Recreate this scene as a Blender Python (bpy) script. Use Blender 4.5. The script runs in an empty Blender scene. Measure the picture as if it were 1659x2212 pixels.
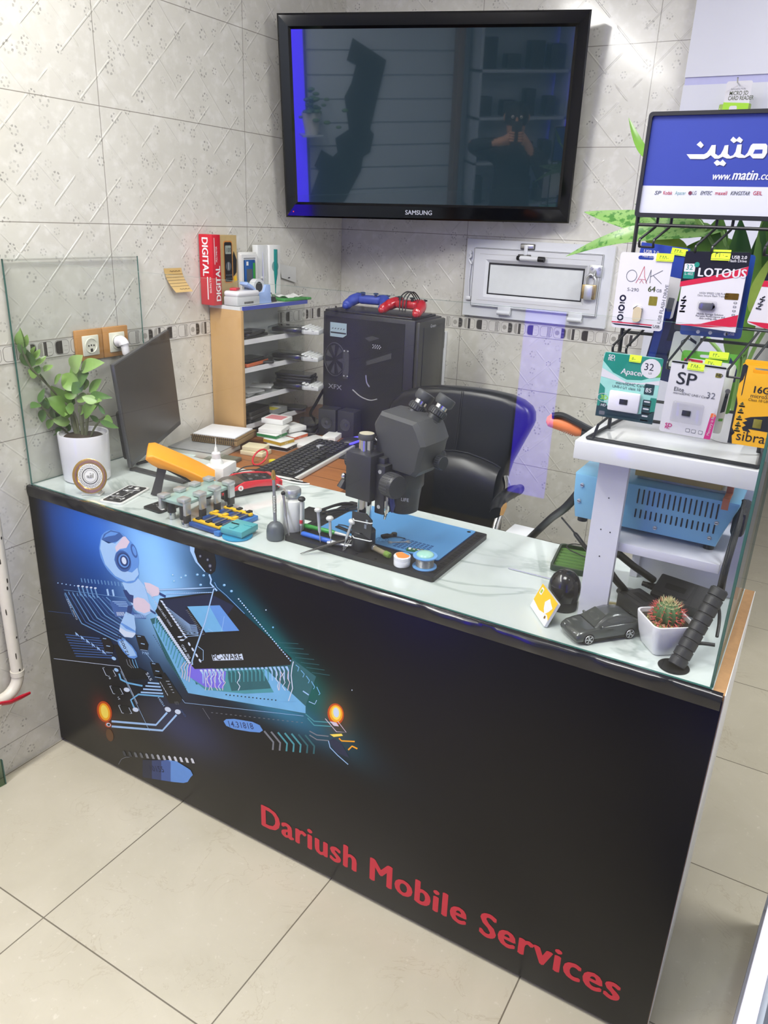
import bpy, bmesh, math, random
from mathutils import Matrix, Vector
random.seed(7)
SC = bpy.context.scene
COL = SC.collection
PI = math.pi
V = Vector

# ---------------------------------------------------------------- camera, light, exposure
CAM = V((1.853, -1.2495, 1.5901))
RIGHT = V((0.86276, 0.50408, 0.03930)); UP = V((-0.21223, 0.29049, 0.93305)); FWD = V((-0.45891, 0.81334, -0.35760))
FPX = 1643.26
cd = bpy.data.cameras.new('camera'); cam = bpy.data.objects.new('camera', cd); COL.objects.link(cam)
cd.sensor_fit = 'VERTICAL'; cd.sensor_height = 36.0; cd.sensor_width = 27.0
cd.lens = 36.0 * FPX / 2212; cd.clip_start = 0.02
m = Matrix.Identity(4)
for i in range(3):
    m[i][0] = RIGHT[i]; m[i][1] = UP[i]; m[i][2] = -FWD[i]; m[i][3] = CAM[i]
cam.matrix_world = m
SC.camera = cam
w = bpy.data.worlds.new('world'); SC.world = w; w.use_nodes = True
w.node_tree.nodes['Background'].inputs[0].default_value = (0.9, 0.95, 1, 1)
w.node_tree.nodes['Background'].inputs[1].default_value = 0.05
def lamp(name, loc, sx, sy, power, col, rot=(0, 0, 0)):
    d = bpy.data.lights.new(name, 'AREA'); d.shape = 'RECTANGLE'; d.size = sx; d.size_y = sy
    d.energy = power; d.color = col
    o = bpy.data.objects.new(name, d); o.location = loc; o.rotation_euler = rot; COL.objects.link(o); return o
lamp('ceiling_lamp', (0.36, -1.1, 2.66), 0.14, 2.3, 35, (1, 0.985, 0.95))
lamp('ceiling_lamp', (1.5, -0.6, 2.66), 0.6, 0.6, 16, (1, 0.985, 0.96))
lamp('ceiling_lamp', (2.7, 0.7, 2.66), 0.6, 0.6, 21, (0.97, 0.98, 1.0))
SC.view_settings.view_transform = 'Standard'; SC.view_settings.look = 'None'
SC.view_settings.gamma = 1; SC.view_settings.use_curve_mapping = False
SC.view_settings.exposure = 0.8
SC.cycles.max_bounces = 10; SC.cycles.transparent_max_bounces = 24
SC.cycles.caustics_reflective = False; SC.cycles.caustics_refractive = False
SC.cycles.use_denoising = True

def at(px, py, ax, val):
    """the point of the photographed place on the real plane x, y or z = val that shows at pixel (px, py)"""
    d = RIGHT * ((px - 829.5) / FPX) + UP * (-(py - 1106) / FPX) + FWD
    i = 'xyz'.index(ax)
    return CAM + d * ((val - CAM[i]) / d[i])

# ---------------------------------------------------------------- node helpers
def sr(r, g=None, b=None):
    if g is None: r, g, b = r
    f = lambda c: (c / 255 / 12.92) if c / 255 <= 0.04045 else ((c / 255 + 0.055) / 1.055) ** 2.4
    return (f(r), f(g), f(b), 1)
class S:
    """a shader socket with arithmetic"""
    def __init__(s, nt, k): s.nt, s.k = nt, k
    def op(s, o, b=None, c=None):
        n = s.nt.nodes.new('ShaderNodeMath'); n.operation = o
        for i, q in enumerate((s, b, c)):
            if q is None: continue
            if isinstance(q, S): s.nt.links.new(q.k, n.inputs[i])
            else: n.inputs[i].default_value = q
        return S(s.nt, n.outputs[0])
    def __add__(s, b): return s.op('ADD', b)
    def __sub__(s, b): return s.op('SUBTRACT', b)
    def __mul__(s, b): return s.op('MULTIPLY', b)
    def __truediv__(s, b): return s.op('DIVIDE', b)
    def lt(s, b): return s.op('LESS_THAN', b)
    def gt(s, b): return s.op('GREATER_THAN', b)
    def abs(s): return s.op('ABSOLUTE')
    def fr(s): return s.op('FRACT')
    def sm(s, a, b):
        n = s.nt.nodes.new('ShaderNodeMapRange'); n.interpolation_type = 'SMOOTHSTEP'
        s.nt.links.new(s.k, n.inputs[0]); n.inputs[1].default_value = a; n.inputs[2].default_value = b
        return S(s.nt, n.outputs[0])
def newmat(name):
    m = bpy.data.materials.new(name); m.use_nodes = True
    nt = m.node_tree; return m, nt, nt.nodes['Principled BSDF']
def coords(nt, kind='Object'):
    n = nt.nodes.new('ShaderNodeTexCoord'); sp = nt.nodes.new('ShaderNodeSeparateXYZ')
    nt.links.new(n.outputs[kind], sp.inputs[0])
    return n.outputs[kind], [S(nt, k) for k in sp.outputs]
def vec(nt, x, y, z=0.0):
    n = nt.nodes.new('ShaderNodeCombineXYZ')
    for i, q in enumerate((x, y, z)):
        if isinstance(q, S): nt.links.new(q.k, n.inputs[i])
        else: n.inputs[i].default_value = q
    return n.outputs[0]
def noise(nt, co, scale, detail=3, rough=0.55, dist=0):
    n = nt.nodes.new('ShaderNodeTexNoise'); n.inputs['Scale'].default_value = scale
    n.inputs['Detail'].default_value = detail; n.inputs['Roughness'].default_value = rough
    n.inputs['Distortion'].default_value = dist
    if co is not None: nt.links.new(co, n.inputs['Vector'])
    return S(nt, n.outputs[0])
def mixc(nt, fac, a, b, blend='MIX'):
    n = nt.nodes.new('ShaderNodeMix'); n.data_type = 'RGBA'; n.blend_type = blend
    for i, q in ((0, fac), (6, a), (7, b)):
        if isinstance(q, S): nt.links.new(q.k, n.inputs[i])
        elif hasattr(q, 'is_output'): nt.links.new(q, n.inputs[i])
        else: n.inputs[i].default_value = q
    return n.outputs[2]
def bump(nt, h, p, strength=0.3, dist=0.002):
    n = nt.nodes.new('ShaderNodeBump'); n.inputs['Strength'].default_value = strength; n.inputs['Distance'].default_value = dist
    nt.links.new(h.k if isinstance(h, S) else h, n.inputs['Height']); nt.links.new(n.outputs[0], p.inputs['Normal'])
MATS = {}
def pm(name, col, rough=0.5, metal=0.0, var=0.06, scale=40, bmp=0.0, coat=0.0, trans=0.0, spec=0.5, emit=0.0):
    """a principled material whose colour varies a little with object-space noise"""
    if name in MATS: return MATS[name]
    m, nt, p = newmat(name)
    c = sr(*col)
    co, _ = coords(nt)
    n = noise(nt, co, scale, 3)
    lo = tuple(max(0, q * (1 - var)) for q in c[:3]) + (1,); hi = tuple(min(1, q * (1 + var)) for q in c[:3]) + (1,)
    k = mixc(nt, n, lo, hi); nt.links.new(k, p.inputs['Base Color'])
    p.inputs['Roughness'].default_value = rough; p.inputs['Metallic'].default_value = metal
    p.inputs['Coat Weight'].default_value = coat; p.inputs['Coat Roughness'].default_value = 0.08
    p.inputs['Specular IOR Level'].default_value = spec
    if trans: p.inputs['Transmission Weight'].default_value = trans
    if emit: nt.links.new(k, p.inputs['Emission Color']); p.inputs['Emission Strength'].default_value = emit
    if bmp: bump(nt, noise(nt, co, scale * 4, 2), p, bmp, 0.001)
    MATS[name] = m; return m
def clear(name, tint, ior=1.45, refl=1.0, rough=0.0):
    """thin clear sheet: see-through with Fresnel reflection"""
    if name in MATS: return MATS[name]
    m, nt, p = newmat(name); nt.nodes.remove(p)
    t = nt.nodes.new('ShaderNodeBsdfTransparent'); t.inputs[0].default_value = tint
    g = nt.nodes.new('ShaderNodeBsdfGlossy'); g.inputs['Roughness'].default_value = rough
    fr = nt.nodes.new('ShaderNodeFresnel'); fr.inputs[0].default_value = ior
    co, _ = coords(nt); nz = noise(nt, co, 3, 2)
    ge = nt.nodes.new('ShaderNodeNewGeometry')
    nt.links.new((S(nt, ge.outputs['Backfacing']) * (1 / ior - ior) + ior).k, fr.inputs[0])
    k = S(nt, fr.outputs[0]) * (nz * 0.3 + (refl - 0.15))
    x = nt.nodes.new('ShaderNodeMixShader'); nt.links.new(k.k, x.inputs[0])
    nt.links.new(t.outputs[0], x.inputs[1]); nt.links.new(g.outputs[0], x.inputs[2])
    nt.links.new(x.outputs[0], nt.nodes['Material Output'].inputs[0])
    MATS[name] = m; return m

# ---------------------------------------------------------------- mesh helpers
def fr(o, x, y):
    """frame at o with axes x, y and their normal"""
    x = V(x).normalized(); z = x.cross(V(y)).normalized(); y = z.cross(x)
    m = Matrix.Identity(4)
    for i in range(3): m[i][0] = x[i]; m[i][1] = y[i]; m[i][2] = z[i]; m[i][3] = o[i]
    return m
def TR(x=0, y=0, z=0): return Matrix.Translation((x, y, z))
def RZ(a): return Matrix.Rotation(a, 4, 'Z')
def RX(a): return Matrix.Rotation(a, 4, 'X')
def RY(a): return Matrix.Rotation(a, 4, 'Y')
class MB:
    def __init__(s): s.v = []; s.f = []; s.i = []; s.m = []
    def mi(s, mat):
        if mat not in s.m: s.m.append(mat)
        return s.m.index(mat)
    def add(s, vs, fs, mat, T=None):
        b = len(s.v); k = s.mi(mat)
        s.v += [tuple(T @ V(q)) if T is not None else tuple(q) for q in vs]
        for f in fs: s.f.append([b + j for j in f]); s.i.append(k)
        return s
    def poly(s, pts, mat, T=None):
        pts = [tuple(p) + (0,) * (3 - len(p)) for p in pts]
        return s.add(pts, [list(range(len(pts)))], mat, T)
    def box(s, lo, hi, mat, T=None, bev=0.0, seg=2):
        lo = V(lo); hi = V(hi); c = (lo + hi) / 2; d = hi - lo
        bm = bmesh.new(); bmesh.ops.create_cube(bm, size=1)
        for q in bm.verts: q.co = V((q.co.x * d.x, q.co.y * d.y, q.co.z * d.z)) + c
        bev = min(bev, min(d) * 0.49)
        if bev > 0: bmesh.ops.bevel(bm, geom=list(bm.edges), offset=bev, segments=seg, profile=0.5, affect='EDGES')
        return s.bm(bm, mat, T)
    def bm(s, bm, mat, T=None):
        bm.verts.index_update()
        s.add([q.co.copy() for q in bm.verts], [[q.index for q in f.verts] for f in bm.faces], mat, T); bm.free(); return s
    def prism(s, pts, h, mat, T=None, bev=0.0, h0=0.0, side=None):
        """2-D outline raised from h0 to h along local z"""
        a = sum(pts[i][0] * pts[(i + 1) % len(pts)][1] - pts[(i + 1) % len(pts)][0] * pts[i][1] for i in range(len(pts)))
        if a < 0: pts = pts[::-1]
        n = len(pts)
        if bev:
            bm = bmesh.new()
            lo = [bm.verts.new((p[0], p[1], h0)) for p in pts]; f = bm.faces.new(lo[::-1])
            r = bmesh.ops.extrude_face_region(bm, geom=[f])
            for q in r['geom']:
                if isinstance(q, bmesh.types.BMVert): q.co.z = h
            bmesh.ops.recalc_face_normals(bm, faces=list(bm.faces))
            bmesh.ops.bevel(bm, geom=[e for e in bm.edges if abs(e.verts[0].co.z - e.verts[1].co.z) < 1e-7], offset=bev, segments=2, profile=0.5, affect='EDGES')
            return s.bm(bm, mat, T)
        vs = [(p[0], p[1], h0) for p in pts] + [(p[0], p[1], h) for p in pts]
        s.add(vs, [list(range(n))[::-1], list(range(n, 2 * n))], mat, T)
        return s.add(vs, [[i, (i + 1) % n, n + (i + 1) % n, n + i] for i in range(n)], side or mat, T)
    def lathe(s, prof, mat, T=None, n=24):
        vs = []; fs = []; rows = []
        for r, z in prof:
            if r < 1e-6: rows.append([len(vs)]); vs.append((0, 0, z))
            else:
                rows.append(list(range(len(vs), len(vs) + n)))
                vs += [(r * math.cos(2 * PI * k / n), r * math.sin(2 * PI * k / n), z) for k in range(n)]
        for a, b in zip(rows, rows[1:]):
            for k in range(n):
                k2 = (k + 1) % n
                if len(a) == 1 and len(b) == 1: continue
                if len(a) == 1: fs.append([a[0], b[k2], b[k]])
                elif len(b) == 1: fs.append([a[k], a[k2], b[0]])
                else: fs.append([a[k], a[k2], b[k2], b[k]])
        return s.add(vs, fs, mat, T)
    def cyl(s, p0, p1, r, mat, n=16, r2=None, T=None):
        p0 = V(p0); p1 = V(p1); d = p1 - p0
        q = d.normalized().to_track_quat('Z', 'Y').to_matrix().to_4x4(); q.translation = p0
        if T is not None: q = T @ q
        r2 = r if r2 is None else r2
        return s.lathe([(0, 0), (r, 0), (r2, d.length), (0, d.length)], mat, q, n)
    def tube(s, path, r, mat, n=8, T=None, closed=False, flat=1.0):
        path = [V(p) for p in path]; N = len(path); rs = r if isinstance(r, (list, tuple)) else [r] * N
        vs = []; fs = []; u = None
        for i, p in enumerate(path):
            a = path[(i - 1) % N] if closed or i else p; b = path[(i + 1) % N] if closed or i < N - 1 else p
            t = (b - a).normalized()
            if u is None: u = t.orthogonal().normalized()
            u = (u - t * u.dot(t)).normalized(); w_ = t.cross(u)
            vs += [p + (u * math.cos(2 * PI * k / n) + w_ * (math.sin(2 * PI * k / n) * flat)) * rs[i] for k in range(n)]
        for i in range(N if closed else N - 1):
            j = (i + 1) % N
            for k in range(n): fs.append([i * n + k, i * n + (k + 1) % n, j * n + (k + 1) % n, j * n + k])
        if not closed: fs.append(list(range(n))[::-1]); fs.append([(N - 1) * n + k for k in range(n)])
        return s.add(vs, fs, mat, T)
    def ball(s, c, r, mat, T=None, n=20, sc=(1, 1, 1), lo=-90, hi=90):
        pr = [];k = 10
        for i in range(k + 1):
            a = math.radians(lo + (hi - lo) * i / k); pr.append((max(0.0, math.cos(a)) * 1.0, math.sin(a)))
        q = TR(*c) @ Matrix.Diagonal((r * sc[0], r * sc[1], r * sc[2], 1))
        return s.lathe([(p if p[0] > 1e-4 else (0, p[1])) for p in pr], mat, T @ q if T is not None else q, n)
    def sheet(s, rows, mat, T=None):
        n = len(rows[0]); vs = [p for r in rows for p in r]
        return s.add(vs, [[i * n + k, i * n + k + 1, (i + 1) * n + k + 1, (i + 1) * n + k] for i in range(len(rows) - 1) for k in range(n - 1)], mat, T)
    def text(s, txt, size, mat, T=None, bold=0.0, align='LEFT', sx=1.0, shear=0.0, h=0.0):
        cu = bpy.data.curves.new('t', 'FONT'); cu.body = txt; cu.size = size; cu.align_x = align; cu.offset = (bold if bold <= 0.012 else 0.0) * size; cu.shear = shear
        cu.resolution_u = 3
        if bold > 0.03: cu.space_character = 1.08
        o = bpy.data.objects.new('t', cu); COL.objects.link(o)
        dg = bpy.context.evaluated_depsgraph_get(); dg.update()
        me = bpy.data.meshes.new_from_object(o.evaluated_get(dg))
        vs = [(q.co.x * sx, q.co.y, h) for q in me.vertices]; fs = [list(p.vertices) for p in me.polygons]
        if bold > 0.012:      # heavier strokes: the same letters laid side by side
            n0 = len(vs); v0 = list(vs); f0 = list(fs)
            for j, (dx, dy) in enumerate(((-1, 0), (1, 0), (0, .45), (0, -.45), (-.5, .2), (.5, .2))):
                vs += [(x + dx * bold * size, y + dy * bold * size, z + 1.1e-5 * (j + 1)) for x, y, z in v0]; fs += [[i + n0 * (j + 1) for i in f] for f in f0]
        bpy.data.objects.remove(o); bpy.data.curves.remove(cu); bpy.data.meshes.remove(me)
        return s.add(vs, fs, mat, T)
    def build(s, name, parent=None, ang=35, loc=None, flat=False):
        me = bpy.data.meshes.new(name); me.from_pydata(s.v, [], s.f)
        for q in s.m: me.materials.append(q)
        me.polygons.foreach_set('material_index', s.i)
        me.update(calc_edges=True)
        if not flat:
            me.shade_smooth(); me.set_sharp_from_angle(angle=math.radians(ang))
        o = bpy.data.objects.new(name, me); COL.objects.link(o)
        if parent: o.parent = parent
        if loc is not None: o.location = loc
        return o
def tag(o, label, cat, group=None):
    o['label'] = label; o['category'] = cat
    if group: o['group'] = group
    return o
def thing(name, label, cat, loc=(0, 0, 0), rz=0.0, group=None):
    o = bpy.data.objects.new(name, None); o.empty_display_size = 0.02; COL.objects.link(o)
    o.location = loc; o.rotation_euler = (0, 0, rz); return tag(o, label, cat, group)
def struct(o): o['kind'] = 'structure'; return o
def copy_thing(o, label=None, loc=None, rz=None):
    """a copy of a thing, its parts and their sub-parts"""
    def rec(a, par):
        c = a.copy(); COL.objects.link(c)
        if par is not None: c.parent = par
        for ch in list(a.children): rec(ch, c)
        return c
    c = rec(o, None)
    if label: c['label'] = label
    if loc is not None: c.location = loc
    if rz is not None: c.rotation_euler = (0, 0, rz)
    return c
def arc(cx, cy, r, a0, a1, n=6, ry=None):
    return [(cx + r * math.cos(math.radians(a0 + (a1 - a0) * k / n)), cy + (ry or r) * math.sin(math.radians(a0 + (a1 - a0) * k / n))) for k in range(n + 1)]
def rrect(x0, y0, x1, y1, r, n=4):
    return arc(x1 - r, y0 + r, r, -90, 0, n) + arc(x1 - r, y1 - r, r, 0, 90, n) + arc(x0 + r, y1 - r, r, 90, 180, n) + arc(x0 + r, y0 + r, r, 180, 270, n)
def smoothpath(pts, k=6):
    """Catmull-Rom through points"""
    P = [V(p) for p in pts]; P = [P[0] * 2 - P[1]] + P + [P[-1] * 2 - P[-2]]; out = []
    for i in range(1, len(P) - 2):
        a, b, c, d = P[i - 1:i + 3]
        for j in range(k):
            t = j / k
            out.append(0.5 * ((2 * b) + (c - a) * t + (2 * a - 5 * b + 4 * c - d) * t * t + (3 * b - a - 3 * c + d) * t ** 3))
    return out + [P[-2]]
H = 0.861      # counter top height
YB = 1.578     # back wall
LX = 1.826     # counter length
DK = 0.84      # desk top height
# ================================================================ the room
def tile_mat(name, ia, ja, joint0):
    m, nt, p = newmat(name)
    co, xyz = coords(nt)
    a = xyz[ia]; b = xyz[2]
    v2 = vec(nt, a, b)
    base = mixc(nt, noise(nt, v2, 5, 5, 0.6), sr(194, 191, 180), sr(221, 219, 210))
    base = mixc(nt, noise(nt, v2, 28, 3).sm(0.45, 0.75) * 0.5, base, sr(228, 226, 220))
    # little grey flower rings
    vo = nt.nodes.new('ShaderNodeTexVoronoi'); vo.voronoi_dimensions = '2D'; vo.inputs['Scale'].default_value = 19
    nt.links.new(v2, vo.inputs['Vector'])
    sp = nt.nodes.new('ShaderNodeSeparateXYZ'); nt.links.new(vo.outputs['Position'], sp.inputs[0])
    dx = (a - S(nt, sp.outputs[0])) * 19; dy = (b - S(nt, sp.outputs[1])) * 19
    r = (dx * dx + dy * dy).op('SQRT'); th = dy.op('ARCTAN2', dx)
    sc = nt.nodes.new('ShaderNodeSeparateColor'); nt.links.new(vo.outputs['Color'], sc.inputs[0])
    rnd = S(nt, sc.outputs[0]); rnd2 = S(nt, sc.outputs[1])
    R = rnd2 * 0.09 + 0.15
    ring = (r - R).abs().lt(rnd2 * 0.02 + 0.035)
    pet = (th * 6 + rnd * 9).op('COSINE').gt(-0.2)
    fl = ring * pet * rnd.sm(0.15, 0.9) * noise(nt, v2, 60, 2).sm(0.3, 0.6)
    base = mixc(nt, fl * 0.72, base, sr(134, 131, 126))
    # tile joints
    jx = ((a - joint0) / 0.607).fr(); jl = (jx - 0.5).abs().gt(0.4981)
    zb = b.gt(1.225)
    jz = ((b - 1.8506 + zb * 0 - (zb * -1 + 1) * 0.0484) / 0.3008).fr(); jm = (jz - 0.5).abs().gt(0.4962)
    j = jl.op('MAXIMUM', jm)
    base = mixc(nt, j * 0.8, base, sr(122, 116, 106))
    nt.links.new(base, p.inputs['Base Color'])
    # raised diagonal lattice
    hgt = None
    for k, u in enumerate((a + b - (joint0 + 1.8506), a - b - (joint0 - 1.8506))):
        q = (u / 0.1504 + 0.5).fr()
        ln = (q - 0.5).abs() * -1 + 0.5
        ridge = ln.sm(0.012, 0.03) * -1 + 1
        brk = noise(nt, vec(nt, (a + b) * 1.0 + k * 3, a - b), 6.5, 1).sm(0.44, 0.5)
        w_ = ridge * brk
        hgt = w_ if hgt is None else hgt.op('MAXIMUM', w_)
    hh = hgt * 1.0 + j * -0.6 + noise(nt, v2, 12, 2) * 0.12
    bump(nt, hh, p, 0.4, 0.0022)
    p.inputs['Roughness'].default_value = 0.22; p.inputs['Coat Weight'].default_value = 0.25; p.inputs['Coat Roughness'].default_value = 0.1
    return m
TL = tile_mat('left_tiles', 1, 2, YB - 0.607); TB = tile_mat('back_tiles', 0, 2, 0.5706)
YF = -2.6; XR = 3.5; ZC = 2.72
def wallbox(name, lo, hi, mat):
    return struct(MB().box(lo, hi, mat).build(name, flat=True))
wallbox('wall_left', (-0.12, YF - 0.1, 0), (0, YB, ZC), TL)
XB = 1.60; YE = 5.0
wallbox('wall_back', (-0.12, YB, 0), (XB, YB + 0.12, ZC), TB)
white = pm('white_paint', (226, 226, 224), 0.6, var=0.03, scale=3)
wallbox('wall_right', (XR, YF - 0.1, 0), (XR + 0.1, YE + 0.12, ZC), white)
wallbox('wall_passage', (XB - .1, YB + 0.12, 0), (XB, YE, ZC), white)
wallbox('wall_far', (XB - .1, YE, 0), (XR, YE + 0.12, ZC), white)
wallbox('ceiling', (-0.12, YF - 0.1, ZC), (XR + 0.1, YE + 0.12, ZC + 0.1), white)
def floor_mat():
    m, nt, p = newmat('marble_floor'); co, (x, y, z) = coords(nt)
    X0, Y0, s = 0.5198, -0.461, 0.5155
    fx = ((x - X0) / s); fy = ((y - Y0) / s)
    cell = vec(nt, fx.op('FLOOR') * 3.7, fy.op('FLOOR') * 5.3, 0)
    add = nt.nodes.new('ShaderNodeVectorMath'); add.operation = 'ADD'; nt.links.new(co, add.inputs[0]); nt.links.new(cell, add.inputs[1])
    c2 = add.outputs[0]
    base = mixc(nt, noise(nt, c2, 3.5, 6, 0.6, 0.6), sr(178, 171, 149), sr(206, 199, 179))
    n1 = noise(nt, c2, 5, 6, 0.62, 1.2); vein = (n1 - 0.5).abs().sm(0.0, 0.012) * -1 + 1
    base = mixc(nt, vein * noise(nt, c2, 4, 2).sm(0.4, 0.7) * 0.5, base, sr(168, 156, 132))
    base = mixc(nt, noise(nt, c2, 45, 4, 0.7).sm(0.6, 0.75) * 0.35, base, sr(232, 226, 212))
    j = (fx.fr() - 0.5).abs().gt(0.4968).op('MAXIMUM', (fy.fr() - 0.5).abs().gt(0.4968))
    base = mixc(nt, j * 0.85, base, sr(92, 84, 70))
    nt.links.new(base, p.inputs['Base Color']); p.inputs['Roughness'].default_value = 0.3
    bump(nt, j * -1 + noise(nt, c2, 30, 3) * 0.1, p, 0.25, 0.002)
    return m
wallbox('floor', (-0.12, YF - 0.1, -0.1), (XR + 0.1, YE + 0.12, 0), floor_mat())
# decor border: glazed strip with rounded squares
cream = pm('border_cream', (214, 211, 204), 0.25, var=0.05)
ink = pm('border_ink', (70, 66, 62), 0.3, var=0.35, scale=160)
mid = pm('border_grey', (164, 160, 152), 0.3, var=0.2, scale=120)
line = pm('border_line', (96, 92, 88), 0.4)
def border(name, T, length):
    q = MB(); z0, z1 = 0.0, 0.0492
    q.box((0, z0, 0), (length, z1, 0.0015), cream, T)
    q.box((0, z1 - 0.0018, 0.0015), (length, z1, 0.0019), mid, T); q.box((0, z0, 0.0015), (length, z0 + 0.0012, 0.0019), mid, T)
    rnd = random.Random(3); x = 0.008; k = 0; hh = 0.0016
    while x + 0.05 < length:
        W_ = 0.047; a, b, c, d = x, z0 + 0.0045, x + W_, z1 - 0.005
        q.prism(rrect(a, b, c, d, 0.011), 0.0018, line, T, h0=0.0015)
        q.prism(rrect(a + 0.001, b + 0.001, c - 0.001, d - 0.001, 0.0102), 0.0020, cream, T, h0=0.0015)
        t = k % 4; h1 = 0.0022
        L = rrect(a + 0.002, b + 0.002, c - 0.002, d - 0.002, 0.0095)
        xm = a + W_ * (0.52 if t != 2 else 0.62)
        if t == 0: q.prism([(min(u, xm), v) for u, v in L], h1, ink, T, h0=0.0015)
        elif t == 1:
            for i in range(3): q.box((a + 0.028 + i * 0.005, b + 0.002, 0.0015), (a + 0.030 + i * 0.005, d - 0.002, h1), line, T)
        elif t == 2:
            q.prism([(max(u, xm), v) for u, v in L], h1, ink, T, h0=0.0015)
            q.prism(arc(a + 0.014, (b + d) / 2, 0.009, 0, 330, 9), h1, mid, T, h0=0.0015)
        else:
            q.prism([(a + 0.017, b + 0.001), (a + 0.027, b + 0.001), (a + 0.027, d - 0.001), (a + 0.017, d - 0.001)], h1, ink, T, h0=0.0015)
            q.prism([(min(u, a + 0.013), v) for u, v in L], h1, mid, T, h0=0.0015)
        for i in range(2):
            yy = b + 0.01 + 0.012 * i; q.box((c - 0.017, yy, 0.0015), (c - 0.006, yy + 0.001, h1 + 0.0001), mid, T)
        x += 0.0525; k += 1
    return struct(q.build(name, flat=True))
border('trim_1', fr((0.0, YF, 1.2), (0, 1, 0), (0, 0, 1)), YB - YF)
border('trim_2', fr((0.0, YB, 1.2), (1, 0, 0), (0, 0, 1)), 1.3)
# ---------------------------------------------------------------- the far side of the shop (seen in the TV and the glass)
slat = pm('slat_white', (168, 178, 194), 0.35, var=0.03, scale=4)
q = MB(); q.box((-0.12, YF - 0.1, 0), (XR, YF, ZC), slat)
for k in range(16): q.box((0.72, YF, 0.06 + k * 0.165), (2.0, YF + 0.015, 0.06 + k * 0.165 + 0.155), slat, bev=0.003, seg=1)
struct(q.build('wall_front', flat=True))
blue_led = pm('blue_led', (70, 40, 255), 0.5, emit=3.2, var=0.02)
dark = pm('matt_black', (24, 24, 26), 0.5, var=0.1)
wd = pm('door_wood', (120, 92, 70), 0.5)
t = thing('light_panel', 'blue backlit strip panel on the wall behind the viewer', 'light panel', (0.47, YF + 0.03, 0))
MB().box((0, 0, 0.2), (0.24, 0.03, 2.3), pm('panel_case', (60, 60, 70), 0.4)).build('case', t)
MB().box((0.015, 0.03, 0.22), (0.225, 0.034, 2.28), blue_led).build('diffuser', t)
t = thing('door_post', 'brown wooden door post behind the viewer', 'post', (1.9, YF + 0.01, 0))
MB().box((0, 0, 0), (0.05, 0.12, 2.5), wd, bev=0.004).build('post', t)
t = thing('display_shelf', 'white wall shelving with dark goods behind the viewer', 'shelf', (2.03, YF + 0.02, 0))
q = MB()
for k in range(7): q.box((0, 0, 0.25 + k * 0.33), (1.2, 0.25, 0.27 + k * 0.33), slat)
for x in (0, 0.75, 1.18): q.box((x, 0, 0), (x + 0.02, 0.25, 2.5), slat)
q.build('frame', t)
q = MB()
for k in range(6): q.box((0.76, 0.002, 0.29 + k * 0.33), (1.15, 0.006, 0.55 + k * 0.33), blue_led)
q.build('backlight', t)
rb = random.Random(4)
for k in range(6):
    for i in range(5):
        x = (2.07, 2.27, 2.47, 2.64, 2.86)[i] + rb.uniform(0, .015)
        tag(MB().box((x, YF + 0.075, 0.2715 + k * 0.33), (x + rb.uniform(.07, .12), YF + 0.19, 0.2715 + k * 0.33 + rb.uniform(.1, .22)), dark, bev=0.008).build('product_box'),
            'dark boxed product on the shelving behind the viewer', 'box', 'products on the shelving behind the viewer')

t = tag(MB().prism([(1.084, 2.115), (1.345, 1.973), (1.217, 1.495), (1.248, 1.461), (1.217, 1.326), (1.16, 1.293), (1.14, 1.189), (1.001, 0.962), (0.961, 0.927), (0.69, 0.954), (0.795, 1.198), (0.758, 1.233), (0.819, 1.351), (0.912, 1.298), (0.95, 1.331), (0.934, 1.432), (1.047, 1.497), (1.014, 1.724), (1.07, 1.818), (1.108, 1.941), (1.036, 1.971)], .012, dark, fr((0, YF + .03, 0), (1, 0, 0), (0, 0, 1))).build('cutout_board', flat=True), 'black window-lettering silhouette on the slatted wall mirrored in the television', 'board')  # shape added behind the viewer, stands in for black window lettering

t = thing('hanging_plant', 'white pot of trailing green leaves mirrored at the television edge', 'plant', (.72, YF + .17, 1.48))
MB().lathe([(0, 0), (.05, 0), (.075, .15), (.07, .15), (.065, .13), (0, .13)], pm('pot_white', (210, 210, 206), .4), n=24).build('pot', t)
q = MB(); g_ = pm('trailing_leaf', (70, 110, 60), .5)
for k in range(46):
    a_ = rb.uniform(0, 6.28); d_ = rb.uniform(.0, .11) + (.1 if k > 34 else 0); q.ball((math.cos(a_) * d_ + (.1 if k > 34 else 0), math.sin(a_) * min(d_, .1), .16 + rb.uniform(-.02, .16) - d_ * .6), rb.uniform(.02, .03), g_, n=8, sc=(1, .6, .5))
q.build('foliage', t)
q = MB(); q.box((-.08, -.17, -.012), (.08, .08, -.0005), slat); q.build('bracket_shelf', t)
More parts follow.
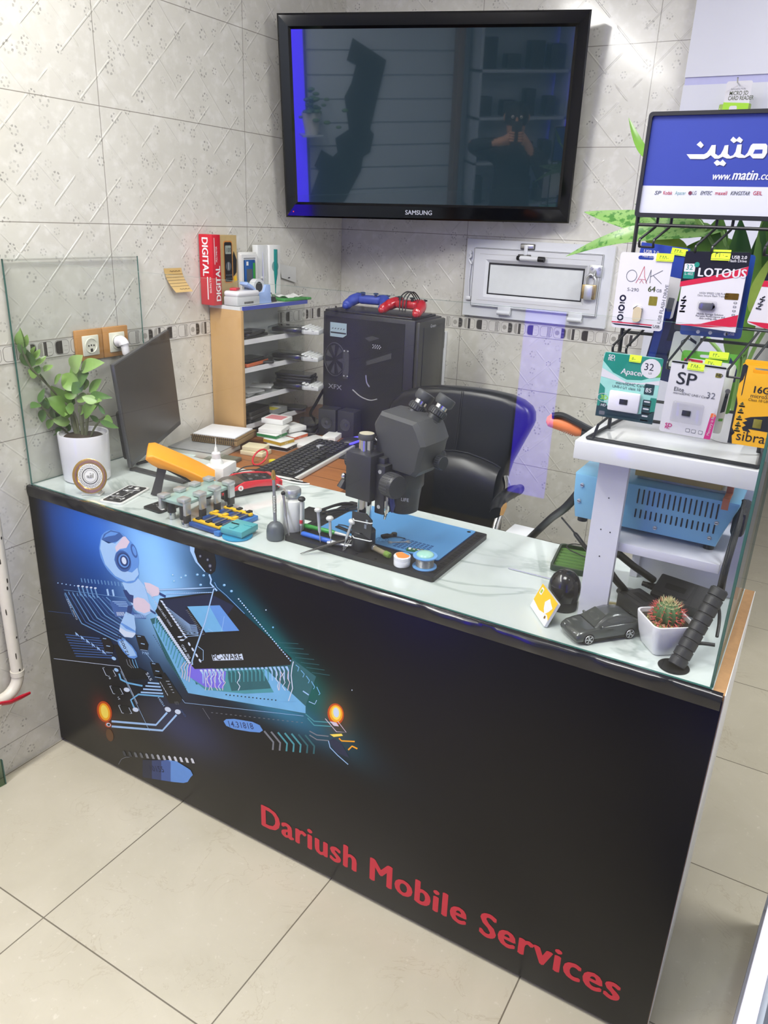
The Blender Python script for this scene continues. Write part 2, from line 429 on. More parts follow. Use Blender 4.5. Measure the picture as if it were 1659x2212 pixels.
# ================================================================ service counter
def marble_top():
    m, nt, p = newmat('marble_print'); co, _ = coords(nt)
    n1 = noise(nt, co, 2.3, 5, 0.55, 1.4); vein = (n1 - 0.5).abs().sm(0.0, 0.03) * -1 + 1
    base = mixc(nt, noise(nt, co, 4, 3), sr(198, 209, 205), sr(214, 221, 218))
    base = mixc(nt, vein * noise(nt, co, 3, 2).sm(0.35, 0.65) * 0.75, base, sr(160, 172, 168))
    nt.links.new(base, p.inputs['Base Color']); p.inputs['Roughness'].default_value = 0.12; p.inputs['Coat Weight'].default_value = 0.5
    return m
MARB = marble_top()
def print_mat():
    """printed vinyl: black with blue, teal and amber glows of the artwork"""
    m, nt, p = newmat('printed_vinyl'); co, (x, y, z) = coords(nt)
    col = None
    base = mixc(nt, noise(nt, co, 3, 2), sr(14, 13, 15), sr(21, 19, 21))
    def glow(px, py, rx, rz, c, k, tilt=0.0):
        nonlocal base
        P = at(60 + px / 2.074, 1030 + py / 2.074, 'y', 0)
        dx = x - P.x; dz = z - P.z
        ca, sa = math.cos(tilt), math.sin(tilt)
        u = (dx * ca + dz * sa) / rx; v = (dz * ca - dx * sa) / rz
        g = ((u * u + v * v) * -1).op('EXPONENT') * x.sm(0.02, 0.11) * k
        base = mixc(nt, g, base, c)
    glow(440, 560, 0.28, 0.14, sr(24, 62, 120), 0.95, -0.2)
    glow(330, 250, 0.2, 0.13, sr(40, 95, 190), 0.95)
    glow(560, 300, 0.12, 0.17, sr(120, 175, 235), 1.0, 0.1)
    glow(600, 560, 0.1, 0.14, sr(150, 205, 245), 0.8)
    glow(880, 520, 0.15, 0.05, sr(20, 64, 92), 0.7, -0.5)
    glow(1180, 830, 0.16, 0.032, sr(22, 100, 104), 0.8, -0.75)
    glow(1000, 930, 0.2, 0.05, sr(60, 150, 190), 0.9, -0.2)
    glow(1260, 960, 0.1, 0.06, sr(20, 95, 85), 0.7, -0.5)
    glow(700, 1120, 0.13, 0.07, sr(44, 52, 92), 0.85)
    glow(1390, 1070, 0.035, 0.05, sr(90, 60, 30), 0.9)
    glow(340, 1060, 0.035, 0.05, sr(120, 30, 12), 0.9)
    nt.links.new(base, p.inputs['Base Color'])
    p.inputs['Roughness'].default_value = 0.32; p.inputs['Specular IOR Level'].default_value = 0.3
    bump(nt, noise(nt, vec(nt, x * 0.6, z), 14, 2), p, 0.04, 0.004)
    return m
counter = thing('service_counter', 'long marble-topped repair counter with a black printed front', 'counter')
PV = print_mat(); vinyl = pm('black_vinyl', (26, 25, 28), 0.22, var=0.1, scale=12, coat=0.3)
mdf = pm('raw_board', (166, 128, 86), 0.75, var=0.16, scale=90, bmp=0.1); lam = pm('white_laminate', (224, 222, 216), 0.35, var=0.03)
MB().box((0.002, 0.0, H - 0.018), (LX - 0.02, 0.473, H), MARB).build('countertop', counter)
fp = MB().box((0.003, -0.004, 0.012), (LX - 0.001, 0.0, H - 0.01), PV, bev=0.0015).build('front_panel', counter)
# folded vinyl edge running along the top, slightly wrinkled
rows = []
N = 120
for i in range(N + 1):
    x = 0.003 + (LX - 0.006) * i / N
    wv = 0.0012 * math.sin(x * 37) + 0.0008 * math.sin(x * 91 + 1)
    rows.append([(x, -0.0045, H - 0.03), (x, -0.007 + wv, H - 0.02 + wv), (x, -0.0075 + wv, H - 0.007), (x, -0.005, H - 0.0005 + wv * .4), (x, 0.0, H + 0.0012), (x, 0.006, H + 0.0008)])
MB().sheet([r[::-1] for r in rows], vinyl).build('edge_fold', counter, ang=60)
q = MB(); q.box((LX - 0.02, 0.0, 0.03), (LX, 0.473, H - 0.0005), mdf); q.box((LX, 0.0, 0.03), (LX + 0.0012, 0.473, H), lam)
q.build('side_panel', counter)
q = MB(); q.box((0.02, 0.455, 0.03), (LX - 0.02, 0.470, H - 0.018), dark); q.box((0.004, 0.0, 0.03), (0.02, 0.47, H - 0.018), lam); q.build('back_panel', counter)
foot = pm('grey_foot', (92, 86, 76), 0.5)
for fx_, fy_ in ((0.16, 0.03), (1.795, 0.035), (1.79, 0.42), (0.16, 0.42)):
    MB().cyl((fx_, fy_, 0), (fx_, fy_, 0.03), 0.02, foot, 20).build('foot', counter)
exec_art = True
# ---------------------------------------------------------------- printed artwork on the counter front (flat vinyl print)
def ink_(n, c, v=0.04): return pm('print_' + n, c, 0.35, var=v, scale=20)
PK = ink_('black', (17, 18, 24)); PB = ink_('blue', (96, 148, 218), .1); PL = ink_('light', (160, 198, 238), .06); PW = ink_('white', (206, 220, 238))
PD = ink_('deep', (38, 62, 118), .15); PC = ink_('cyan', (112, 178, 222), .12); PT = ink_('teal', (70, 150, 160), .15); PG = ink_('dkteal', (36, 96, 104), .15)
PV2 = ink_('violet', (120, 108, 224)); PN = ink_('line', (104, 150, 198), .1); PM = ink_('dimline', (58, 92, 146), .15); PO = ink_('amber', (250, 170, 20)); PY = ink_('yellow', (255, 224, 90))
PR = ink_('ember', (196, 74, 14)); PPK = ink_('pink', (216, 200, 214)); PS = ink_('slate', (60, 96, 160), .1); PNV = ink_('navy', (24, 34, 66), .15); PGR = ink_('grey', (120, 124, 132))
Yv = -0.0041
class Art:
    def __init__(s, ox, oy, k): s.o = (ox, oy, k)
    def P(s, x, y, l): return tuple(at(s.o[0] + x / s.o[2], s.o[1] + y / s.o[2], 'y', Yv - 0.00008 * l))
    def fill(s, pts, mat, l): q_art.add([s.P(x, y, l) for x, y in pts], [list(range(len(pts)))], mat); return s
    def oval(s, cx, cy, rx, ry, mat, l, rot=0, n=22):
        a = math.radians(rot); pts = []
        for k in range(n):
            u = rx * math.cos(2 * PI * k / n); v = ry * math.sin(2 * PI * k / n)
            pts.append((cx + u * math.cos(a) - v * math.sin(a), cy + u * math.sin(a) + v * math.cos(a)))
        return s.fill(pts, mat, l)
    def line(s, pts, w_, mat, l):
        n = len(pts); nr = []
        for i in range(n):
            a = pts[max(0, i - 1)]; b = pts[min(n - 1, i + 1)]
            d = math.hypot(b[0] - a[0], b[1] - a[1]) or 1
            nr.append((-(b[1] - a[1]) / d * w_ / 2, (b[0] - a[0]) / d * w_ / 2))
        vs = [s.P(p[0] + q[0], p[1] + q[1], l) for p, q in zip(pts, nr)] + [s.P(p[0] - q[0], p[1] - q[1], l) for p, q in zip(pts, nr)]
        q_art.add(vs, [[i, i + 1, n + i + 1, n + i] for i in range(n - 1)], mat); return s
    def txt(s, t, x, y, dx, dy, size, mat, l, bold=0.0):
        """lettering with its baseline along (dx, dy) in picture units"""
        o = V(s.P(x, y, l)); e = V(s.P(x + dx, y + dy, l)) - o
        T = fr(o, e, V((0, -1, 0)).cross(e))
        q_art.text(t, size, mat, T, bold=bold); return s
q_art = MB()
a = Art(80, 1120, 4.1475)
# floor of traces, left
for k in range(11):
    x0 = 250 + k * 37; x1 = x0 + 150 - k * 2; yk = 940 - k * 12
    a.line([(x0, 665 + k * 4), (x1, yk), (780 + k * 6, 1130 - k * 22)], 9, PM if k % 2 else PN, 1)
for k in range(9): a.line([(250 + k * 12, 1040 + k * 24), (560 + k * 16, 1075 + k * 22)], 9, PM, 1)
a.line([(150, 1255), (740, 1325), (900, 1659)], 4, PW, 1); a.line([(240, 640), (800, 712)], 4, PN, 1); a.line([(245, 675), (330, 880)], 4, PN, 1); a.line([(100, 830), (330, 856)], 3, PM, 1)
for k in range(16): a.line([(395 + k * 30, 535 + k * 3), (404 + k * 30, 572 + k * 3)], 8, PN, 1)
for k in range(5): a.oval(187 + k * 37, 578 + k * 6, 6, 5, PL, 1)
for k in range(5):
    a.oval(370 + k * 38, 604 + k * 5, 12, 8, PW, 2); a.line([(368 + k * 38, 612 + k * 5), (392 + k * 38, 690 + k * 5)], 12, PN, 1)
for k in range(2): a.line([(628 + k * 48, 632 + k * 5), (640 + k * 48, 690 + k * 5)], 16, PL, 2)
for k in range(7): a.line([(282 + k * 38, 655 + k * 6), (290 + k * 38, 682 + k * 6)], 8, PN, 2)
a.fill([(650, 740), (800, 730), (870, 840), (980, 880), (975, 900), (700, 880)], PS, 2)
for k in range(8): a.line([(712 + k * 9, 838), (722 + k * 9, 872)], 4, PW, 3)
for k in range(12): a.line([(870 + k * 9, 858), (878 + k * 9, 890)], 4, PL, 3)
for k in range(4): a.line([(675 + 18 * k, 742 + 14 * k), (800 + 8 * k, 748 + 14 * k)], 5, PL, 3)
a.txt('Center A6262', 366, 905, -78, -160, 0.0115, PW, 3)
# robot
a.fill([(760, 575), (900, 530), (935, 570), (960, 600), (990, 690), (1010, 760), (1050, 830), (975, 870), (900, 840), (860, 800), (800, 660)], PL, 3)
a.fill([(960, 572), (1010, 580), (1090, 620), (1100, 660), (1085, 690), (1030, 700), (985, 660)], PPK, 4)
a.fill([(1095, 660), (1155, 690), (1150, 712), (1095, 685)], PD, 4); a.fill([(1010, 810), (1065, 845), (1060, 860), (1012, 830)], PD, 4)
a.fill([(862, 720), (900, 705), (960, 720), (1010, 770), (1015, 830), (960, 850), (880, 820), (860, 770)], PPK, 4)
a.fill([(770, 640), (800, 640), (830, 680), (865, 690), (860, 760), (820, 740), (790, 690)], PD, 4)
a.fill([(812, 785), (860, 775), (845, 850), (810, 870), (805, 840)], PD, 4)
a.fill([(795, 835), (870, 870), (885, 980), (880, 1040), (850, 1070), (780, 1060), (735, 1010), (745, 950)], PL, 4)
a.fill([(735, 1010), (745, 975), (800, 1010), (885, 1030), (860, 1065), (790, 1062)], PW, 5)
a.fill([(745, 940), (760, 935), (830, 975), (885, 1010), (884, 1022), (800, 990)], PB, 5)
head = smoothpath([(556, 260, 0), (580, 150, 0), (650, 103, 0), (740, 120, 0), (820, 185, 0), (885, 270, 0), (912, 370, 0), (905, 450, 0), (915, 500, 0), (880, 565, 0), (810, 580, 0), (720, 545, 0), (630, 460, 0), (572, 350, 0), (556, 270, 0)], 3)
a.fill([(p[0], p[1]) for p in head], PB, 5)
a.fill([(565, 270), (575, 190), (700, 225), (770, 160), (825, 215), (800, 265), (740, 275), (705, 310), (690, 370), (730, 450), (850, 485), (900, 440), (912, 500), (870, 555), (800, 565), (700, 515), (610, 410)], PL, 6)
a.fill([(580, 190), (600, 140), (660, 105), (740, 125), (772, 160), (720, 205), (640, 224)], PS, 6)
a.fill([(595, 175), (620, 140), (660, 118), (730, 130), (700, 150), (640, 160)], PB, 7)
a.fill([(770, 165), (790, 160), (830, 210), (800, 262), (745, 272), (710, 300), (700, 255)], PPK, 7)
a.oval(770, 382, 70, 100, PS, 7, -18); a.oval(775, 380, 60, 78, PD, 8, -18); a.oval(778, 380, 47, 62, PB, 9, -18); a.oval(780, 380, 36, 50, PD, 10, -18); a.oval(779, 378, 20, 34, PW, 11, -18)
a.oval(868, 290, 24, 66, PS, 7, -18); a.oval(872, 290, 15, 46, PB, 8, -18)
# dark second head, cord
a.fill([(1365, 205), (1420, 205), (1408, 300), (1440, 390), (1510, 478), (1500, 478), (1420, 390), (1372, 290)], PL, 3)
a.fill([(1412, 215), (1500, 222), (1560, 250), (1590, 320), (1605, 400), (1595, 470), (1560, 500), (1510, 478), (1440, 390), (1410, 300)], PK, 4)
for x, y, r in ((1545, 280, 14), (1462, 338, 14), (1528, 370, 14), (1550, 425, 18), (1555, 463, 10)): a.oval(x, y, r, r * 1.2, PNV, 5); a.oval(x, y, r * .6, r * .7, PGR, 6)
a = Art(330, 1150, 3.53)
for x, y in ((150, 325), (215, 345), (340, 322), (388, 328), (365, 400), (160, 372), (545, 402), (600, 448), (250, 330)): a.oval(x, y, 11, 9, PC, 2); a.oval(x + 2, y - 2, 5, 4, PW, 3)
# package and chip
a.fill([(-20, 660), (60, 640), (300, 1035), (860, 1030), (1060, 960), (1245, 1100), (1170, 1310), (1165, 1385), (270, 1225), (100, 960)], PG, 1)
a.fill([(0, 700), (40, 690), (290, 1040), (330, 1160), (880, 1060), (1165, 1325), (1165, 1380), (270, 1225)], PC, 2)
a.fill([(330, 1050), (860, 1040), (930, 1220), (700, 1230), (400, 1200), (300, 1120)], PT, 3)
a.fill([(280, 1000), (560, 1060), (540, 1190), (400, 1180), (260, 1090)], PV2, 4)
a.fill([(560, 1060), (860, 1045), (900, 1190), (600, 1210)], PG, 4)
a.fill([(830, 1045), (870, 1045), (1100, 1290), (960, 1290)], PC, 5)
a.fill([(30, 580), (52, 505), (470, 455), (510, 450), (1060, 960), (1050, 1010), (850, 1025), (320, 1042), (300, 1020), (18, 600)], PK, 6)
a.fill([(50, 520), (440, 470), (620, 560), (520, 700), (380, 790), (240, 700)], PNV, 7)
a.fill([(250, 575), (275, 560), (400, 770), (665, 765), (660, 800), (395, 790), (375, 780)], PK, 8)
a.fill([(262, 565), (510, 556), (660, 750), (402, 762)], PC, 9); a.fill([(430, 560), (510, 556), (660, 750), (540, 756)], PB, 10); a.line([(545, 640), (525, 755)], 3, PL, 11); a.line([(420, 735), (460, 758)], 3, PL, 11)
for k in range(16): a.line([(252 + k * 8.3, 595 + k * 12.2), (270 + k * 8.3, 592 + k * 12.2)], 4, PGR, 9)
for k in range(13):
    u = k / 12; a.fill([(55 + u * 180, 515 + u * 270), (75 + u * 180, 522 + u * 268), (84 + u * 180, 540 + u * 268), (64 + u * 180, 533 + u * 268)], PW, 9)
    if k > 1: a.line([(80 + u * 165, 530 + u * 245), (280 + 20 * u, 690 + 90 * u), (330 + 20 * u, 692 + 92 * u)], 3, PL, 8)
for x, y in ((205, 797), (222, 821)): a.oval(x, y, 17, 6, PW, 9); a.line([(x + 12, y), (270, y - 28), (350, y - 32)], 3, PL, 8)
for x, y in ((278, 852), (305, 893), (335, 938), (360, 978)): a.oval(x, y, 16, 7, PW, 9, 60)
a.line([(345, 870), (385, 900), (385, 975), (370, 978)], 4, PL, 8)
a.txt('M3O-1(001)00/001-(00)W3M', 150, 715, -140, -210, 0.0105, PW, 8); a.txt('08/ 68O', 290, 960, -45, -80, 0.0125, PW, 8)
a.fill([(448, 932), (680, 925), (692, 972), (460, 978)], PW, 9); a.txt('PC-WARE', 462, 974, 226, -5, 0.0235, PK, 10, .012)
a.line([(105, 470), (460, 458)], 4, PL, 8)
for k in range(26): a.line([(100 + 14 * k, 468 - k * .4), (107 + 14 * k, 468 - k * .4)], 7, PL, 9)
# pins
for k in range(24):
    u = k / 23; x = 30 + 235 * u; y = 655 + 345 * u
    a.line([(x + 22, y - 10), (x + 8, y - 14), (x - 8, y + 4), (x - 14 - 25 * u, y + 60 + 40 * u)], 7, PT if k % 2 else PC, 7); a.oval(x + 12, y - 8, 14, 8 , PW, 8, 15)
for k in range(22):
    x = 372 + k * 31; y = 1052 - k * 1.2
    m_ = PL if k < 6 or k > 16 else PT
    a.fill([(x - 16, y - 4), (x + 4, y - 6), (x + 16, y + 24), (x + 16, y + 100), (x + 9, y + 100), (x + 6, y + 30)], m_, 7)
    a.oval(x - 2, y + 2, 11, 8, PW if k < 6 else PL, 8, 20)
rz_ = random.Random(5)
for x0, n_ in ((392, 6), (650, 1), (945, 4)):
    for i in range(n_):
        x = x0 + i * 30; p = [(x, 1060)]
        for k in range(5): p.append((x + rz_.uniform(-16, 16), 1085 + k * 30))
        a.line(p, 6, PPK if i % 2 else PW, 9)
for i in range(4):
    x = 222 + i * 18; a.line([(x + 20, 990 + i * 4), (x - 6 + i * 6, 1030), (x + 8, 1070), (x, 1110 + 10 * i)], 6, PPK, 9)
a.line([(1072, 985), (1062, 1030), (1055, 1090), (1066, 1190), (1035, 1285)], 7, PW, 9)
for k in range(14): a.oval(560 + 29 * k, 1238 + 3.2 * k, 6, 4, PK, 9)
for k in range(28): a.oval(5 + 9.2 * k, 785 + 15 * k, 3, 3, PK, 9)
for k in range(30): a.oval(655 + 13.6 * k, 508 + 16.2 * k, 7, 5, PL if k % 3 else PW, 8, 45); 
a.oval(917, 724, 7, 7, PC, 3); a.oval(863, 592, 5, 5, PW, 3); a.oval(1519, 1203, 4, 5, PW, 2)
# cord
for q_ in ((8, PGR, 10), (6, PL, 11)): a.line([(48, 438), (300, 428), (468, 420), (400, 680), (330, 880), (300, 980), (302, 1010)], q_[0] + 4, q_[1], q_[2])
a.line([(430, 320), (445, 360), (440, 390), (475, 430), (490, 445)], 12, PL, 11); a.line([(470, 380), (490, 420), (560, 480), (700, 620)], 6, PN, 11)
# package far side details
for k in range(5): a.line([(1090 + 40 * k, 1010 + 42 * k), (1115 + 40 * k, 1030 + 50 * k), (1105 + 40 * k, 1060 + 45 * k)], 6, PC, 3)
for k in range(7): a.line([(960 + 42 * k, 840 + 38 * k), (1110 + 40 * k, 850 + 40 * k)], 4, PG, 1)
a.line([(1145, 1210), (1190, 1240)], 9, PL, 3); a.line([(1190, 1290), (1235, 1310), (1250, 1280)], 6, PL, 3)
# lower edge line and dashes
a.line([(-60, 910), (245, 1300), (1150, 1400)], 3, PL, 3); a.line([(380, 1340), (435, 1425)], 3, PGR, 3)
for k in range(20): a.line([(445 + k * 36, 1374 + k * 4), (460 + k * 36, 1375 + k * 4)], 4, PGR, 3)
a.fill([(540, 1440), (560, 1424), (620, 1422), (760, 1445), (815, 1470), (840, 1510), (815, 1526), (740, 1520), (620, 1500), (560, 1475)], PB, 3); a.txt('14.31818', 575, 1480, 220, 24, 0.0245, PD, 4, .01)
# chevrons
for k in range(7):
    x = 850 + k * 52; m_ = PGR if k < 2 else PT if k < 5 else PG
    a.line([(x, 1515 + k * 5), (x + 70, 1600 + k * 5), (x + 65, 1659 + k * 5)], 13, m_, 3)
# right hand spark and gold traces
a.oval(1395, 1385, 62, 82, PR, 2, -8); a.oval(1397, 1382, 50, 66, PO, 3, -8); a.oval(1398, 1378, 36, 52, PY, 4, -8); a.oval(1398, 1374, 22, 38, PW, 5, -8)
a.line([(1165, 1385), (1230, 1440), (1360, 1450)], 8, PT, 2); a.line([(1180, 1415), (1230, 1470), (1360, 1480)], 8, PT, 2)
a.line([(1195, 1515), (1250, 1545), (1340, 1555)], 8, PGR, 2); a.line([(1195, 1545), (1250, 1580), (1340, 1588)], 8, PGR, 2)
a.line([(1315, 1420), (1400, 1520), (1475, 1525), (1410, 1440)], 5, PPK, 6); a.fill([(1350, 1440), (1400, 1450), (1420, 1480), (1380, 1475)], PPK, 6)
a.fill([(1350, 1540), (1440, 1535), (1450, 1552), (1380, 1560)], PY, 3); a.line([(1420, 1570), (1440, 1590), (1540, 1595)], 10, PO, 3); a.line([(1490, 1659), (1520, 1630), (1560, 1650)], 12, PO, 3)
a.fill([(1340, 1590), (1380, 1570), (1440, 1610), (1500, 1720), (1400, 1680)], PNV, 3); a.line([(1340, 1590), (1352, 1640), (1410, 1700), (1490, 1770)], 6, PL, 4)
# lower left: spark, traces, ovals
a = Art(80, 1450, 3.95)
a.oval(575, 345, 62, 92, PR, 2, -14); a.oval(576, 347, 46, 76, PO, 3, -14); a.oval(576, 345, 30, 58, PY, 4, -14)
a.oval(607, 457, 28, 22, PR, 3, 20); a.oval(610, 456, 20, 15, PW, 4, 20); a.oval(612, 457, 12, 9, PK, 5); a.oval(620, 545, 30, 55, ink_('ember_dim', (96, 62, 34)), 2, -14)
a.line([(636, 427), (1015, 458), (1110, 352)], 17, PL, 3); a.line([(636, 470), (1070, 506), (1190, 372)], 17, PL, 3)
a.oval(1116, 326, 28, 20, PW, 4, 25); a.oval(1201, 346, 26, 20, PW, 4, 20)
a.line([(715, 0), (960, 510)], 3, PL, 3)
a.line([(700, 20), (715, 70), (775, 100), (900, 125)], 14, PC, 3); a.oval(765, 158, 26, 18, PW, 4, 15)
for k in range(4): a.line([(945 - k * 20, 98 + k * 27), (1045 + k * 10, 106 + k * 28)], 13, PL, 3)
a.line([(1080, 215), (865, 197), (800, 245), (830, 315)], 14, PC, 3); a.oval(841, 328, 26, 18, PW, 4, 15)
a.fill([(1010, 40), (1090, 10), (1240, 235), (1215, 275), (1130, 275)], PK, 4)
for k in range(5): a.line([(1050 + k * 14, 90 + k * 24), (1060 + k * 14, 110 + k * 24)], 4, PW, 5); a.line([(1100 + k * 14, 85 + k * 24), (1130 + k * 10, 86 + k * 24)], 4, PW, 5)
for x, y in ((620, 125), (695, 290), (560, -30)):
    a.fill([(x, y), (x + 90, y + 8), (x + 115, y + 72), (x + 25, y + 66)], PK, 3); a.line([(x + 15, y), (x, y), (x + 30, y + 66), (x + 45, y + 68)], 4, PW, 4); a.line([(x + 88, y + 20), (x + 115, y + 72), (x + 98, y + 71)], 4, PW, 4)
a.txt('SYS', 985, 75, -48, -80, 0.017, PW, 6); a.txt('M20H', 1092, 294, -40, -60, 0.012, PL, 6); a.txt('GND', 1275, 385, -44, -60, 0.011, PM, 6); a.txt('LS1', 1205, 262, -80, -8, 0.012, PGR, 6); a.txt('31', 712, 243, -20, -40, 0.012, PW, 6); a.txt('B1', 632, 66, -20, -40, 0.012, PW, 6)
for k in range(13):
    x = 742 + k * 48.5; y = 690 + k * 5.2
    c = 60 + int(min(1, k / 8) * 150)
    a.fill([(x - 14, y - 5), (x - 4, y - 12), (x + 8, y - 2), (x + 22, y + 34), (x, y + 32)], ink_('tab%d' % (k // 2), (c, c + 3, c + 8)), 4)
a.line([(695, 795), (720, 750), (760, 732), (790, 732)], 4, PGR, 4)
for k, (x0, m_) in enumerate(((900, ink_('oval_a', (34, 40, 62))), (980, ink_('oval_b', (46, 62, 108))), (1060, ink_('oval_c', (66, 96, 160))), (1140, PB))):
    a.fill([(x0, 756 + k * 6), (1110, 757), (1190, 768), (1290, 830), (1310, 845), (1330, 885), (1310, 905), (1285, 945), (1250, 953), (1160, 945), (x0, 905 + k * 12)], m_, 3 + k)
a.txt('10155', 960, 850, 200, 20, 0.027, PNV, 8, .01)
# tall capacitor and parts
a = Art(80, 1120, 4.1475)
a.fill([(685, 1130), (760, 1130), (830, 1250), (900, 1330), (985, 1370), (990, 1440), (870, 1445), (790, 1430), (750, 1330)], PK, 4)
a.fill([(718, 1090), (745, 1072), (790, 1085), (850, 1140), (890, 1200), (900, 1240), (870, 1258), (820, 1245), (770, 1190), (730, 1130)], PB, 5)
a.fill([(730, 1100), (790, 1092), (860, 1170), (890, 1230), (830, 1235), (760, 1160)], PL, 6)
a.txt('12.00542', 832, 1232, -62, -140, 0.0185, PNV, 7, .01)
for k in range(4): a.line([(800 + k * 26, 1262), (815 + k * 26, 1310), (850 + k * 18, 1340)], 6, PC if k > 1 else PGR, 6)
for x, y in ((880, 1040), (570, 1060), (1010, 1285)):
    a.fill([(x, y), (x + 80, y + 12), (x + 120, y + 90), (x + 110, y + 150), (x + 40, y + 140)], PK, 4); a.line([(x + 20, y + 14), (x + 50, y + 18)], 6, PL, 5); a.line([(x + 50, y + 80), (x + 85, y + 86)], 7, PL, 5); a.line([(x + 45, y + 135), (x + 110, y + 145)], 4, PL, 5)
for k in range(6): a.fill([(340 + k * 48, 1015 + k * 32), (365 + k * 48, 1035 + k * 32), (385 + k * 48, 1065 + k * 32), (350 + k * 48, 1050 + k * 32)], PL, 3); a.fill([(350 + k * 48, 1040 + k * 32), (385 + k * 48, 1062 + k * 32), (360 + k * 48, 1062 + k * 32)], PD, 4)
a.txt('P1U4', 945, 1215, 70, 8, 0.012, PL, 5)
for x, y in ((688, 1254), (710, 1357)): a.oval(x, y, 22, 14, PL, 4, 30)
q_art.build('printed_artwork', fp, flat=True)
red = pm('print_red', (206, 44, 62), 0.35, var=0.03)
q = MB(); q.text('Dariush Mobile Services', 0.098, red, fr((0.812, -0.0043, 0.0715), (1, 0, 0.0095), (0, 0, 1)), bold=0.036, sx=1.0)
xs = [v[0] for v in q.v]; k = (1.764 - 0.815) / (max(xs) - min(xs)); x0 = min(xs)
q.v = [(0.815 + (v[0] - x0) * k, v[1], v[2]) for v in q.v]
q.build('lettering', fp, flat=True)
# ================================================================ glass screen on the counter
glass = clear('pane_glass', (0.988, 0.994, 0.990, 1), 1.5, 0.65)
gedge = pm('glass_edge', (58, 104, 96), 0.12, var=0.15, scale=25, spec=0.8)
ZG = 1.462
def pane(lo, hi, thin, name, par):
    q = MB(); lo = V(lo); hi = V(hi)
    q.box(lo, hi, glass)
    o = q.build(name, par, flat=True)
    o.data.materials.append(gedge)
    for p in o.data.polygons:
        if abs(p.normal[thin]) < 0.5: p.material_index = 1
    return o
gs = thing('glass_screen', 'clear glass screen standing along the front of the counter', 'glass screen', (0, 0, H))
pane((0.008, 0.006, 0.0016), (LX - 0.022, 0.011, ZG - H), 1, 'front_pane', gs)
pane((0.003, 0.0115, 0.0016), (0.0075, 0.455, ZG - H), 0, 'side_pane', gs)
pane((LX - 0.026, 0.0115, 0.0016), (LX - 0.021, 0.455, ZG - H), 0, 'side_pane', gs)
# ================================================================ television across the corner
tvm = fr(CAM + 1.01 * (V((0.077, 1.05, 2.204)) - CAM), (0.926, 0.377, 0.018), (0.015, -0.102, 0.995))
TVW, TVH = 1.01, 0.626
gloss = pm('gloss_black', (9, 9, 12), 0.07, var=0.05, coat=0.1)
scr = pm('tv_glass', (34, 50, 58), 0.02, var=0.02, spec=1.0, coat=0.7)
tv = thing('television', 'large flat black television mounted across the wall corner', 'television', tvm @ V((TVW / 2, -TVH, 0)))
inv = Matrix.Translation(-V(tv.location)) @ tvm
q = MB()
b = 0.045; bb = 0.052
pts = [(0, 0), (TVW, 0), (TVW, -TVH), (0, -TVH)]; ins = [(b, -b), (TVW - b, -b), (TVW - b, -TVH + bb), (b, -TVH + bb)]
def ringz(A, B, za, zb, m_):
    for i in range(4):
        j = (i + 1) % 4
        q.add([A[i] + (za,), A[j] + (za,), B[j] + (zb,), B[i] + (zb,)], [[3, 2, 1, 0]], m_, inv)
o1 = [(0.006, -0.006), (TVW - 0.006, -0.006), (TVW - 0.006, -TVH + 0.006), (0.006, -TVH + 0.006)]
i1 = [(b - .008, -b + .008), (TVW - b + .008, -b + .008), (TVW - b + .008, -TVH + bb - .008), (b - .008, -TVH + bb - .008)]
ringz(pts, pts, -0.045, -0.004, gloss); ringz(pts, o1, -0.004, 0.001, gloss); ringz(o1, i1, 0.001, 0.003, gloss); ringz(i1, ins, 0.003, -0.006, gloss)
q.poly([p + (-0.045,) for p in pts], gloss, inv)
q.build('bezel', tv, ang=10)
MB().poly([p + (-0.006,) for p in ins[::-1]], scr, inv).build('screen', tv, flat=True)
silver = pm('silver_print', (196, 198, 204), 0.3, metal=0.3)
MB().text('SAMSUNG', 0.021, silver, inv @ TR(TVW / 2 - 0.02, -TVH + 0.018, 0.0034), bold=0.02, align='CENTER').build('logo', tv, flat=True)
q = MB(); q.box((0.02, -TVH + .05, -0.075), (TVW - .02, -.05, -0.045), dark, inv, bev=.01)
q.build('rear_case', tv)
q = MB(); q.box((TVW / 2 - .1, -.42, -0.15), (TVW / 2 + .1, -.22, -0.075), dark, inv, bev=.005); q.build('wall_bracket', tv)
q = MB(); q.ball((0.03, -TVH + .02, .0035), .0022, pm('red_led', (220, 60, 40), .4, emit=.5), inv); q.build('standby_light', tv)
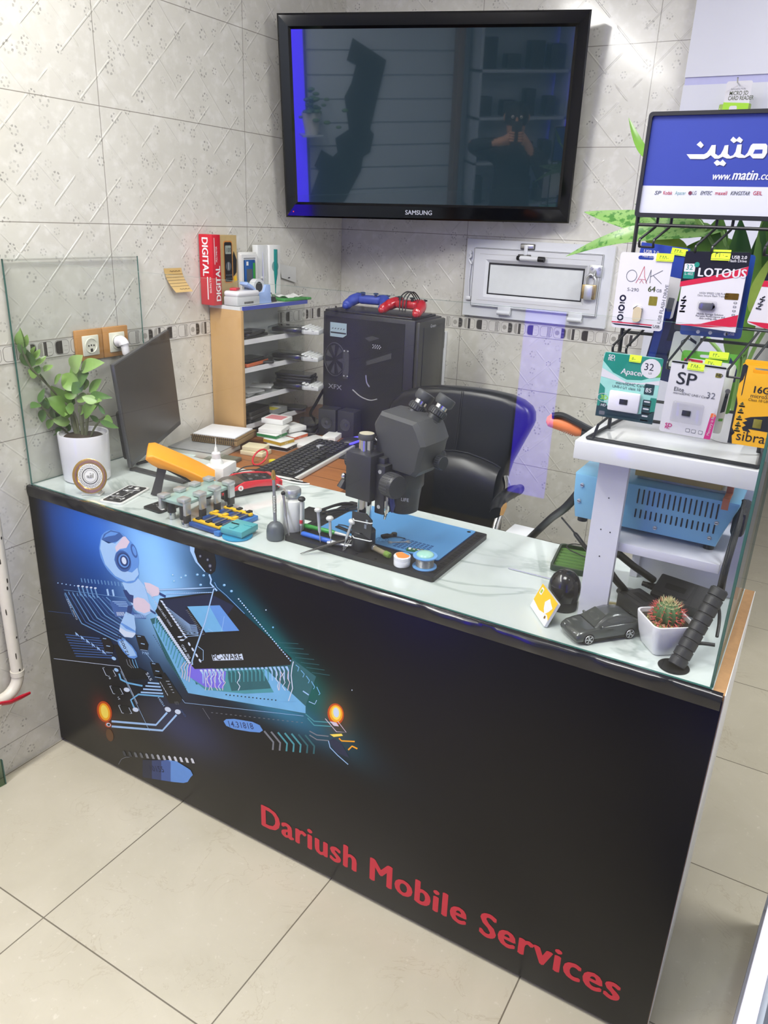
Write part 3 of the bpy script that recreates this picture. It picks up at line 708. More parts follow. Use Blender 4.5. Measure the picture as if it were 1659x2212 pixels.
# ================================================================ things on the counter, from the wall end
def wt(o): return TR(*(-o.location))
def on(px, py, dz=0.0006, z=H):
    p = at(px, py, 'z', z); return (p.x, p.y, z + dz)
ceram = pm('white_ceramic', (226, 225, 228), 0.18, var=0.02, coat=0.4)
soil = pm('dark_soil', (58, 48, 40), 0.95, var=0.5, scale=180, bmp=0.6)
def leaf_mats(n, cols):
    out = []
    for i, c in enumerate(cols):
        m, nt, p = newmat('%s_%d' % (n, i)); co, _ = coords(nt)
        nt.links.new(mixc(nt, noise(nt, co, 30, 3), sr(*[int(v * .86) for v in c]), sr(*[min(255, int(v * 1.12)) for v in c])), p.inputs['Base Color'])
        p.inputs['Roughness'].default_value = 0.32; p.inputs['Subsurface Weight'].default_value = 0.0
        out.append(m)
    return out
def blade(q, base, tip, w_, mat, nrm, fold=0.25, curl=0.1, n=7, shape=None):
    """one leaf: a folded, curled blade from base to tip"""
    b = V(base); t = V(tip); d = t - b; L = d.length; d.normalize()
    s = d.cross(V(nrm)).normalized(); u = s.cross(d).normalized()
    rows = []
    for i in range(n + 1):
        k = i / n
        ww = w_ / 2 * (shape(k) if shape else (math.sin(PI * min(1, k * 1.02) ** 0.8) ** 0.75 if 0 < k < 1 else 0.02))
        c = b + d * (L * k) + u * (curl * L * math.sin(PI * k))
        rows.append([c - s * ww + u * (fold * ww), c - s * ww * .5 + u * fold * ww * .4, c, c + s * ww * .5 + u * fold * ww * .4, c + s * ww + u * (fold * ww)])
    q.sheet(rows, mat)
# --- glossy-leaved plant in a white pot
zz = thing('potted_plant', 'glossy green plant in a round white pot against the tiled wall', 'plant', (0.082, 0.138, H + 0.0006))
MB().lathe([(0, 0), (0.06, 0), (0.064, 0.004), (0.067, 0.07), (0.069, 0.134), (0.068, 0.137), (0.064, 0.136), (0.0625, 0.125), (0.0, 0.125)], ceram, n=48).build('pot', zz)
q = MB(); q.lathe([(0.0628, 0.118), (0.05, 0.127), (0.02, 0.1285), (0, 0.129)], soil, n=24); q.build('soil', zz)
LG = leaf_mats('zz_leaf', [(104, 140, 66), (126, 160, 84), (78, 116, 56), (146, 176, 104)])
stemm = pm('zz_stem', (92, 96, 70), 0.5, var=0.25, scale=60)
def zp(x, y, yy=None): 
    p = at(x / 4.914, 700 + y / 4.914, 'y', 0.138 if yy is None else yy); return p - V(zz.location)
q = MB(); r_ = random.Random(2)
leaves = [((330, 460), (255, 255), 115, 2), ((250, 300), (140, 45), 62, 1), ((262, 250), (290, 110), 60, 1), ((235, 260), (185, 60), 90, 1), ((360, 380), (425, 265), 60, 1), ((400, 540), (296, 490), 80, 1), ((385, 530), (415, 440), 62, 2), ((505, 640), (430, 525), 125, 0), ((372, 440), (492, 336), 48, 1), ((468, 505), (562, 436), 62, 1), ((255, 330), (240, 150), 70, 2), ((340, 320), (375, 235), 50, 1),
    ((840, 690), (660, 535), 130, 1), ((770, 500), (880, 330), 125, 3), ((855, 490), (1110, 410), 110, 1), ((850, 590), (750, 460), 110, 0), ((745, 850), (542, 655), 150, 1), ((770, 955), (478, 795), 165, 0), ((830, 640), (945, 520), 130, 2), ((830, 760), (680, 715), 100, 0), ((930, 805), (815, 775), 85, 1), ((945, 720), (1082, 585), 110, 0), ((955, 745), (1195, 785), 58, 2), ((1030, 830), (870, 770), 70, 1), ((890, 965), (1025, 865), 110, 0), ((745, 1040), (548, 1020), 80, 1), ((790, 900), (695, 885), 90, 0), ((575, 630), (655, 530), 75, 1), ((870, 720), (770, 620), 110, 2), ((800, 840), (700, 780), 90, 2), ((900, 700), (860, 560), 120, 0), ((650, 980), (720, 960), 45, 1),
    ((425, 850), (276, 905), 84, 2), ((420, 840), (472, 680), 72, 2), ((460, 905), (445, 1045), 84, 2), ((550, 1005), (510, 1115), 78, 0), ((580, 1010), (550, 890), 70, 2), ((640, 1090), (595, 1160), 52, 2), ((670, 1150), (564, 1190), 54, 2), ((500, 905), (490, 775), 64, 2), ((600, 1000), (640, 920), 60, 2), ((720, 1140), (740, 1060), 50, 2),
    ((1055, 1035), (950, 970), 42, 2), ((1115, 960), (1040, 845), 34, 2), ((1060, 1030), (1262, 1105), 46, 2), ((1110, 985), (1200, 1045), 62, 0), ((1020, 830), (1085, 815), 40, 1), ((960, 900), (1060, 830), 60, 1), ((830, 930), (910, 890), 70, 0)]
def lf(p, dy):
    P_ = zp(*p, yy=0.138 + dy)
    if P_.x < -0.062:
        P_ = at(p[0] / 4.914, 700 + p[1] / 4.914, 'x', .021); P_.y = max(P_.y, .026); P_ = P_ - V(zz.location)
    return P_
for (b, t, ww, m_) in leaves:
    dy = r_.uniform(-.028, .03)
    blade(q, lf(b, dy * .3), lf(t, dy), ww / 4.914 / 745 * 1.38, LG[m_], (r_.uniform(-.2, .5), -1, r_.uniform(.2, .9)), 0.18, r_.uniform(-.04, .12))
q.build('foliage', zz, ang=80)
q = MB()
for pts, r in (([(840, 1235), (790, 1080), (770, 960)], .0072), ([(890, 1240), (870, 1060), (855, 860)], .006), ([(910, 1230), (928, 980), (940, 740)], .0045), ([(760, 1190), (640, 1090), (540, 1000), (425, 850)], .0026), ([(960, 1210), (1000, 1110), (1050, 1040), (1112, 975)], .003), ([(850, 1200), (790, 950), (640, 790), (500, 640), (390, 530), (320, 450), (240, 290), (190, 130)], .003)):
    q.tube(smoothpath([lf(p, 0) for p in pts], 4), r, stemm)
q.build('stem', zz)
# --- gold-rimmed plate on a small stand
gold = pm('gold', (206, 164, 84), 0.22, metal=0.9, var=0.1); ivory = pm('ivory', (228, 226, 220), 0.35); inkb = pm('fine_ink', (58, 56, 54), 0.5)
pl = thing('display_plate', 'small gold-rimmed plate with calligraphy on a white stand', 'plate', on(200, 1068), math.radians(28))
TP = TR(0, 0, 0.0525) @ RX(math.radians(78))
q = MB(); q.lathe([(0, 0), (0.0335, 0), (0.036, 0.003), (0.0335, 0.004), (0, 0.0025)], ivory, TP, 48); q.build('dish', pl)
q = MB(); q.lathe([(0.0335, 0.0038), (0.036, 0.0062), (0.046, 0.0075), (0.0475, 0.0068), (0.046, 0.003), (0.0335, -.0005)], gold, TP, 48); q.build('rim', pl)
q = MB()
for k in range(46):
    a_ = 2 * PI * k / 46; rr = 0.0295 + .001 * math.sin(k * 2.7)
    q.prism([(-.0011, -.0006), (.0011, -.0009), (.0008, .0008), (-.0009, .0004)], 0.0045, inkb, TP @ RZ(a_) @ TR(rr, 0, 0) @ RZ(k * 1.3), h0=.003)
for k in range(40):
    a_ = 2 * PI * k / 40
    q.prism([(-.0016, -.001), (.0014, -.0013), (.0012, .001), (-.0008, .0014)], 0.0043, inkb, TP @ RZ(a_) @ TR(0.0212, 0, 0) @ RZ(k * 2.1), h0=.003)
for r0 in (.0262, .0165): q.tube([(r0 * math.cos(t / 20 * PI), r0 * math.sin(t / 20 * PI), .0042) for t in range(40)], .0003, inkb, 4, TP, closed=True)
for pts in ([(.008, .008), (.0078, -.004)], [(.004, .004), (.0045, -.0045), (.0005, -.004), (.0008, .003)], [(0.0008, .003), (.0002, -.0045), (-.004, -.0042), (-.004, .001)], [(-.004, -.004), (-.008, -.0035), (-.0085, .0005), (-.006, .0002)], [(-.001, .0075), (.003, .007)]):
    q.tube([(x, y, .0043) for x, y in pts], .0006, inkb, 5, TP)
q.build('calligraphy', pl)
q = MB(); q.box((-.026, -.012, 0), (.026, .022, .004), ivory, bev=.0015); q.box((-.02, -.012, .004), (.02, -.007, .009), ivory, bev=.001); q.box((-.02, .016, .004), (.02, .02, .04), ivory, bev=.001); q.build('stand', pl)
# --- opened phone housing
ph = thing('phone_housing', 'opened white phone housing with dark innards lying by the plate', 'phone housing', (0.280, 0.0975, H + .0006), math.radians(14.5))
pw = pm('phone_white', (226, 226, 224), 0.3); pk = pm('phone_dark', (46, 46, 48), 0.45, var=.3, scale=120); alu = pm('bare_metal', (178, 178, 176), 0.3, metal=.8, var=.15, scale=90)
q = MB(); q.prism(rrect(-.034, -.07, .034, .07, .009), .004, pw); q.build('frame', ph)
q = MB(); q.prism(rrect(-.028, -.063, .028, .064, .006), .0052, pk, h0=.004)
rr_ = random.Random(8)
for k in range(34):
    x = rr_.uniform(-.026, .018); y = rr_.uniform(-.06, .052); a_, b_ = rr_.uniform(.003, .012), rr_.uniform(.003, .013)
    q.box((x, y, .0052), (x + a_, y + b_, .0058 + rr_.uniform(0, .0012)), rr_.choice([alu, pw, pk, dark]), bev=.0004, seg=1)
q.tube([(-.028, -.03, .0062), (.01, -.026, .0062), (.012, .05, .0062)], .0008, pw, 5); q.tube([(-.02, .02, .0064), (.024, .034, .0064)], .0009, alu, 5); q.tube(arc(.012, -.05, .012, 0, 180, 8) and [(x, y, .0062) for x, y in arc(.008, -.05, .011, 0, 180, 8)], .0007, pw, 5)
q.build('innards', ph)
# --- desktop monitor
mo = thing('monitor', 'slim dark computer monitor seen edge-on by the wall sockets', 'monitor', (0.14, 0.262, H + .0006))
Tm = wt(mo)
A0 = at(284, 1011, 'x', .14); A1 = at(276, 755, 'x', .14); B1 = at(388, 697, 'x', .047); B0 = at(392, 905, 'x', .047)
ux = ((B0 - A0) + (B1 - A1)).normalized(); 
mz = fr(A0, ux, (A1 - A0)); Lw = ((B0 - A0).length + (B1 - A1).length) / 2; Lh = ((A1 - A0).dot(V((mz[0][1], mz[1][1], mz[2][1]))) + (B1 - B0).dot(V((mz[0][1], mz[1][1], mz[2][1])))) / 2
mz = Tm @ mz
mscr = pm('monitor_screen', (66, 63, 60), 0.3, var=.05); mgrey = pm('monitor_grey', (84, 84, 86), 0.35, metal=.4)
q = MB(); q.box((0, 0, -.012), (Lw, Lh, 0), mgrey, mz, bev=.002); q.build('frame', mo)
q = MB(); q.box((.004, .017, 0), (Lw - .003, Lh - .004, .0006), mscr, mz); q.build('screen', mo, flat=True)
q = MB(); q.box((.02, .012, -.038), (Lw - .05, Lh * .52, -.012), dark, mz, bev=.008); q.build('rear_case', mo)
q = MB()
g0 = on(286, 1012); 
p_ = [V(on(286, 1014, .004)), V(on(338, 1033, .004)), V(on(402, 1044, .004))]; q.box((0, -.012, -.0035), ((p_[2] - p_[0]).length, .012, .003), mgrey, Tm @ fr(p_[0], p_[2] - p_[0], (0, 1, 0)) if False else Tm @ fr(p_[0], p_[2] - p_[0], V((0, 0, 1)).cross(p_[2] - p_[0])), bev=.001)
p_ = [V(on(296, 1004, .004)), V(on(344, 992, .004))]; q.box((0, -.005, -.0035), ((p_[1] - p_[0]).length, .005, .003), dark, Tm @ fr(p_[0], p_[1] - p_[0], V((0, 0, 1)).cross(p_[1] - p_[0])), bev=.001)
q.build('stand', mo)
# --- orange multimeter propped on its strap
mm = thing('multimeter', 'orange-cased multimeter propped up on a dark metal bracket', 'multimeter', (0.385, 0.29, H + .0006))
Tm = wt(mm); orange = pm('orange_rubber', (240, 156, 36), 0.4, var=.04); gun = pm('gunmetal', (66, 64, 62), 0.5, metal=.3)
f0 = at(336, 1072, 'z', H); top = at(334, 985, 'y', f0.y + 0.015); low = at(452, 1046, 'z', H + .018)
ax = (top - low); L = ax.length + .022; ax.normalize(); sd = V((0.86, 0.5, 0)).cross(V((0, 0, 1))); sd = V((-0.4, 0.9, 0.0))
Tb = Tm @ fr(low, ax, ax.cross(sd).cross(ax) if False else (sd - ax * sd.dot(ax)))
# local: x along body, y across, z = normal
prof = [(0, 0), (.05, .0), (.075, -.004), (.125, .001), (.15, .009), (L - .02, .009), (L, .004), (L + .003, -.008), (L - .01, -.019), (.1, -.027), (.05, -.03), (0, -.03)]
q = MB(); q.prism([(x, z) for x, z in prof], .04, orange, Tb @ Matrix(((1, 0, 0, 0), (0, 0, -1, 0), (0, 1, 0, 0), (0, 0, 0, 1))), bev=.005, h0=-.04)
q.build('holster', mm, ang=50)
zsign = 1
q = MB(); q.box((.02, -.033, .0), (L - .02, .033, .006), dark, Tb, bev=.002); q.build('meter_face', mm)
q = MB(); a0 = V(f0) + V((0, 0, .001)); a1 = at(352, 1002, 'y', f0.y + .02)
q.prism([(0, -.014), (.012, -.013), (.05, -.011), ((a1 - a0).length, -.0135), ((a1 - a0).length, .0135), (.05, .011), (.012, .013), (0, .012)], .0025, gun, Tm @ fr(a0, a1 - a0, (0.86, 0.5, 0)))
q.prism(rrect(.026, -.004, .056, .004, .0038), .0032, ivory, Tm @ fr(a0, a1 - a0, (0.86, 0.5, 0)), h0=.0022)
q.cyl((.072, 0, .002), (.072, 0, .0045), .003, alu, T=Tm @ fr(a0, a1 - a0, (0.86, 0.5, 0)))
q.build('bracket', mm)
# --- dropper bottle
frost = pm('frosted_plastic', (222, 224, 220), 0.35, var=.02)
db = thing('dropper_bottle', 'small translucent white dropper bottle with a needle nozzle', 'bottle', on(469, 1037))
MB().lathe([(0, 0), (.018, 0), (.0195, .003), (.0195, .055), (.016, .063), (.0125, .066), (0, .066)], frost, n=28).build('body', db)
MB().lathe([(.0125, .066), (.013, .067), (.013, .082), (.010, .085), (0, .085)], ceram, n=24).build('cap', db)
MB().lathe([(.006, .085), (.004, .098), (.0016, .103), (.0007, .128), (0, .128)], frost, n=12).build('nozzle', db)
# --- white usb charger
ub = thing('usb_charger', 'white box-shaped charger with several plugged cables beside the dropper bottle', 'charger', (0.392, 0.345, H + .0006), math.radians(14))
q = MB(); q.box((-.028, -.035, 0), (.036, .05, .05), pm('charger_white', (228, 228, 226), .4), bev=.004); q.build('body', ub)
q = MB()
for k in range(5): q.box((.0361, -.028 + k * .014, .012), (.0368, -.018 + k * .014, .018), dark)
q.build('port', ub)
wc = pm('white_cable', (222, 222, 220), .45); kc = pm('black_cable', (26, 26, 28), .45)
for i, (pts, m_, lb) in enumerate([([(0.432, .338, H + .016), (.45, .37, H + .024), (.51, .425, H + .014), (.60, .452, H + .004), (.63, .47, H + .004)], wc, 'white cable running from the charger to the counter back edge'),
        ([(0.43, .352, H + .016), (.45, .385, H + .022), (.5, .44, H + .014), (.57, .468, H + .004), (.6, .478, H + .003)], wc, 'white cable nearer the keyboard curving out of the charger'),
        ([(0.428, .366, H + .018), (.45, .39, H + .03), (.5, .43, H + .03), (.55, .47, H + .012), (.57, .5, H - .005)], kc, 'thin black cable arching from the charger behind white cables'),
        ([(0.425, .38, H + .018), (.44, .41, H + .034), (.475, .45, H + .03), (.49, .49, H - .012)], kc, 'black cable dropping off behind the white charger'),
        ([(.36, .282, H + .0035), (.40, .292, H + .0035), (.44, .40, H + .0035), (.52, .455, H + .0035), (.62, .472, H + .0035)], kc, 'black cable lying flat on the marble in front of charger')]):
    q = MB(); q.tube(smoothpath(pts, 8), .0019, m_)
    if i < 4: q.box((-.004, -.004, -.003), (.012, .004, .003), m_, TR(*pts[0]) @ RZ(math.radians(14)), bev=.001)
    tag(q.build('charging_cable'), lb, 'cable')
# --- grey square box with a hole behind the meter
gb = thing('grey_cube', 'small pale grey box with a round hole behind the multimeter', 'box', on(404, 1030), math.radians(10))
q = MB(); q.box((-.022, -.022, 0), (.022, .022, .03), pm('pale_grey', (196, 200, 192), .5), bev=.003); q.build('body', gb)
q = MB(); q.cyl((0, 0, .0298), (0, 0, .0305), .006, dark); q.build('hole', gb)
# --- card terminal
ct = thing('card_terminal', 'black and red handheld terminal with a side band lying flat', 'card terminal', (0.515, 0.225, H + .0006), math.radians(63))
redp = pm('red_plastic', (198, 38, 52), .28, var=.04, coat=.3); blk = pm('black_plastic', (34, 34, 36), .4, var=.08)
W_ = .082; L_ = .175
PX = Matrix(((1, 0, 0, 0), (0, 0, -1, 0), (0, 1, 0, 0), (0, 0, 0, 1)))
def side(pts, w0, w1, mat, bev=0.0):
    """outline in local x-z, thickness along local y"""
    q.prism(pts, -w0, mat, PX, bev=bev, h0=-w1)
lowp = [(0, .004), (.006, 0), (.03, 0), (.07, .004), (.12, .006), (.15, .002), (.17, .004), (.175, .012), (.175, .024), (.14, .031), (.1, .034), (.05, .032), (0, .012)]
q = MB(); side(lowp, .002, W_ - .002, blk, .003); q.build('base', ct)
q = MB(); band = [(-.001, .012), (.04, .021), (.1, .024), (.176, .017), (.177, .030), (.14, .039), (.1, .042), (.065, .042), (.045, .034), (.02, .022), (-.002, .018)]
q.prism(band, .003, redp, PX, bev=.0015, h0=-.004); q.prism(band, -W_ + .004, redp, PX, bev=.0015, h0=-W_ - .003)
q.prism([(.165, .012), (.178, .012), (.178, .032), (.165, .034)], .003, redp, PX, bev=.001, h0=-W_ - .003)
q.build('side_band', ct)
q = MB(); side([(0, .014), (.04, .030), (.07, .036), (.07, .040), (.03, .038), (.0, .022)], .004, W_ - .004, pm('smoked', (72, 66, 60), .3), .001); side([(.07, .036), (.1, .037), (.17, .026), (.17, .031), (.1, .041), (.07, .041)], .004, W_ - .004, blk, .001); q.build('cover', ct)
q = MB()
for i in range(4):
    for j in range(5): q.box((.085 + j * .016, .012 + i * .016, .0405 - j * .0022), (.095 + j * .016, .023 + i * .016, .0435 - j * .0022), blk if (i + j) % 4 else pm('key_grey', (90, 90, 92), .4), bev=.001, seg=1)
q.build('keypad', ct)
q = MB(); q.prism(arc(.052, .0265, .0075, 0, 360, 20)[:-1], .0042, pw, PX, h0=.0031); q.prism([(.051, .021), (.055, .026), (.052, .028), (.055, .032), (.049, .028), (.052, .025)], .0046, redp, PX, h0=.004); q.build('emblem', ct)
# --- screen press with clamps
cj = thing('clamping_jig', 'glass plate on dark posts held by two rows of silver clamps', 'clamping jig', (0.565, 0.029, H + .0006))
cg = clear('jig_glass', (0.80, 0.90, 0.87, 1), 1.5); jade = pm('jig_glass_side', (150, 176, 168), .2)
q = MB(); q.box((-.075, -.004, .052), (.004, .175, .061), jade, bev=.002); q.build('plate', cj)
chrome = pm('chrome', (206, 206, 206), .08, metal=1.0, var=.02); steel = pm('brushed_steel', (198, 200, 200), .32, metal=.6, var=.06)
for k, y in enumerate((.003, .058, .112, .166)):
    q = MB(); q.box((.004, y - .010, .03), (.012, y + .010, .066), steel, bev=.001); q.box((-.014, y - .0125, .063), (.013, y + .0125, .074), steel, bev=.0025)
    q.box((.002, y - .0095, .008), (.011, y + .0095, .034), pm('clamp_pad', (58, 54, 50), .5), bev=.001); q.box((.0045, y - .0098, .0), (.0118, y + .0098, .010), steel, bev=.001); q.build('clamp', cj)
    q = MB(); q.box((-.081, y - .0125, .061), (-.056, y + .0125, .071), steel, bev=.003); q.box((-.079, y - .01, .03), (-.07, y + .01, .062), steel, bev=.001); q.build('clamp', cj)
for x, y in ((-.062, .02), (-.003, .003), (-.062, .15), (-.003, .166)):
    q = MB(); q.cyl((x, y, .018), (x, y, .052), .011, blk, 20); q.cyl((x, y, 0), (x, y, .018), .009, chrome, 20); q.build('post', cj)
# part-filled black phone part under the press
pp = thing('phone_chassis', 'black phone chassis lying half under the glass press', 'phone chassis', (0.43, 0.115, H + .0006), math.radians(-4))
q = MB(); q.prism(rrect(-.035, -.062, .03, .062, .007), .005, blk); q.build('frame', pp)
q = MB()
for k in range(24):
    x = rr_.uniform(-.03, .018); y = rr_.uniform(-.055, .05); q.box((x, y, .005), (x + rr_.uniform(.003, .01), y + rr_.uniform(.003, .01), .006), rr_.choice([alu, pk, pw, alu]), bev=.0003, seg=1)
q.build('innards', pp)
# --- blue and yellow board holder
bh = thing('board_holder', 'blue circuit board holder with yellow clamping bars', 'board holder', (0.578, 0.03, H + .0006))
bl = pm('holder_blue', (30, 74, 142), .4, var=.1); ye = pm('holder_yellow', (226, 180, 32), .4); navy = pm('holder_navy', (28, 48, 92), .4, var=.15)
TH = RZ(math.radians(-2))
q = MB(); q.box((0, 0, .003), (.09, .14, .014), bl, TH, bev=.002); q.box((.085, -.002, 0), (.102, .142, .012), pm('holder_sky', (58, 120, 190), .4), TH, bev=.002); q.build('base', bh)
for k, y in enumerate((.008, .066, .118)):
    q = MB(); q.box((.004, y, .014), (.096, y + .012, .021), ye, TH, bev=.002)
    for x in (.012, .045, .078): q.box((x, y + .002, .02), (x + .012, y + .018, .025), ye if k == 1 else dark, TH, bev=.002)
    q.build('clamping_bar', bh)
q = MB()
for x in (.018, .05, .072): q.box((x, .012, .014), (x + .012, .13, .018), navy, TH, bev=.001); q.cyl(TH @ V((x + .016, .01, .019)), TH @ V((x + .016, .135, .019)), .0018, alu, 8)
q.build('rail', bh)
# --- teal jig on a disc
tj = thing('teal_jig', 'teal chip holder block on a round blue disc', 'chip holder', (0.712, 0.055, H + .0006))
teal = pm('teal_plastic', (84, 168, 176), .4, var=.06); sky = pm('disc_blue', (52, 148, 190), .4)
MB().lathe([(0, 0), (.036, 0), (.037, .002), (.036, .005), (0, .005)], sky, n=40).build('disc', tj)
q = MB(); q.box((-.034, -.022, .009), (.03, .044, .024), teal, RZ(.05), bev=.002); q.box((-.03, -.018, .005), (.026, .04, .01), teal, RZ(.05)); q.build('block', tj)
q = MB()
for a_ in ((-.03, .012, .024, -.006, .019), (-.012, -.016, .027, 0, .008), (.006, .018, .0265, .028, .022)): q.box((a_[0], a_[1], .0235), (a_[3], a_[4], a_[2] if a_[2] > .0236 else .0245), teal if a_[2] > .026 else pm('bronze_pad', (96, 110, 84), .4, metal=.3), RZ(.05), bev=.0008)
q.build('clip', tj)
# --- brush standing in a weighted grey holder
bp = thing('brush_holder', 'grey weighted holder with an upright gold-tipped brush pen', 'brush holder', on(595, 1164))
slate = pm('slate_grey', (92, 98, 104), .4, metal=.2)
MB().lathe([(0, 0), (.0195, 0), (.0215, .003), (.0215, .022), (.019, .034), (.013, .041), (.0065, .044), (0, .044)], slate, n=32).build('base', bp)
TB_ = TR(0, 0, .04) @ RX(math.radians(-3)) @ RY(math.radians(-4))
q = MB(); q.lathe([(.0045, 0), (.004, .05), (.0038, .108), (0, .108)], pm('pen_grey', (148, 150, 150), .3, metal=.5), TB_, 14)
for k in range(12): q.lathe([(.0046, .028 + k * .0035), (.0052, .0292 + k * .0035), (.0046, .0304 + k * .0035)], alu, TB_, 12)
q.build('barrel', bp)
MB().lathe([(.0042, .108), (.0055, .112), (.0055, .122), (.003, .13), (0, .132)], gold, TB_, 14).build('tip', bp)
# --- alcohol dispenser
ad = thing('dispenser_bottle', 'translucent white dispenser bottle with a round metal pump top', 'bottle', (0.806, 0.151, H + .0006))
MB().lathe([(0, 0), (.027, 0), (.0295, .004), (.0295, .078), (.026, .088), (.016, .092), (0, .092)], frost, n=36).build('body', ad)
q = MB(); q.lathe([(.016, .092), (.016, .098), (.02, .099), (.0215, .102), (.0215, .113), (.019, .117), (0, .118)], steel, n=32); q.build('pump_top', ad)
q = MB(); q.tube([(-.018, .0, .11), (-.033, .004, .112), (-.05, .004, .114)], [.004, .003, .002], steel); q.build('spout', ad)
tw = MB(); p0 = V((0.828, .108, H + .013)); tw.tube(smoothpath([p0, p0 + V((-.012, .004, .05)), p0 + V((-.026, .012, .095))], 6), [.0016] * 6 + [.003] * 6 + [.0034], pm('tool_grey', (150, 148, 144), .3, metal=.4)); tw.ball(p0 + V((-.027, .013, .098)), .0055, dark)
tag(tw.build('dental_pick'), 'slim grey pick with a black knob leaning on the dispenser bottle', 'hand tool')
# ================================================================ microscope base, mat and small tools
mb = thing('work_tray', 'black slotted base plate under the blue work mat', 'tool base', (0.818, 0.10, H + .0006))
plateb = pm('base_black', (32, 32, 34), .45, var=.1)
q = MB(); q.prism(rrect(0, 0, .402, .30, .006), .012, plateb); q.build('plate', mb)
q = MB(); pit = pm('recess', (14, 14, 15), .6)
for k in range(15): q.box((.382 - (k % 2) * 0, .02 + k * .018, .0118), (.396, .033 + k * .018, .0126), pit)
for k in range(9): q.box((.012, .03 + k * .025, .0118), (.034, .05 + k * .025, .0126), pit)
for k in range(3): q.cyl((.2 + k * .05, .012, .0118), (.2 + k * .05, .012, .0127), .003, pit)
q.build('groove', mb)
mt = thing('work_mat', 'light blue silicone mat with pits beneath the microscope', 'work mat', (0.862, 0.18, H + .0131))
mblue = pm('mat_blue', (84, 140, 190), .55, var=.04, scale=14)
q = MB(); q.prism(rrect(0, 0, .33, .213, .006), .003, mblue, side=pm('mat_edge', (40, 84, 140), .5)); q.build('sheet', mt)
q = MB(); mdk = pm('mat_pit', (40, 84, 134), .6)
for i in range(8):
    for j in range(6): q.box((.205 + i * .0105, .012 + j * .0098, .003), (.2125 + i * .0105, .0185 + j * .0098, .0033), mdk)
for k in range(5): q.prism([(.166 + .0065 * math.cos(k * 1.257 + .3), .03 + .0065 * math.sin(k * 1.257 + .3)), (.166 + .0105 * math.cos(k * 1.257 - .1), .03 + .0105 * math.sin(k * 1.257 - .1)), (.166 + .0105 * math.cos(k * 1.257 + .7), .03 + .0105 * math.sin(k * 1.257 + .7))], .0033, mdk, h0=.003)
q.tube([(.166 + .0145 * math.cos(t * .314), .03 + .0145 * math.sin(t * .314), .003) for t in range(20)], .0006, mdk, 4, closed=True)
q.cyl((.317, .198, .003), (.317, .198, .0034), .005, pit); q.cyl((.02, .198, .003), (.02, .198, .0034), .005, pit)
q.build('dot', mt)
# --- microscope
ms = thing('microscope', 'black stereo microscope with two eyepieces on a chrome pole', 'microscope', (1.012, 0.149, H + .0131))
mblk = pm('scope_black', (38, 39, 41), .42, var=.06, coat=.1); mgry = pm('scope_grey', (62, 63, 64), .48, var=.06)
MB().lathe([(0, 0), (.027, 0), (.028, .003), (.028, .045), (.024, .049), (0, .049)], mblk, n=36).build('pole_socket', ms)
q = MB(); q.lathe([(.0165, .049), (.0165, .262), (0, .262)], chrome, n=32); q.build('pole', ms)
q = MB(); q.lathe([(.0165, .262), (.019, .264), (.019, .272), (.0175, .276), (0, .276)], mgry, n=32); q.lathe([(.0165, .2762), (0, .2764)], pm('beige_cap', (176, 170, 150), .5), n=32); q.build('pole_cap', ms)
def mp(px, py, y): return at(px, py, 'y', y) - V(ms.location)
FB = RZ(math.radians(-6))
q = MB(); q.box((-.034, -.03, .128), (.036, .036, .235), mblk, FB, bev=.003); q.build('focus_block', ms)
q = MB(); q.box((.036, -.012, .10), (.062, .03, .215), mblk, FB, bev=.003)
for z in (.2, .118): q.cyl(FB @ V((.049, -.0118, z)), FB @ V((.049, -.0135, z)), .0045, steel)
q.build('slide_plate', ms)
def knob(name, p, d, r, L, ridg=24):
    q = MB(); d = V(d).normalized(); T = d.to_track_quat('Z', 'Y').to_matrix().to_4x4(); T.translation = V(p)
    q.lathe([(0, 0), (r * .5, 0), (r * .5, L * .15), (r, L * .2), (r, L * .9), (r * .93, L), (0, L)], mblk, T, 36)
    for k in range(ridg):
        a_ = 2 * PI * k / ridg; q.box((r - .0005, -.0012, L * .25), (r + .0008, .0012, L * .85), mgry, T @ RZ(a_))
    q.build(name, ms)
knob('focus_knob', FB @ V((.05, .0, .178)) + V((.012, -.012, 0)), (1, -.35, 0), .027, .042)
knob('focus_knob', FB @ V((-.034, .01, .205)), (-1, .25, 0), .022, .02)
q = MB(); q.tube([(-.034, 0, .165), (-.05, -.004, .16), (-.056, -.012, .14)], [.006, .009, .012], mblk); q.ball((-.05, -.012, .17), .007, chrome); q.build('lock_lever', ms)
q = MB(); q.tube([(.066, -.014, .145), (.07, -.02, .118), (.064, -.018, .092)], [.005, .006, .002], chrome); q.build('clamp_lever', ms)
q = MB(); q.tube([(.075, -.01, .148), (.08, -.012, .125), (.078, -.01, .11)], [.005, .006, .003], pm('blue_grip', (34, 46, 104), .4)); q.build('blue_lever', ms)
# arm and ring
HC = V((.068, .058, -.038))
q = MB(); q.box((.02, .028, .185), (.075, .044, .2), mblk, bev=.003); q.box((.03, -.006, .196), (.052, .05, .228), mblk, bev=.003); q.build('arm', ms)
q = MB(); q.lathe([(.03, .13), (.036, .134), (.038, .16), (.042, .19), (.046, .196), (.046, .236), (.04, .24), (0, .24)], mblk, TR(*HC), 40); q.lathe([(0, .128), (.03, .13)], pit, TR(*HC), 40); q.build('lens_ring', ms)
q = MB(); q.text('LIFE', .011, silver, TR(*HC) @ fr((.016, -.0408, .168), (1, .25, 0), (0, 0, 1)), bold=.01); q.text('A-22', .006, mgry, TR(*HC) @ fr((.018, -.0402, .155), (1, .25, 0), (0, 0, 1))); q.build('lettering', ms, flat=True)
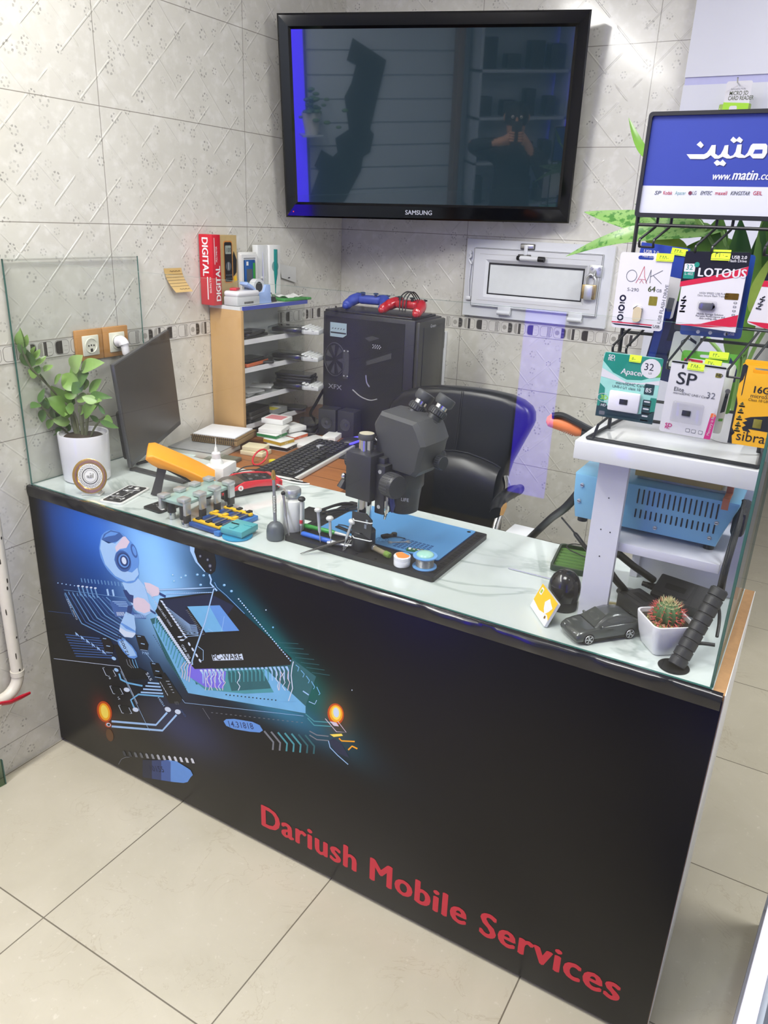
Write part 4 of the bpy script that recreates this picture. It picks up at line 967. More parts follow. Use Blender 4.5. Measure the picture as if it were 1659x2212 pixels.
# head: faceted body; outline in the plane of the optical axis
Th = TR(HC.x + .012, HC.y, HC.z + .234) @ RZ(math.radians(-12))
front = [(-.066, .022), (-.058, .008), (-.045, .0), (.052, .0), (.064, .014), (.072, .06), (.078, .075), (.062, .105), (.05, .122), (-.052, .128), (-.07, .1), (-.066, .085), (-.06, .07)]
bm_ = bmesh.new()
def loop(y, s, dz, pts=front): return [bm_.verts.new((x * s, y, z * s + dz)) for x, z in pts]
Ls = [loop(-.052, .9, .006), loop(-.042, 1.0, 0), loop(.02, 1.0, .004), loop(.052, .84, .016)]
for a_, b_ in zip(Ls, Ls[1:]):
    for k in range(len(a_)): bm_.faces.new([a_[k], a_[(k + 1) % len(a_)], b_[(k + 1) % len(a_)], b_[k]])
bm_.faces.new(Ls[0][::-1]); bm_.faces.new(Ls[-1])
q = MB(); q.bm(bm_, mgry, Th); q.build('head', ms, ang=25)
q = MB(); q.box((-.066, .02, .006), (.07, .05, .05), mblk, Th, bev=.012); q.build('head_base', ms)
knob('zoom_knob', Th @ V((.068, .012, .03)), Th.to_3x3() @ V((1, -.1, 0)), .016, .02, 20)
for sx in (-1, 1):
    Te = Th @ TR(.012 + sx * .029, .018, .112) @ RX(math.radians(-30)) @ RY(math.radians(15))
    q = MB(); q.lathe([(.018, -.012), (.0185, .004), (.0165, .006), (.0165, .016), (.0195, .018), (.0205, .03), (.018, .034)], mblk, Te, 32)
    for k in range(24): q.box((.0195, -.001, .019), (.0211, .001, .029), mgry, Te @ RZ(2 * PI * k / 24))
    q.lathe([(.014, .034), (.0142, .046)], chrome, Te, 28)
    q.build('eyepiece', ms)
    q = MB(); q.lathe([(.0175, .042), (.0215, .048), (.0215, .062), (.0195, .064), (.016, .060), (0, .059)], mgry, Te, 32); q.build('eye_cup', ms)
# plate-style tool clip around the pole
q = MB(); TBk = TR(.012, -.026, 0) @ RZ(math.radians(-10))
q.prism([(-.03, .04), (.0, .05), (.028, .04), (.03, .088), (.012, .1), (-.03, .094)], .003, mblk, TBk @ PX, h0=0)
for x, z in ((.012, .07), (.016, .082)): q.box((x - .003, -.0042, z - .006), (x + .003, -.0028, z + .004), pm('slot_pale', (120, 128, 136), .5), TBk)
q.build('tool_clip', ms)
for z in (.04, .083):
    q = MB()
    q.tube([TBk @ V(p) for p in [(-.024, -.006, z - .004), (-.018, -.008, z - .006), (.03, -.008, z), (.034, -.005, z + .001)]], .0013, pm('wire_white', (206, 208, 206), .4))
    q.build('wire_band', ms)
# --- things lying on the base and mat
def drv(px, py, tipz, lean, top, hmat, cap, label, L=.085):
    p = at(px, py, 'z', tipz); t = thing('precision_screwdriver', label, 'screwdriver', p)
    d = V(lean).normalized(); T = d.to_track_quat('Z', 'Y').to_matrix().to_4x4()
    MB().lathe([(0, 0), (.001, .001), (.0012, .022), (.003, .026), (0, .027)], steel, T, 10).build('blade', t)
    MB().lathe([(.003, .025), (.0037, .03), (.0034, .05), (.0037, .07), (.004, L), (0, L)], hmat, T, 14).build('handle', t)
    q = MB(); q.lathe([(.004, L), (.0085, L + .003), (.0092, L + .007), (.006, L + .011), (0, L + .012)], cap, T, 20); q.build('swivel_cap', t)
    return t
zt = H + .0132
silverp = pm('silver_plastic', (196, 198, 200), .3, metal=.5); cap_g = pm('pearl_cap', (206, 206, 202), .25)
t = drv(650, 1156, zt, (-.02, .06, 1), .1, cap_g, dark, 'white and red screwdriver with a black cap standing in the tray')
MB().lathe([(.0042, .03), (.0044, .031), (.0044, .038), (.0042, .039)], redp, V((-.02, .06, 1)).to_track_quat('Z', 'Y').to_matrix().to_4x4(), 14).build('red_collar', t)
drv(692, 1172, zt, (-.13, .05, 1), .1, silverp, cap_g, 'steel screwdriver with a domed cap next to the red-collared one', .074)
drv(715, 1180, zt, (-.10, .05, 1), .1, silverp, cap_g, 'shorter steel screwdriver with a domed cap over the blue pen', .062)
drv(741, 1184, zt, (.28, .1, 1), .1, silverp, cap_g, 'steel screwdriver leaning toward the microscope pole', .066)
def pen(a_, b_, r, mats, label, name='knife_handle', cat='hand tool'):
    A_ = V(a_); B_ = V(b_); d = (B_ - A_); L = d.length; t = thing(name, label, cat, A_)
    T = d.to_track_quat('Z', 'Y').to_matrix().to_4x4()
    MB().lathe([(0, 0), (r * .8, .001), (r, .006), (r * .9, L * .3), (r, L * .6), (r * .8, L * .66), (0, L * .66)], mats[0], T, 14).build('handle', t)
    MB().lathe([(r * .7, L * .66), (r * .6, L * .8), (r * .3, L), (0, L)], mats[1], T, 12).build('tip', t); return t
gr = pm('pen_green', (52, 150, 60), .35); bu = pm('pen_blue', (44, 100, 196), .35)
A_ = at(656, 1135, 'z', zt + .008); B_ = at(760, 1160, 'z', zt + .008); pen(A_, B_, .0062, (gr, cap_g), 'green-handled blade lying along the tray edge')
A_ = at(652, 1152, 'z', zt + .0066); B_ = at(752, 1180, 'z', zt + .0066); pen(A_, B_, .0064, (bu, silverp), 'blue-handled blade lying in front of the green one')
A_ = at(706, 1172, 'z', zt + .0052); B_ = at(772, 1180, 'z', zt + .0052); pen(A_, B_, .0045, (silverp, steel), 'short steel-handled blade beside the microscope socket')
# tweezers with splayed tips sticking out over the counter
def tweez(a_, b_, mat, label, gap=.004):
    A_ = V(a_); B_ = V(b_); t = thing('tweezers', label, 'tweezers', B_); d = A_ - B_; n = d.cross(V((0, 0, 1))).normalized()
    for s_ in (-1, 1):
        q = MB(); L = d.length
        q.tube([(0, 0, 0), d * .3 + n * s_ * gap, d * .6 + n * s_ * gap * 1.1, d * .96 + n * s_ * gap * .8 + V((0, 0, -.001)), d], [.0022, .003, .0022, .0008, .0005], mat, 6, flat=.5); q.build('arm', t)
A_ = at(648, 1196, 'z', H + .004); B_ = at(760, 1163, 'z', H + .032); tweez(A_, B_, gun, 'dark curved tweezers jutting over the marble from the tray', .003)
tweez(at(741, 1189, 'z', zt + .003), at(782, 1128, 'z', zt + .018), steel, 'steel tweezers lying against the microscope socket', .002)
# spudger set, black pouch, cables behind
t = thing('tool_pouch', 'flat black pouch with blades lying behind the screwdrivers', 'pouch', on(672, 1115))
q = MB(); q.box((-.035, -.03, 0), (.042, .045, .006), dark, RZ(.05), bev=.002); q.build('pouch', t)
q = MB(); q.box((.01, .03, .006), (.06, .036, .0075), pm('brass_blade', (176, 160, 120), .3, metal=.6), RZ(-.2), bev=.0005); q.build('blade', t)
t = thing('probe_cables', 'black coiled probe cables on the far corner of the tray', 'cables', at(748, 1100, 'z', zt + .004))
q = MB(); q.tube(smoothpath([(-.04, -.05, .004), (-.03, 0, .004), (.0, .03, .004), (.03, .03, .004), (.02, .0, .004), (-.01, -.03, .006), (-.03, -.07, .004)], 6), .0028, kc); q.tube(smoothpath([(-.05, -.06, .003), (-.02, .01, .01), (.015, .02, .01), (.01, -.02, .01)], 6), .0024, kc); q.build('cable', t)
# usb socket tester, flux tin, solder spool, small clip, key, board
t = thing('glass_fuse', 'small glass tube with metal caps lying on the base', 'tube', at(805, 1182, 'z', zt + .0085), 0)
d = (at(845, 1202, 'z', zt + .0085) - V(t.location)).normalized(); T = d.to_track_quat('Z', 'Y').to_matrix().to_4x4()
MB().lathe([(0, 0), (.006, .001), (.006, .045), (0, .046)], pm('amber_glass', (150, 140, 112), .15), T, 16).build('tube', t)
MB().lathe([(.0065, -.002), (.007, 0), (.007, .007), (.0062, .008)], alu, T, 16).build('cap', t)
MB().lathe([(.0065, .044), (.0075, .045), (.0075, .058), (.005, .06), (0, .06)], pm('lime_cap', (110, 140, 60), .35), T, 16).build('cap', t)
t = thing('flux_tin', 'round white tin with an orange and blue lid', 'tin', at(868, 1220, 'z', zt))
MB().lathe([(0, 0), (.018, 0), (.019, .002), (.019, .015), (.0185, .016), (0, .016)], ceram, n=32).build('body', t)
q = MB(); q.lathe([(.0192, .015), (.0194, .016), (.0194, .022), (.018, .0235), (0, .0237)], ceram, n=32); q.build('lid', t)
q = MB(); q.prism(arc(0, 0, .0165, 0, 360, 28)[:-1], .0239, pm('tin_orange', (226, 140, 70), .4), h0=.0236); q.prism(arc(0, 0, .0165, 20, 120, 10), .0241, pm('tin_blue', (90, 160, 210), .4), h0=.0236); q.prism(arc(0, 0, .0165, 190, 260, 8), .0241, ivory, h0=.0236); q.build('lid_label', t)
t = thing('solder_spool', 'spool of solder wire with pale blue plastic flanges', 'spool', at(917, 1224, 'z', zt))
spb = pm('spool_blue', (110, 164, 220), .3); tinw = pm('solder_wire', (168, 168, 164), .3, metal=.8, var=.2, scale=300)
MB().lathe([(0, 0), (.027, 0), (.0275, .0015), (.027, .003), (0, .003)], spb, n=40).build('flange', t)
MB().lathe([(.0195, .003)] + [(.0195 + (.0008 if k % 2 else 0), .003 + k * .0014) for k in range(16)] + [(.0195, .0255)], tinw, n=40).build('wire', t)
MB().lathe([(0, .0255), (.027, .0255), (.0275, .027), (.027, .0285), (0, .0285)], spb, n=40).build('flange', t)
q = MB(); q.ball((0, 0, .0285), .02, pm('mint_gel', (160, 208, 192), .2), sc=(1, 1, .42), lo=0, hi=90); q.build('gel_cap', t)
t = thing('board_piece', 'small green circuit board piece beside the solder spool', 'circuit board', at(897, 1190, 'z', zt + .0032), .3)
q = MB(); q.box((-.02, -.007, 0), (.02, .007, .003), pm('pcb_green', (46, 110, 62), .4, var=.2, scale=90)); q.build('board', t)
q = MB()
for x in (-.016, -.006, .004, .012): q.box((x, -.004, .003), (x + .006, .003, .0055), rr_.choice([alu, dark, pw]), bev=.0004, seg=1)
q.build('chip', t)
t = thing('spring_clip', 'small black spring clip lying on the blue mat', 'clip', at(838, 1160, 'z', zt + .0032), math.radians(62))
q = MB(); q.box((-.018, -.007, 0), (.004, .007, .008), dark, bev=.003); q.box((.0, -.005, 0), (.02, .005, .006), gun, bev=.002); q.cyl((.018, 0, 0), (.018, 0, .007), .007, gun); q.build('clip', t)
q = MB(); q.tube(smoothpath([(.0, -.008, .003), (.02, -.016, .002), (.03, -.03, .002)], 5), .001, dark); q.build('wire', t)
t = thing('small_spanner', 'small grey open-ended spanner lying on the mat', 'spanner', at(862, 1172, 'z', zt + .0032), math.radians(40))
q = MB(); q.box((-.018, -.0018, 0), (.018, .0018, .002), steel, bev=.0006); q.prism([(.016, -.002), (.02, -.006), (.028, -.006), (.023, -.002), (.023, .002), (.028, .006), (.02, .006), (.016, .002)], .0022, steel); q.prism([(-.016, .002), (-.02, .005), (-.027, .005), (-.022, .0015), (-.022, -.0015), (-.027, -.005), (-.02, -.005), (-.016, -.002)], .0022, steel); q.build('spanner', t)
t = thing('opening_pick', 'thin black opening tool lying on the mat edge', 'pick', at(752, 1143, 'z', zt + .0032), math.radians(-12))
q = MB(); q.tube([(-.035, 0, .002), (-.02, .008, .002), (.02, .008, .002), (.03, 0, .002)], .0012, blk); q.box((-.03, -.016, .0004), (.03, -.004, .003), blk, bev=.001); q.build('tool', t)
# steel rod tool lying near the green dish
t = thing('metal_spatula', 'thin steel spatula lying on the marble pointing to the green dish', 'spatula', at(1098, 1227, 'z', H + .0022))
d = at(1192, 1251, 'z', H + .0022) - V(t.location); d.z = 0
q = MB(); q.tube([(0, 0, 0), d * .12, d * .3, d], [.0012, .002, .0014, .002], steel, 8); q.build('rod', t)
# ================================================================ right end of the counter
def key(outer, inner):
    """outline with a hole cut in it (one seam)"""
    a = lambda P: sum(P[i][0] * P[(i + 1) % len(P)][1] - P[(i + 1) % len(P)][0] * P[i][1] for i in range(len(P)))
    if a(outer) < 0: outer = outer[::-1]
    if a(inner) > 0: inner = inner[::-1]
    i, j = min(((i, j) for i in range(len(outer)) for j in range(len(inner))), key=lambda ij: (outer[ij[0]][0] - inner[ij[1]][0]) ** 2 + (outer[ij[0]][1] - inner[ij[1]][1]) ** 2)
    return outer[i:] + outer[:i + 1] + inner[j:] + inner[:j + 1]
su = thing('shelf_stand', 'white marble-topped shelf stand on one post at the counter end', 'shelf stand', (1.556, 0.16, H + .0006))
Tm = wt(su); swh = pm('shelf_white', (206, 206, 216), .4, var=.03)
mwhite = pm('shelf_marble', (212, 213, 215), .15, var=.05, scale=7, coat=.4)
q = MB(); q.box((1.529, .134, H + .0006), (1.584, .150, 1.197), swh, Tm); q.build('post', su)
q = MB(); q.box((1.529, .1337, 1.0), (1.5292, .1338, 1.001), pit, Tm)
for x, z in ((1.556, 1.12), (1.55, 1.055), (1.568, 1.053), (1.555, 1.0)): q.cyl(Tm @ V((x, .1341, z)), Tm @ V((x, .1334, z)), .0013, pit, 8)
q.build('peg_hole', su)
q = MB(); q.box((1.49, .088, 1.197), (1.798, .33, 1.2315), mwhite, Tm, bev=.002); q.build('top', su)
q = MB(); q.box((1.545, .152, 1.012), (1.766, .40, 1.030), swh, Tm, bev=.001); q.build('middle_shelf', su)
q = MB(); q.box((1.57, .401, H + .0006), (1.797, .411, 1.197), swh, Tm); q.build('back_board', su)
q = MB(); q.box((1.572, .39, H + .0006), (1.588, .4005, 1.012), swh, Tm); q.build('rear_leg', su)
# --- hot-air station
stb = pm('station_blue', (116, 170, 204), .35, var=.04); 
hs = thing('hot_air_station', 'light blue slotted metal rework station on the middle shelf', 'rework station', (1.62, .29, 1.0306)); Tm = wt(hs)
q = MB(); fpz = [(1.478, 1.042), (1.748, 1.042), (1.757, 1.075), (1.775, 1.128), (1.775, 1.134), (1.468, 1.134), (1.47, 1.085)]
q.prism(fpz, .385, stb, Tm @ Matrix(((1, 0, 0, 0), (0, 0, 1, 0), (0, 1, 0, 0), (0, 0, 0, 1))), bev=.004, h0=.205); q.build('case', hs)
q = MB()
for k in range(16):
    x = 1.594 + k * .0096; q.box((x, .2035, 1.097), (x + .0028, .2055, 1.127), pit, Tm, bev=.0009); q.box((x, .2035, 1.068 - .0), (x + .0028, .2055, 1.086), pit, Tm, bev=.0009)
q.build('vent_slots', hs)
for x, z in ((1.485, 1.112), (1.483, 1.078), (1.636, 1.055), (1.742, 1.09), (1.735, 1.058)):
    q = MB(); q.cyl(Tm @ V((x, .2055, z)), Tm @ V((x, .202, z)), .0042, steel, 16, r2=.0034); q.box((x - .003, .2015, z - .0005), (x + .003, .2025, z + .0005), pit, Tm); q.build('screw', hs)
for x, y in ((1.49, .225), (1.735, .225), (1.735, .37), (1.6, .37)): MB().cyl(Tm @ V((x, y, 1.0306)), Tm @ V((x, y, 1.042)), .01, blk).build('foot', hs)
q = MB(); q.box((1.765, .23, 1.06), (1.789, .33, 1.11), blk, Tm, bev=.008); q.build('rear_socket', hs)
wb = thing('wooden_block', 'yellowish raw board lying on top of the blue station', 'board', (1.66, .29, 1.1346)); Tm = wt(wb)
q = MB(); q.box((1.58, .25, 1.1346), (1.745, .32, 1.140), alu, Tm); q.build('metal_strip', wb)
q = MB(); q.box((1.575, .245, 1.14), (1.735, .33, 1.172), pm('yellow_board', (176, 152, 84), .6, var=.12, scale=60), Tm, bev=.001); q.build('board', wb)
cb = thing('copper_clip', 'copper-coloured clip hooked at the front end of the board', 'clip', (1.752, .24, 1.1346)); Tm = wt(cb); cop = pm('copper_paint', (176, 104, 72), .45)
q = MB(); q.box((1.744, .215, 1.1346), (1.756, .255, 1.139), cop, Tm, bev=.001); q.box((1.744, .214, 1.118), (1.756, .2045, 1.139), cop, Tm, bev=.001); q.box((1.744, .245, 1.139), (1.756, .255, 1.176), cop, Tm, bev=.001); q.build('clip', cb)
# --- cables about the station
def cable(label, pts, r, mat, cat='cable', name='power_cable', k=8):
    q = MB(); P = smoothpath(pts, k); q.tube(P, r if not isinstance(r, list) else [r[min(len(r) - 1, int(i * len(r) / len(P)))] for i in range(len(P))], mat, 12); return tag(q.build(name), label, cat)
cable('thick black air hose curving from the blue station down behind the counter', [(1.47, .30, 1.088), at(1225, 1093, 'y', .31), at(1190, 1120, 'y', .44), at(1150, 1158, 'y', .53), at(1120, 1190, 'y', .57)], .0095, kc, 'hose', 'air_hose')
cable('black tapered cable end poking up behind the white post', [at(1213, 1118, 'y', .35), at(1240, 1150, 'y', .33), at(1268, 1186, 'y', .29), (1.53, .24, .95), (1.565, .235, .925)], [.002, .005, .0065, .0065], kc)
cable('thin grey wire hanging between the station and the counter top', [(1.483, .39, 1.06), (1.485, .4, 1.0), (1.495, .41, .92), (1.50, .42, H + .002)], .0012, gun, 'wire', 'thin_wire')
cable('black loop of wire lying over the green dish', [at(1268, 1205, 'z', H + .012), at(1235, 1190, 'z', H + .016), at(1224, 1180, 'z', H + .02), at(1238, 1175, 'z', H + .02), at(1262, 1178, 'z', H + .016)], .0014, kc, 'wire', 'thin_wire')
# --- power adapters
ap = pm('adapter_black', (50, 50, 52), .55, var=.08)
def adapter(label, loc, rz, L, W_, h, tilt=0.0):
    t = thing('power_adapter', label, 'power adapter', loc, rz); T = RX(tilt)
    q = MB(); q.box((-L / 2, -W_ / 2, 0), (L / 2, W_ / 2, h), ap, T, bev=.004); q.box((-L * .38, -W_ * .32, h - .001), (L * .2, W_ * .32, h + .0012), ap, T, bev=.0008); q.build('body', t)
    q = MB(); q.box((-L * .3, -W_ * .1, h + .0012), (L * .1, W_ * .12, h + .0018), dark, T); q.build('nameplate', t)
    q = MB()
    for k in range(4): q.cyl(T @ V((-L / 2 - .006 * k, 0, h / 2)), T @ V((-L / 2 - .006 * k - .0045, 0, h / 2)), .0085 - k * .0007, kc, 14)
    q.cyl(T @ V((-L / 2 - .03, 0, h / 2)), T @ V((-L / 2, 0, h / 2)), .0058, kc, 14)
    q.cyl(T @ V((L / 2, 0, h / 2)), T @ V((L / 2 + .022, 0, h / 2)), .0065, kc, 14, r2=.005); q.build('strain_relief', t); return t
adapter('black power adapter lying nearer the toy car', (1.640, .215, H + .0006), math.radians(-38), .1, .058, .034)
adapter('black power adapter tilted up against the white back board', (1.700, .290, H + .0155), math.radians(-12), .105, .06, .036, .5)
cable('thick black lead running from the post to the upper adapter', [(1.57, .23, .975), (1.6, .255, .945), (1.622, .285, .92), (1.638, .3, .905)], .0075, kc)
cable('thick black lead running from the post to the nearer adapter', [(1.555, .205, .955), (1.575, .215, .925), (1.59, .235, .9), (1.601, .246, .8825)], .0075, kc)
cable('black power lead from the adapter to the sleeved bundle', [(1.762, .283, .9), (1.775, .25, .9), (1.783, .2, .895), (1.786, .17, .88)], .0032, kc)
# --- small things by the post
t = thing('coin_dish', 'round blue dish with a silver rim behind the white post', 'dish', (1.596, .285, H + .0006))
MB().lathe([(0, 0), (.022, 0), (.026, .006), (.025, .008), (.021, .006)], alu, n=32).build('rim', t); MB().lathe([(.021, .0055), (0, .005)], pm('dish_blue', (40, 90, 170), .3), n=32).build('inlay', t)
t = thing('banknote', 'small patterned banknote lying beside the toy car roof', 'banknote', (1.583, .222, H + .0006), .3)
q = MB(); q.box((-.025, -.014, 0), (.025, .014, .002), pm('note_paper', (186, 178, 140), .7, var=.2, scale=120), bev=.0008); q.build('paper', t)
q = MB(); q.box((-.012, -.006, .002), (.006, .008, .0024), pm('note_ink', (150, 140, 100), .7)); q.build('print', t)
# --- green dish and black dome, sim packet
t = thing('green_tray', 'shallow dark-rimmed green tray lying behind the white post', 'tray', (1.445, .385, H + .0006), math.radians(8))
q = MB(); q.prism(key(rrect(-.045, -.068, .075, .075, .012), rrect(-.04, -.063, .07, .07, .01)), .013, pm('tray_rim', (34, 52, 34), .35), h0=0); q.build('rim', t)
q = MB(); q.prism(rrect(-.0405, -.0635, .0705, .0705, .01), .004, pm('tray_green', (78, 116, 52), .5, var=.1), h0=.0005)
for k in range(7): q.cyl((-.038, -.052 + k * .018, .004), (.068, -.052 + k * .018, .004), .0035, pm('tray_green', (78, 116, 52)), 8)
q.build('floor', t)
t = thing('black_dome', 'shiny black domed container beside the white post', 'container', (1.491, .155, H + .0006))
MB().lathe([(0, 0), (.029, 0), (.03, .003), (.03, .02), (.0295, .021), (.0295, .0215), (0, .0215)], blk, n=40).build('base', t)
q = MB(); q.lathe([(.0302, .0215), (.0325, .035), (.033, .045), (.0308, .058), (.025, .07), (.0165, .078), (.0075, .082), (0, .083)], pm('dome_black', (28, 28, 29), .18, coat=.2), n=40); q.build('dome', t)
t = thing('sim_packet', 'yellow and white card packet leaning by the black dome', 'packet', on(1166, 1334)); Tm = wt(t)
bl_ = V(on(1150, 1311, .001)); br_ = V(on(1181, 1357, .001)); xd = (br_ - bl_).normalized(); out_ = V((0, 0, 1)).cross(xd) * -1
up_ = V((0, 0, 1)) * .93 + V((0.3, .36, 0)) * .9
w2 = (br_ - bl_).length; T = Tm @ fr(bl_, xd, up_)
hh_ = .054; yel = pm('packet_yellow', (240, 190, 30), .35); wht = pm('card_white', (226, 226, 230), .35, var=.02)
q = MB(); q.prism(rrect(0, 0, w2, hh_, .002), .006, wht, T, h0=-.0); q.build('card', t)
q = MB(); q.prism([(0, .016), (w2 * .45, .012), (w2 * .85, .02), (w2, .014), (w2, hh_), (0, hh_)], .0063, yel, T, h0=.006)
q.prism(rrect(.006, hh_ - .019, .018, hh_ - .005, .002), .0066, wht, T, h0=.0062); q.prism(rrect(.0085, hh_ - .016, .0155, hh_ - .008, .001), .0069, pm('lime', (170, 190, 40), .4), T, h0=.0065)
q.prism([(w2 * .5, hh_ * .62), (w2 * .62, hh_ * .86), (w2 * .75, hh_ * .78), (w2 * .92, hh_ * .7), (w2 * .85, hh_ * .5), (w2 * .74, hh_ * .3), (w2 * .6, hh_ * .42)], .0066, wht, T, h0=.0062)
q.prism(arc(w2 * .82, hh_ * .24, .0032, 0, 360, 12)[:-1], .0068, gold, T, h0=.0062); q.build('print', t)
q = MB(); q.prism(arc(w2 * .55, 0, w2 * .32, 0, 180, 10), .008, clear('packet_clear', (.92, .93, .86, 1), 1.4), T @ TR(0, .0, -.012), h0=0); q.prism(rrect(w2 * .15, .0, w2 * .95, hh_ * 1.05, .01), -.0015, clear('packet_clear', (.92, .93, .86, 1)), T, h0=-.004); q.build('sleeve', t)
# --- toy car
car = thing('toy_car', 'dark grey toy car parked at the front edge beside the cactus', 'toy car', (1.588, .088, H + .0006), math.atan2(-.077, -.068))
cgm = pm('car_grey', (74, 78, 76), .28, metal=.35, var=.05, coat=.6); cgl = pm('car_glass', (62, 66, 64), .12, var=.05, coat=.5); tyre = pm('tyre', (22, 22, 22), .7); rimm = pm('wheel_silver', (196, 196, 196), .25, metal=.7)
SCL = .92
def prof(s):  # lower, upper body silhouettes: x forward
    return s
body = [(-.078, .012), (-.081, .02), (-.080, .030), (-.074, .036), (-.04, .037), (0, .037), (.02, .036), (.05, .033), (.068, .029), (.078, .022), (.08, .014), (.076, .007), (-.07, .007)]
roof = [(-.076, .034), (-.066, .044), (-.04, .0545), (-.015, .0575), (.005, .055), (.02, .048), (.036, .036)]
bm_ = bmesh.new(); rings = []
def ring_(y, pts): return [bm_.verts.new((x * SCL, y * SCL, z * SCL)) for x, z in pts]
def inset(pts, k, dz): 
    cx_ = 0.0; return [(cx_ + (x - cx_) * k, .02 + (z - .02) * dz) for x, z in pts]
Ls = [ring_(-.034, inset(body, .9, .8)), ring_(-.0325, inset(body, .965, .93)), ring_(-.026, body), ring_(0, [(x * 1.015, z * 1.01) for x, z in body]), ring_(.026, body), ring_(.0325, inset(body, .965, .93)), ring_(.034, inset(body, .9, .8))]
for a_, b_ in zip(Ls, Ls[1:]):
    for k in range(len(a_)): bm_.faces.new([a_[k], b_[k], b_[(k + 1) % len(a_)], a_[(k + 1) % len(a_)]])
bm_.faces.new(Ls[0]); bm_.faces.new(Ls[-1][::-1]); bmesh.ops.recalc_face_normals(bm_, faces=list(bm_.faces))
q = MB(); q.bm(bm_, cgm); q.build('body', car, ang=50)
rows = []
for y, k in ((-.031, 0), (-.027, .55), (-.021, .93), (-.01, 1), (.01, 1), (.021, .93), (.027, .55), (.031, 0)):
    rows.append([(x * SCL, y * SCL, (.033 + (z - .033) * k) * SCL) for x, z in roof])
q = MB(); q.sheet(rows, cgm); q.build('roof', car, ang=60)
q = MB()
for sx in (-1, 1):
    pts = [(-.062, .037), (-.05, .0475), (-.02, .0525), (.004, .0505), (.014, .046), (.026, .038)]
    q.add([(x * SCL, sx * (.0302 - (z - .037) * .42) * SCL, z * SCL) for x, z in pts], [list(range(6))], cgl)
q.add([((.0365) * SCL, y * SCL, .0365 * SCL) for y in (-.027, .027)] + [((.0075) * SCL, y * SCL, .0555 * SCL) for y in (.02, -.02)], [[0, 1, 2, 3]], cgl)
q.add([((-.0755) * SCL, y * SCL, .0375 * SCL) for y in (.025, -.025)] + [((-.05) * SCL, y * SCL, .0525 * SCL) for y in (-.02, .02)], [[0, 1, 2, 3]], cgl)
q.build('windows', car, flat=True)
for x in (.05, -.048):
    for s_ in (-1, 1):
        y = s_ * .0305; T = TR(x * SCL, y * SCL, .0125 * SCL) @ RX(math.radians(90) * s_ * -1 + (0 if s_ < 0 else 0))
        T = TR(x * SCL, y * SCL, .0125 * SCL) @ (RX(math.radians(90)) if s_ < 0 else RX(math.radians(-90)))
        q = MB(); q.lathe([(0, -.006), (.0105, -.006), (.0118, -.004), (.0118, .003), (.0105, .0045), (.009, .0045)], tyre, T, 28); q.build('wheel', car)
        q = MB(); q.lathe([(.009, .0046), (.0082, .0052), (.0078, .0036), (0, .003)], rimm if False else dark, T, 28); q.lathe([(.0092, .0044), (.0088, .0053), (.0082, .0053), (.0079, .0044)], rimm, T, 28)
        for k in range(5):
            for d_ in (-.14, .14): q.box((0.001, -.0006, .0036), (.0083, .0006, .005), rimm, T @ RZ(2 * PI * k / 5 + d_))
        q.lathe([(.0018, .003), (.0018, .0052), (0, .0055)], rimm, T, 10); q.build('rim', car)
q = MB()
for s_ in (-1, 1):
    for k_, m_, o_ in ((.0062, alu, 0), (.0048, dark, .0006)):
        q.box((.0755 * SCL + o_, s_ * .0068 * SCL - k_ * .8, .0195 * SCL - k_ * .62), (.0772 * SCL + o_, s_ * .0068 * SCL + k_ * .8, .0195 * SCL + k_ * .62), m_, bev=.0007)
q.build('grille', car)
q = MB()
for s_ in (-1, 1): q.prism([(.058, s_ * .0335), (.073, s_ * .028), (.0775, s_ * .017), (.07, s_ * .018), (.06, s_ * .0265)], .0245, pm('lamp_glass', (206, 206, 206), .12), Matrix.Scale(SCL, 4), h0=.0195)
q.build('headlight', car)
q = MB(); q.box((.0765 * SCL, -.012, .009), (.0785 * SCL, .012, .0135), pm('plate_grey', (150, 150, 150), .4), bev=.0005); q.build('number_plate', car)
for s_ in (-1, 1):
    q = MB(); q.ball((.022 * SCL, s_ * .0345 * SCL, .037 * SCL), .0038, cgm, sc=(.7, 1.1, .8)); q.build('mirror', car)
q = MB(); 
for s_ in (-1, 1): q.box((-.038 * SCL, s_ * .0335 * SCL - .001, .006), (.04 * SCL, s_ * .0335 * SCL + .001, .0095), tyre); q.box((-.006, s_ * .0332 * SCL - .0008, .0255), (.008, s_ * .0332 * SCL + .0008, .0268), dark)
q.build('sill', car)
# --- cactus in a square pot
cp = thing('potted_cactus', 'small red-spined cactus in a white square pot', 'cactus', (1.6995, .103, H + .0006), math.radians(38))
def sq(r, z, k=.32): 
    return [(x, y, z) for x, y in rrect(-r, -r, r, r, r * k, 5)]
rows = [sq(.0275, 0), sq(.030, .004), sq(.036, .025), sq(.0405, .05), sq(.042, .062), sq(.0418, .064), sq(.0385, .064), sq(.0375, .056)]
rows = [r + [r[0]] for r in rows]
q = MB(); q.sheet(rows, ceram); q.add(sq(.0275, 0)[::-1], [list(range(24))], ceram); q.build('pot', cp, ang=60)
q = MB(); q.add(sq(.0379, .056), [list(range(24))], soil)
cols = [pm('gravel_%d' % i, c, .8) for i, c in enumerate([(190, 160, 80), (140, 110, 80), (200, 120, 100), (120, 130, 70), (170, 150, 120)])]
for k in range(110):
    a_ = rr_.uniform(0, 2 * PI); r = math.sqrt(rr_.random()) * .034; q.ball((r * math.cos(a_), r * math.sin(a_), .0565), rr_.uniform(.0016, .0034), rr_.choice(cols), n=6)
q.build('gravel', cp)
cgr = pm('cactus_green', (72, 104, 58), .5, var=.2, scale=90)
q = MB(); rows = []
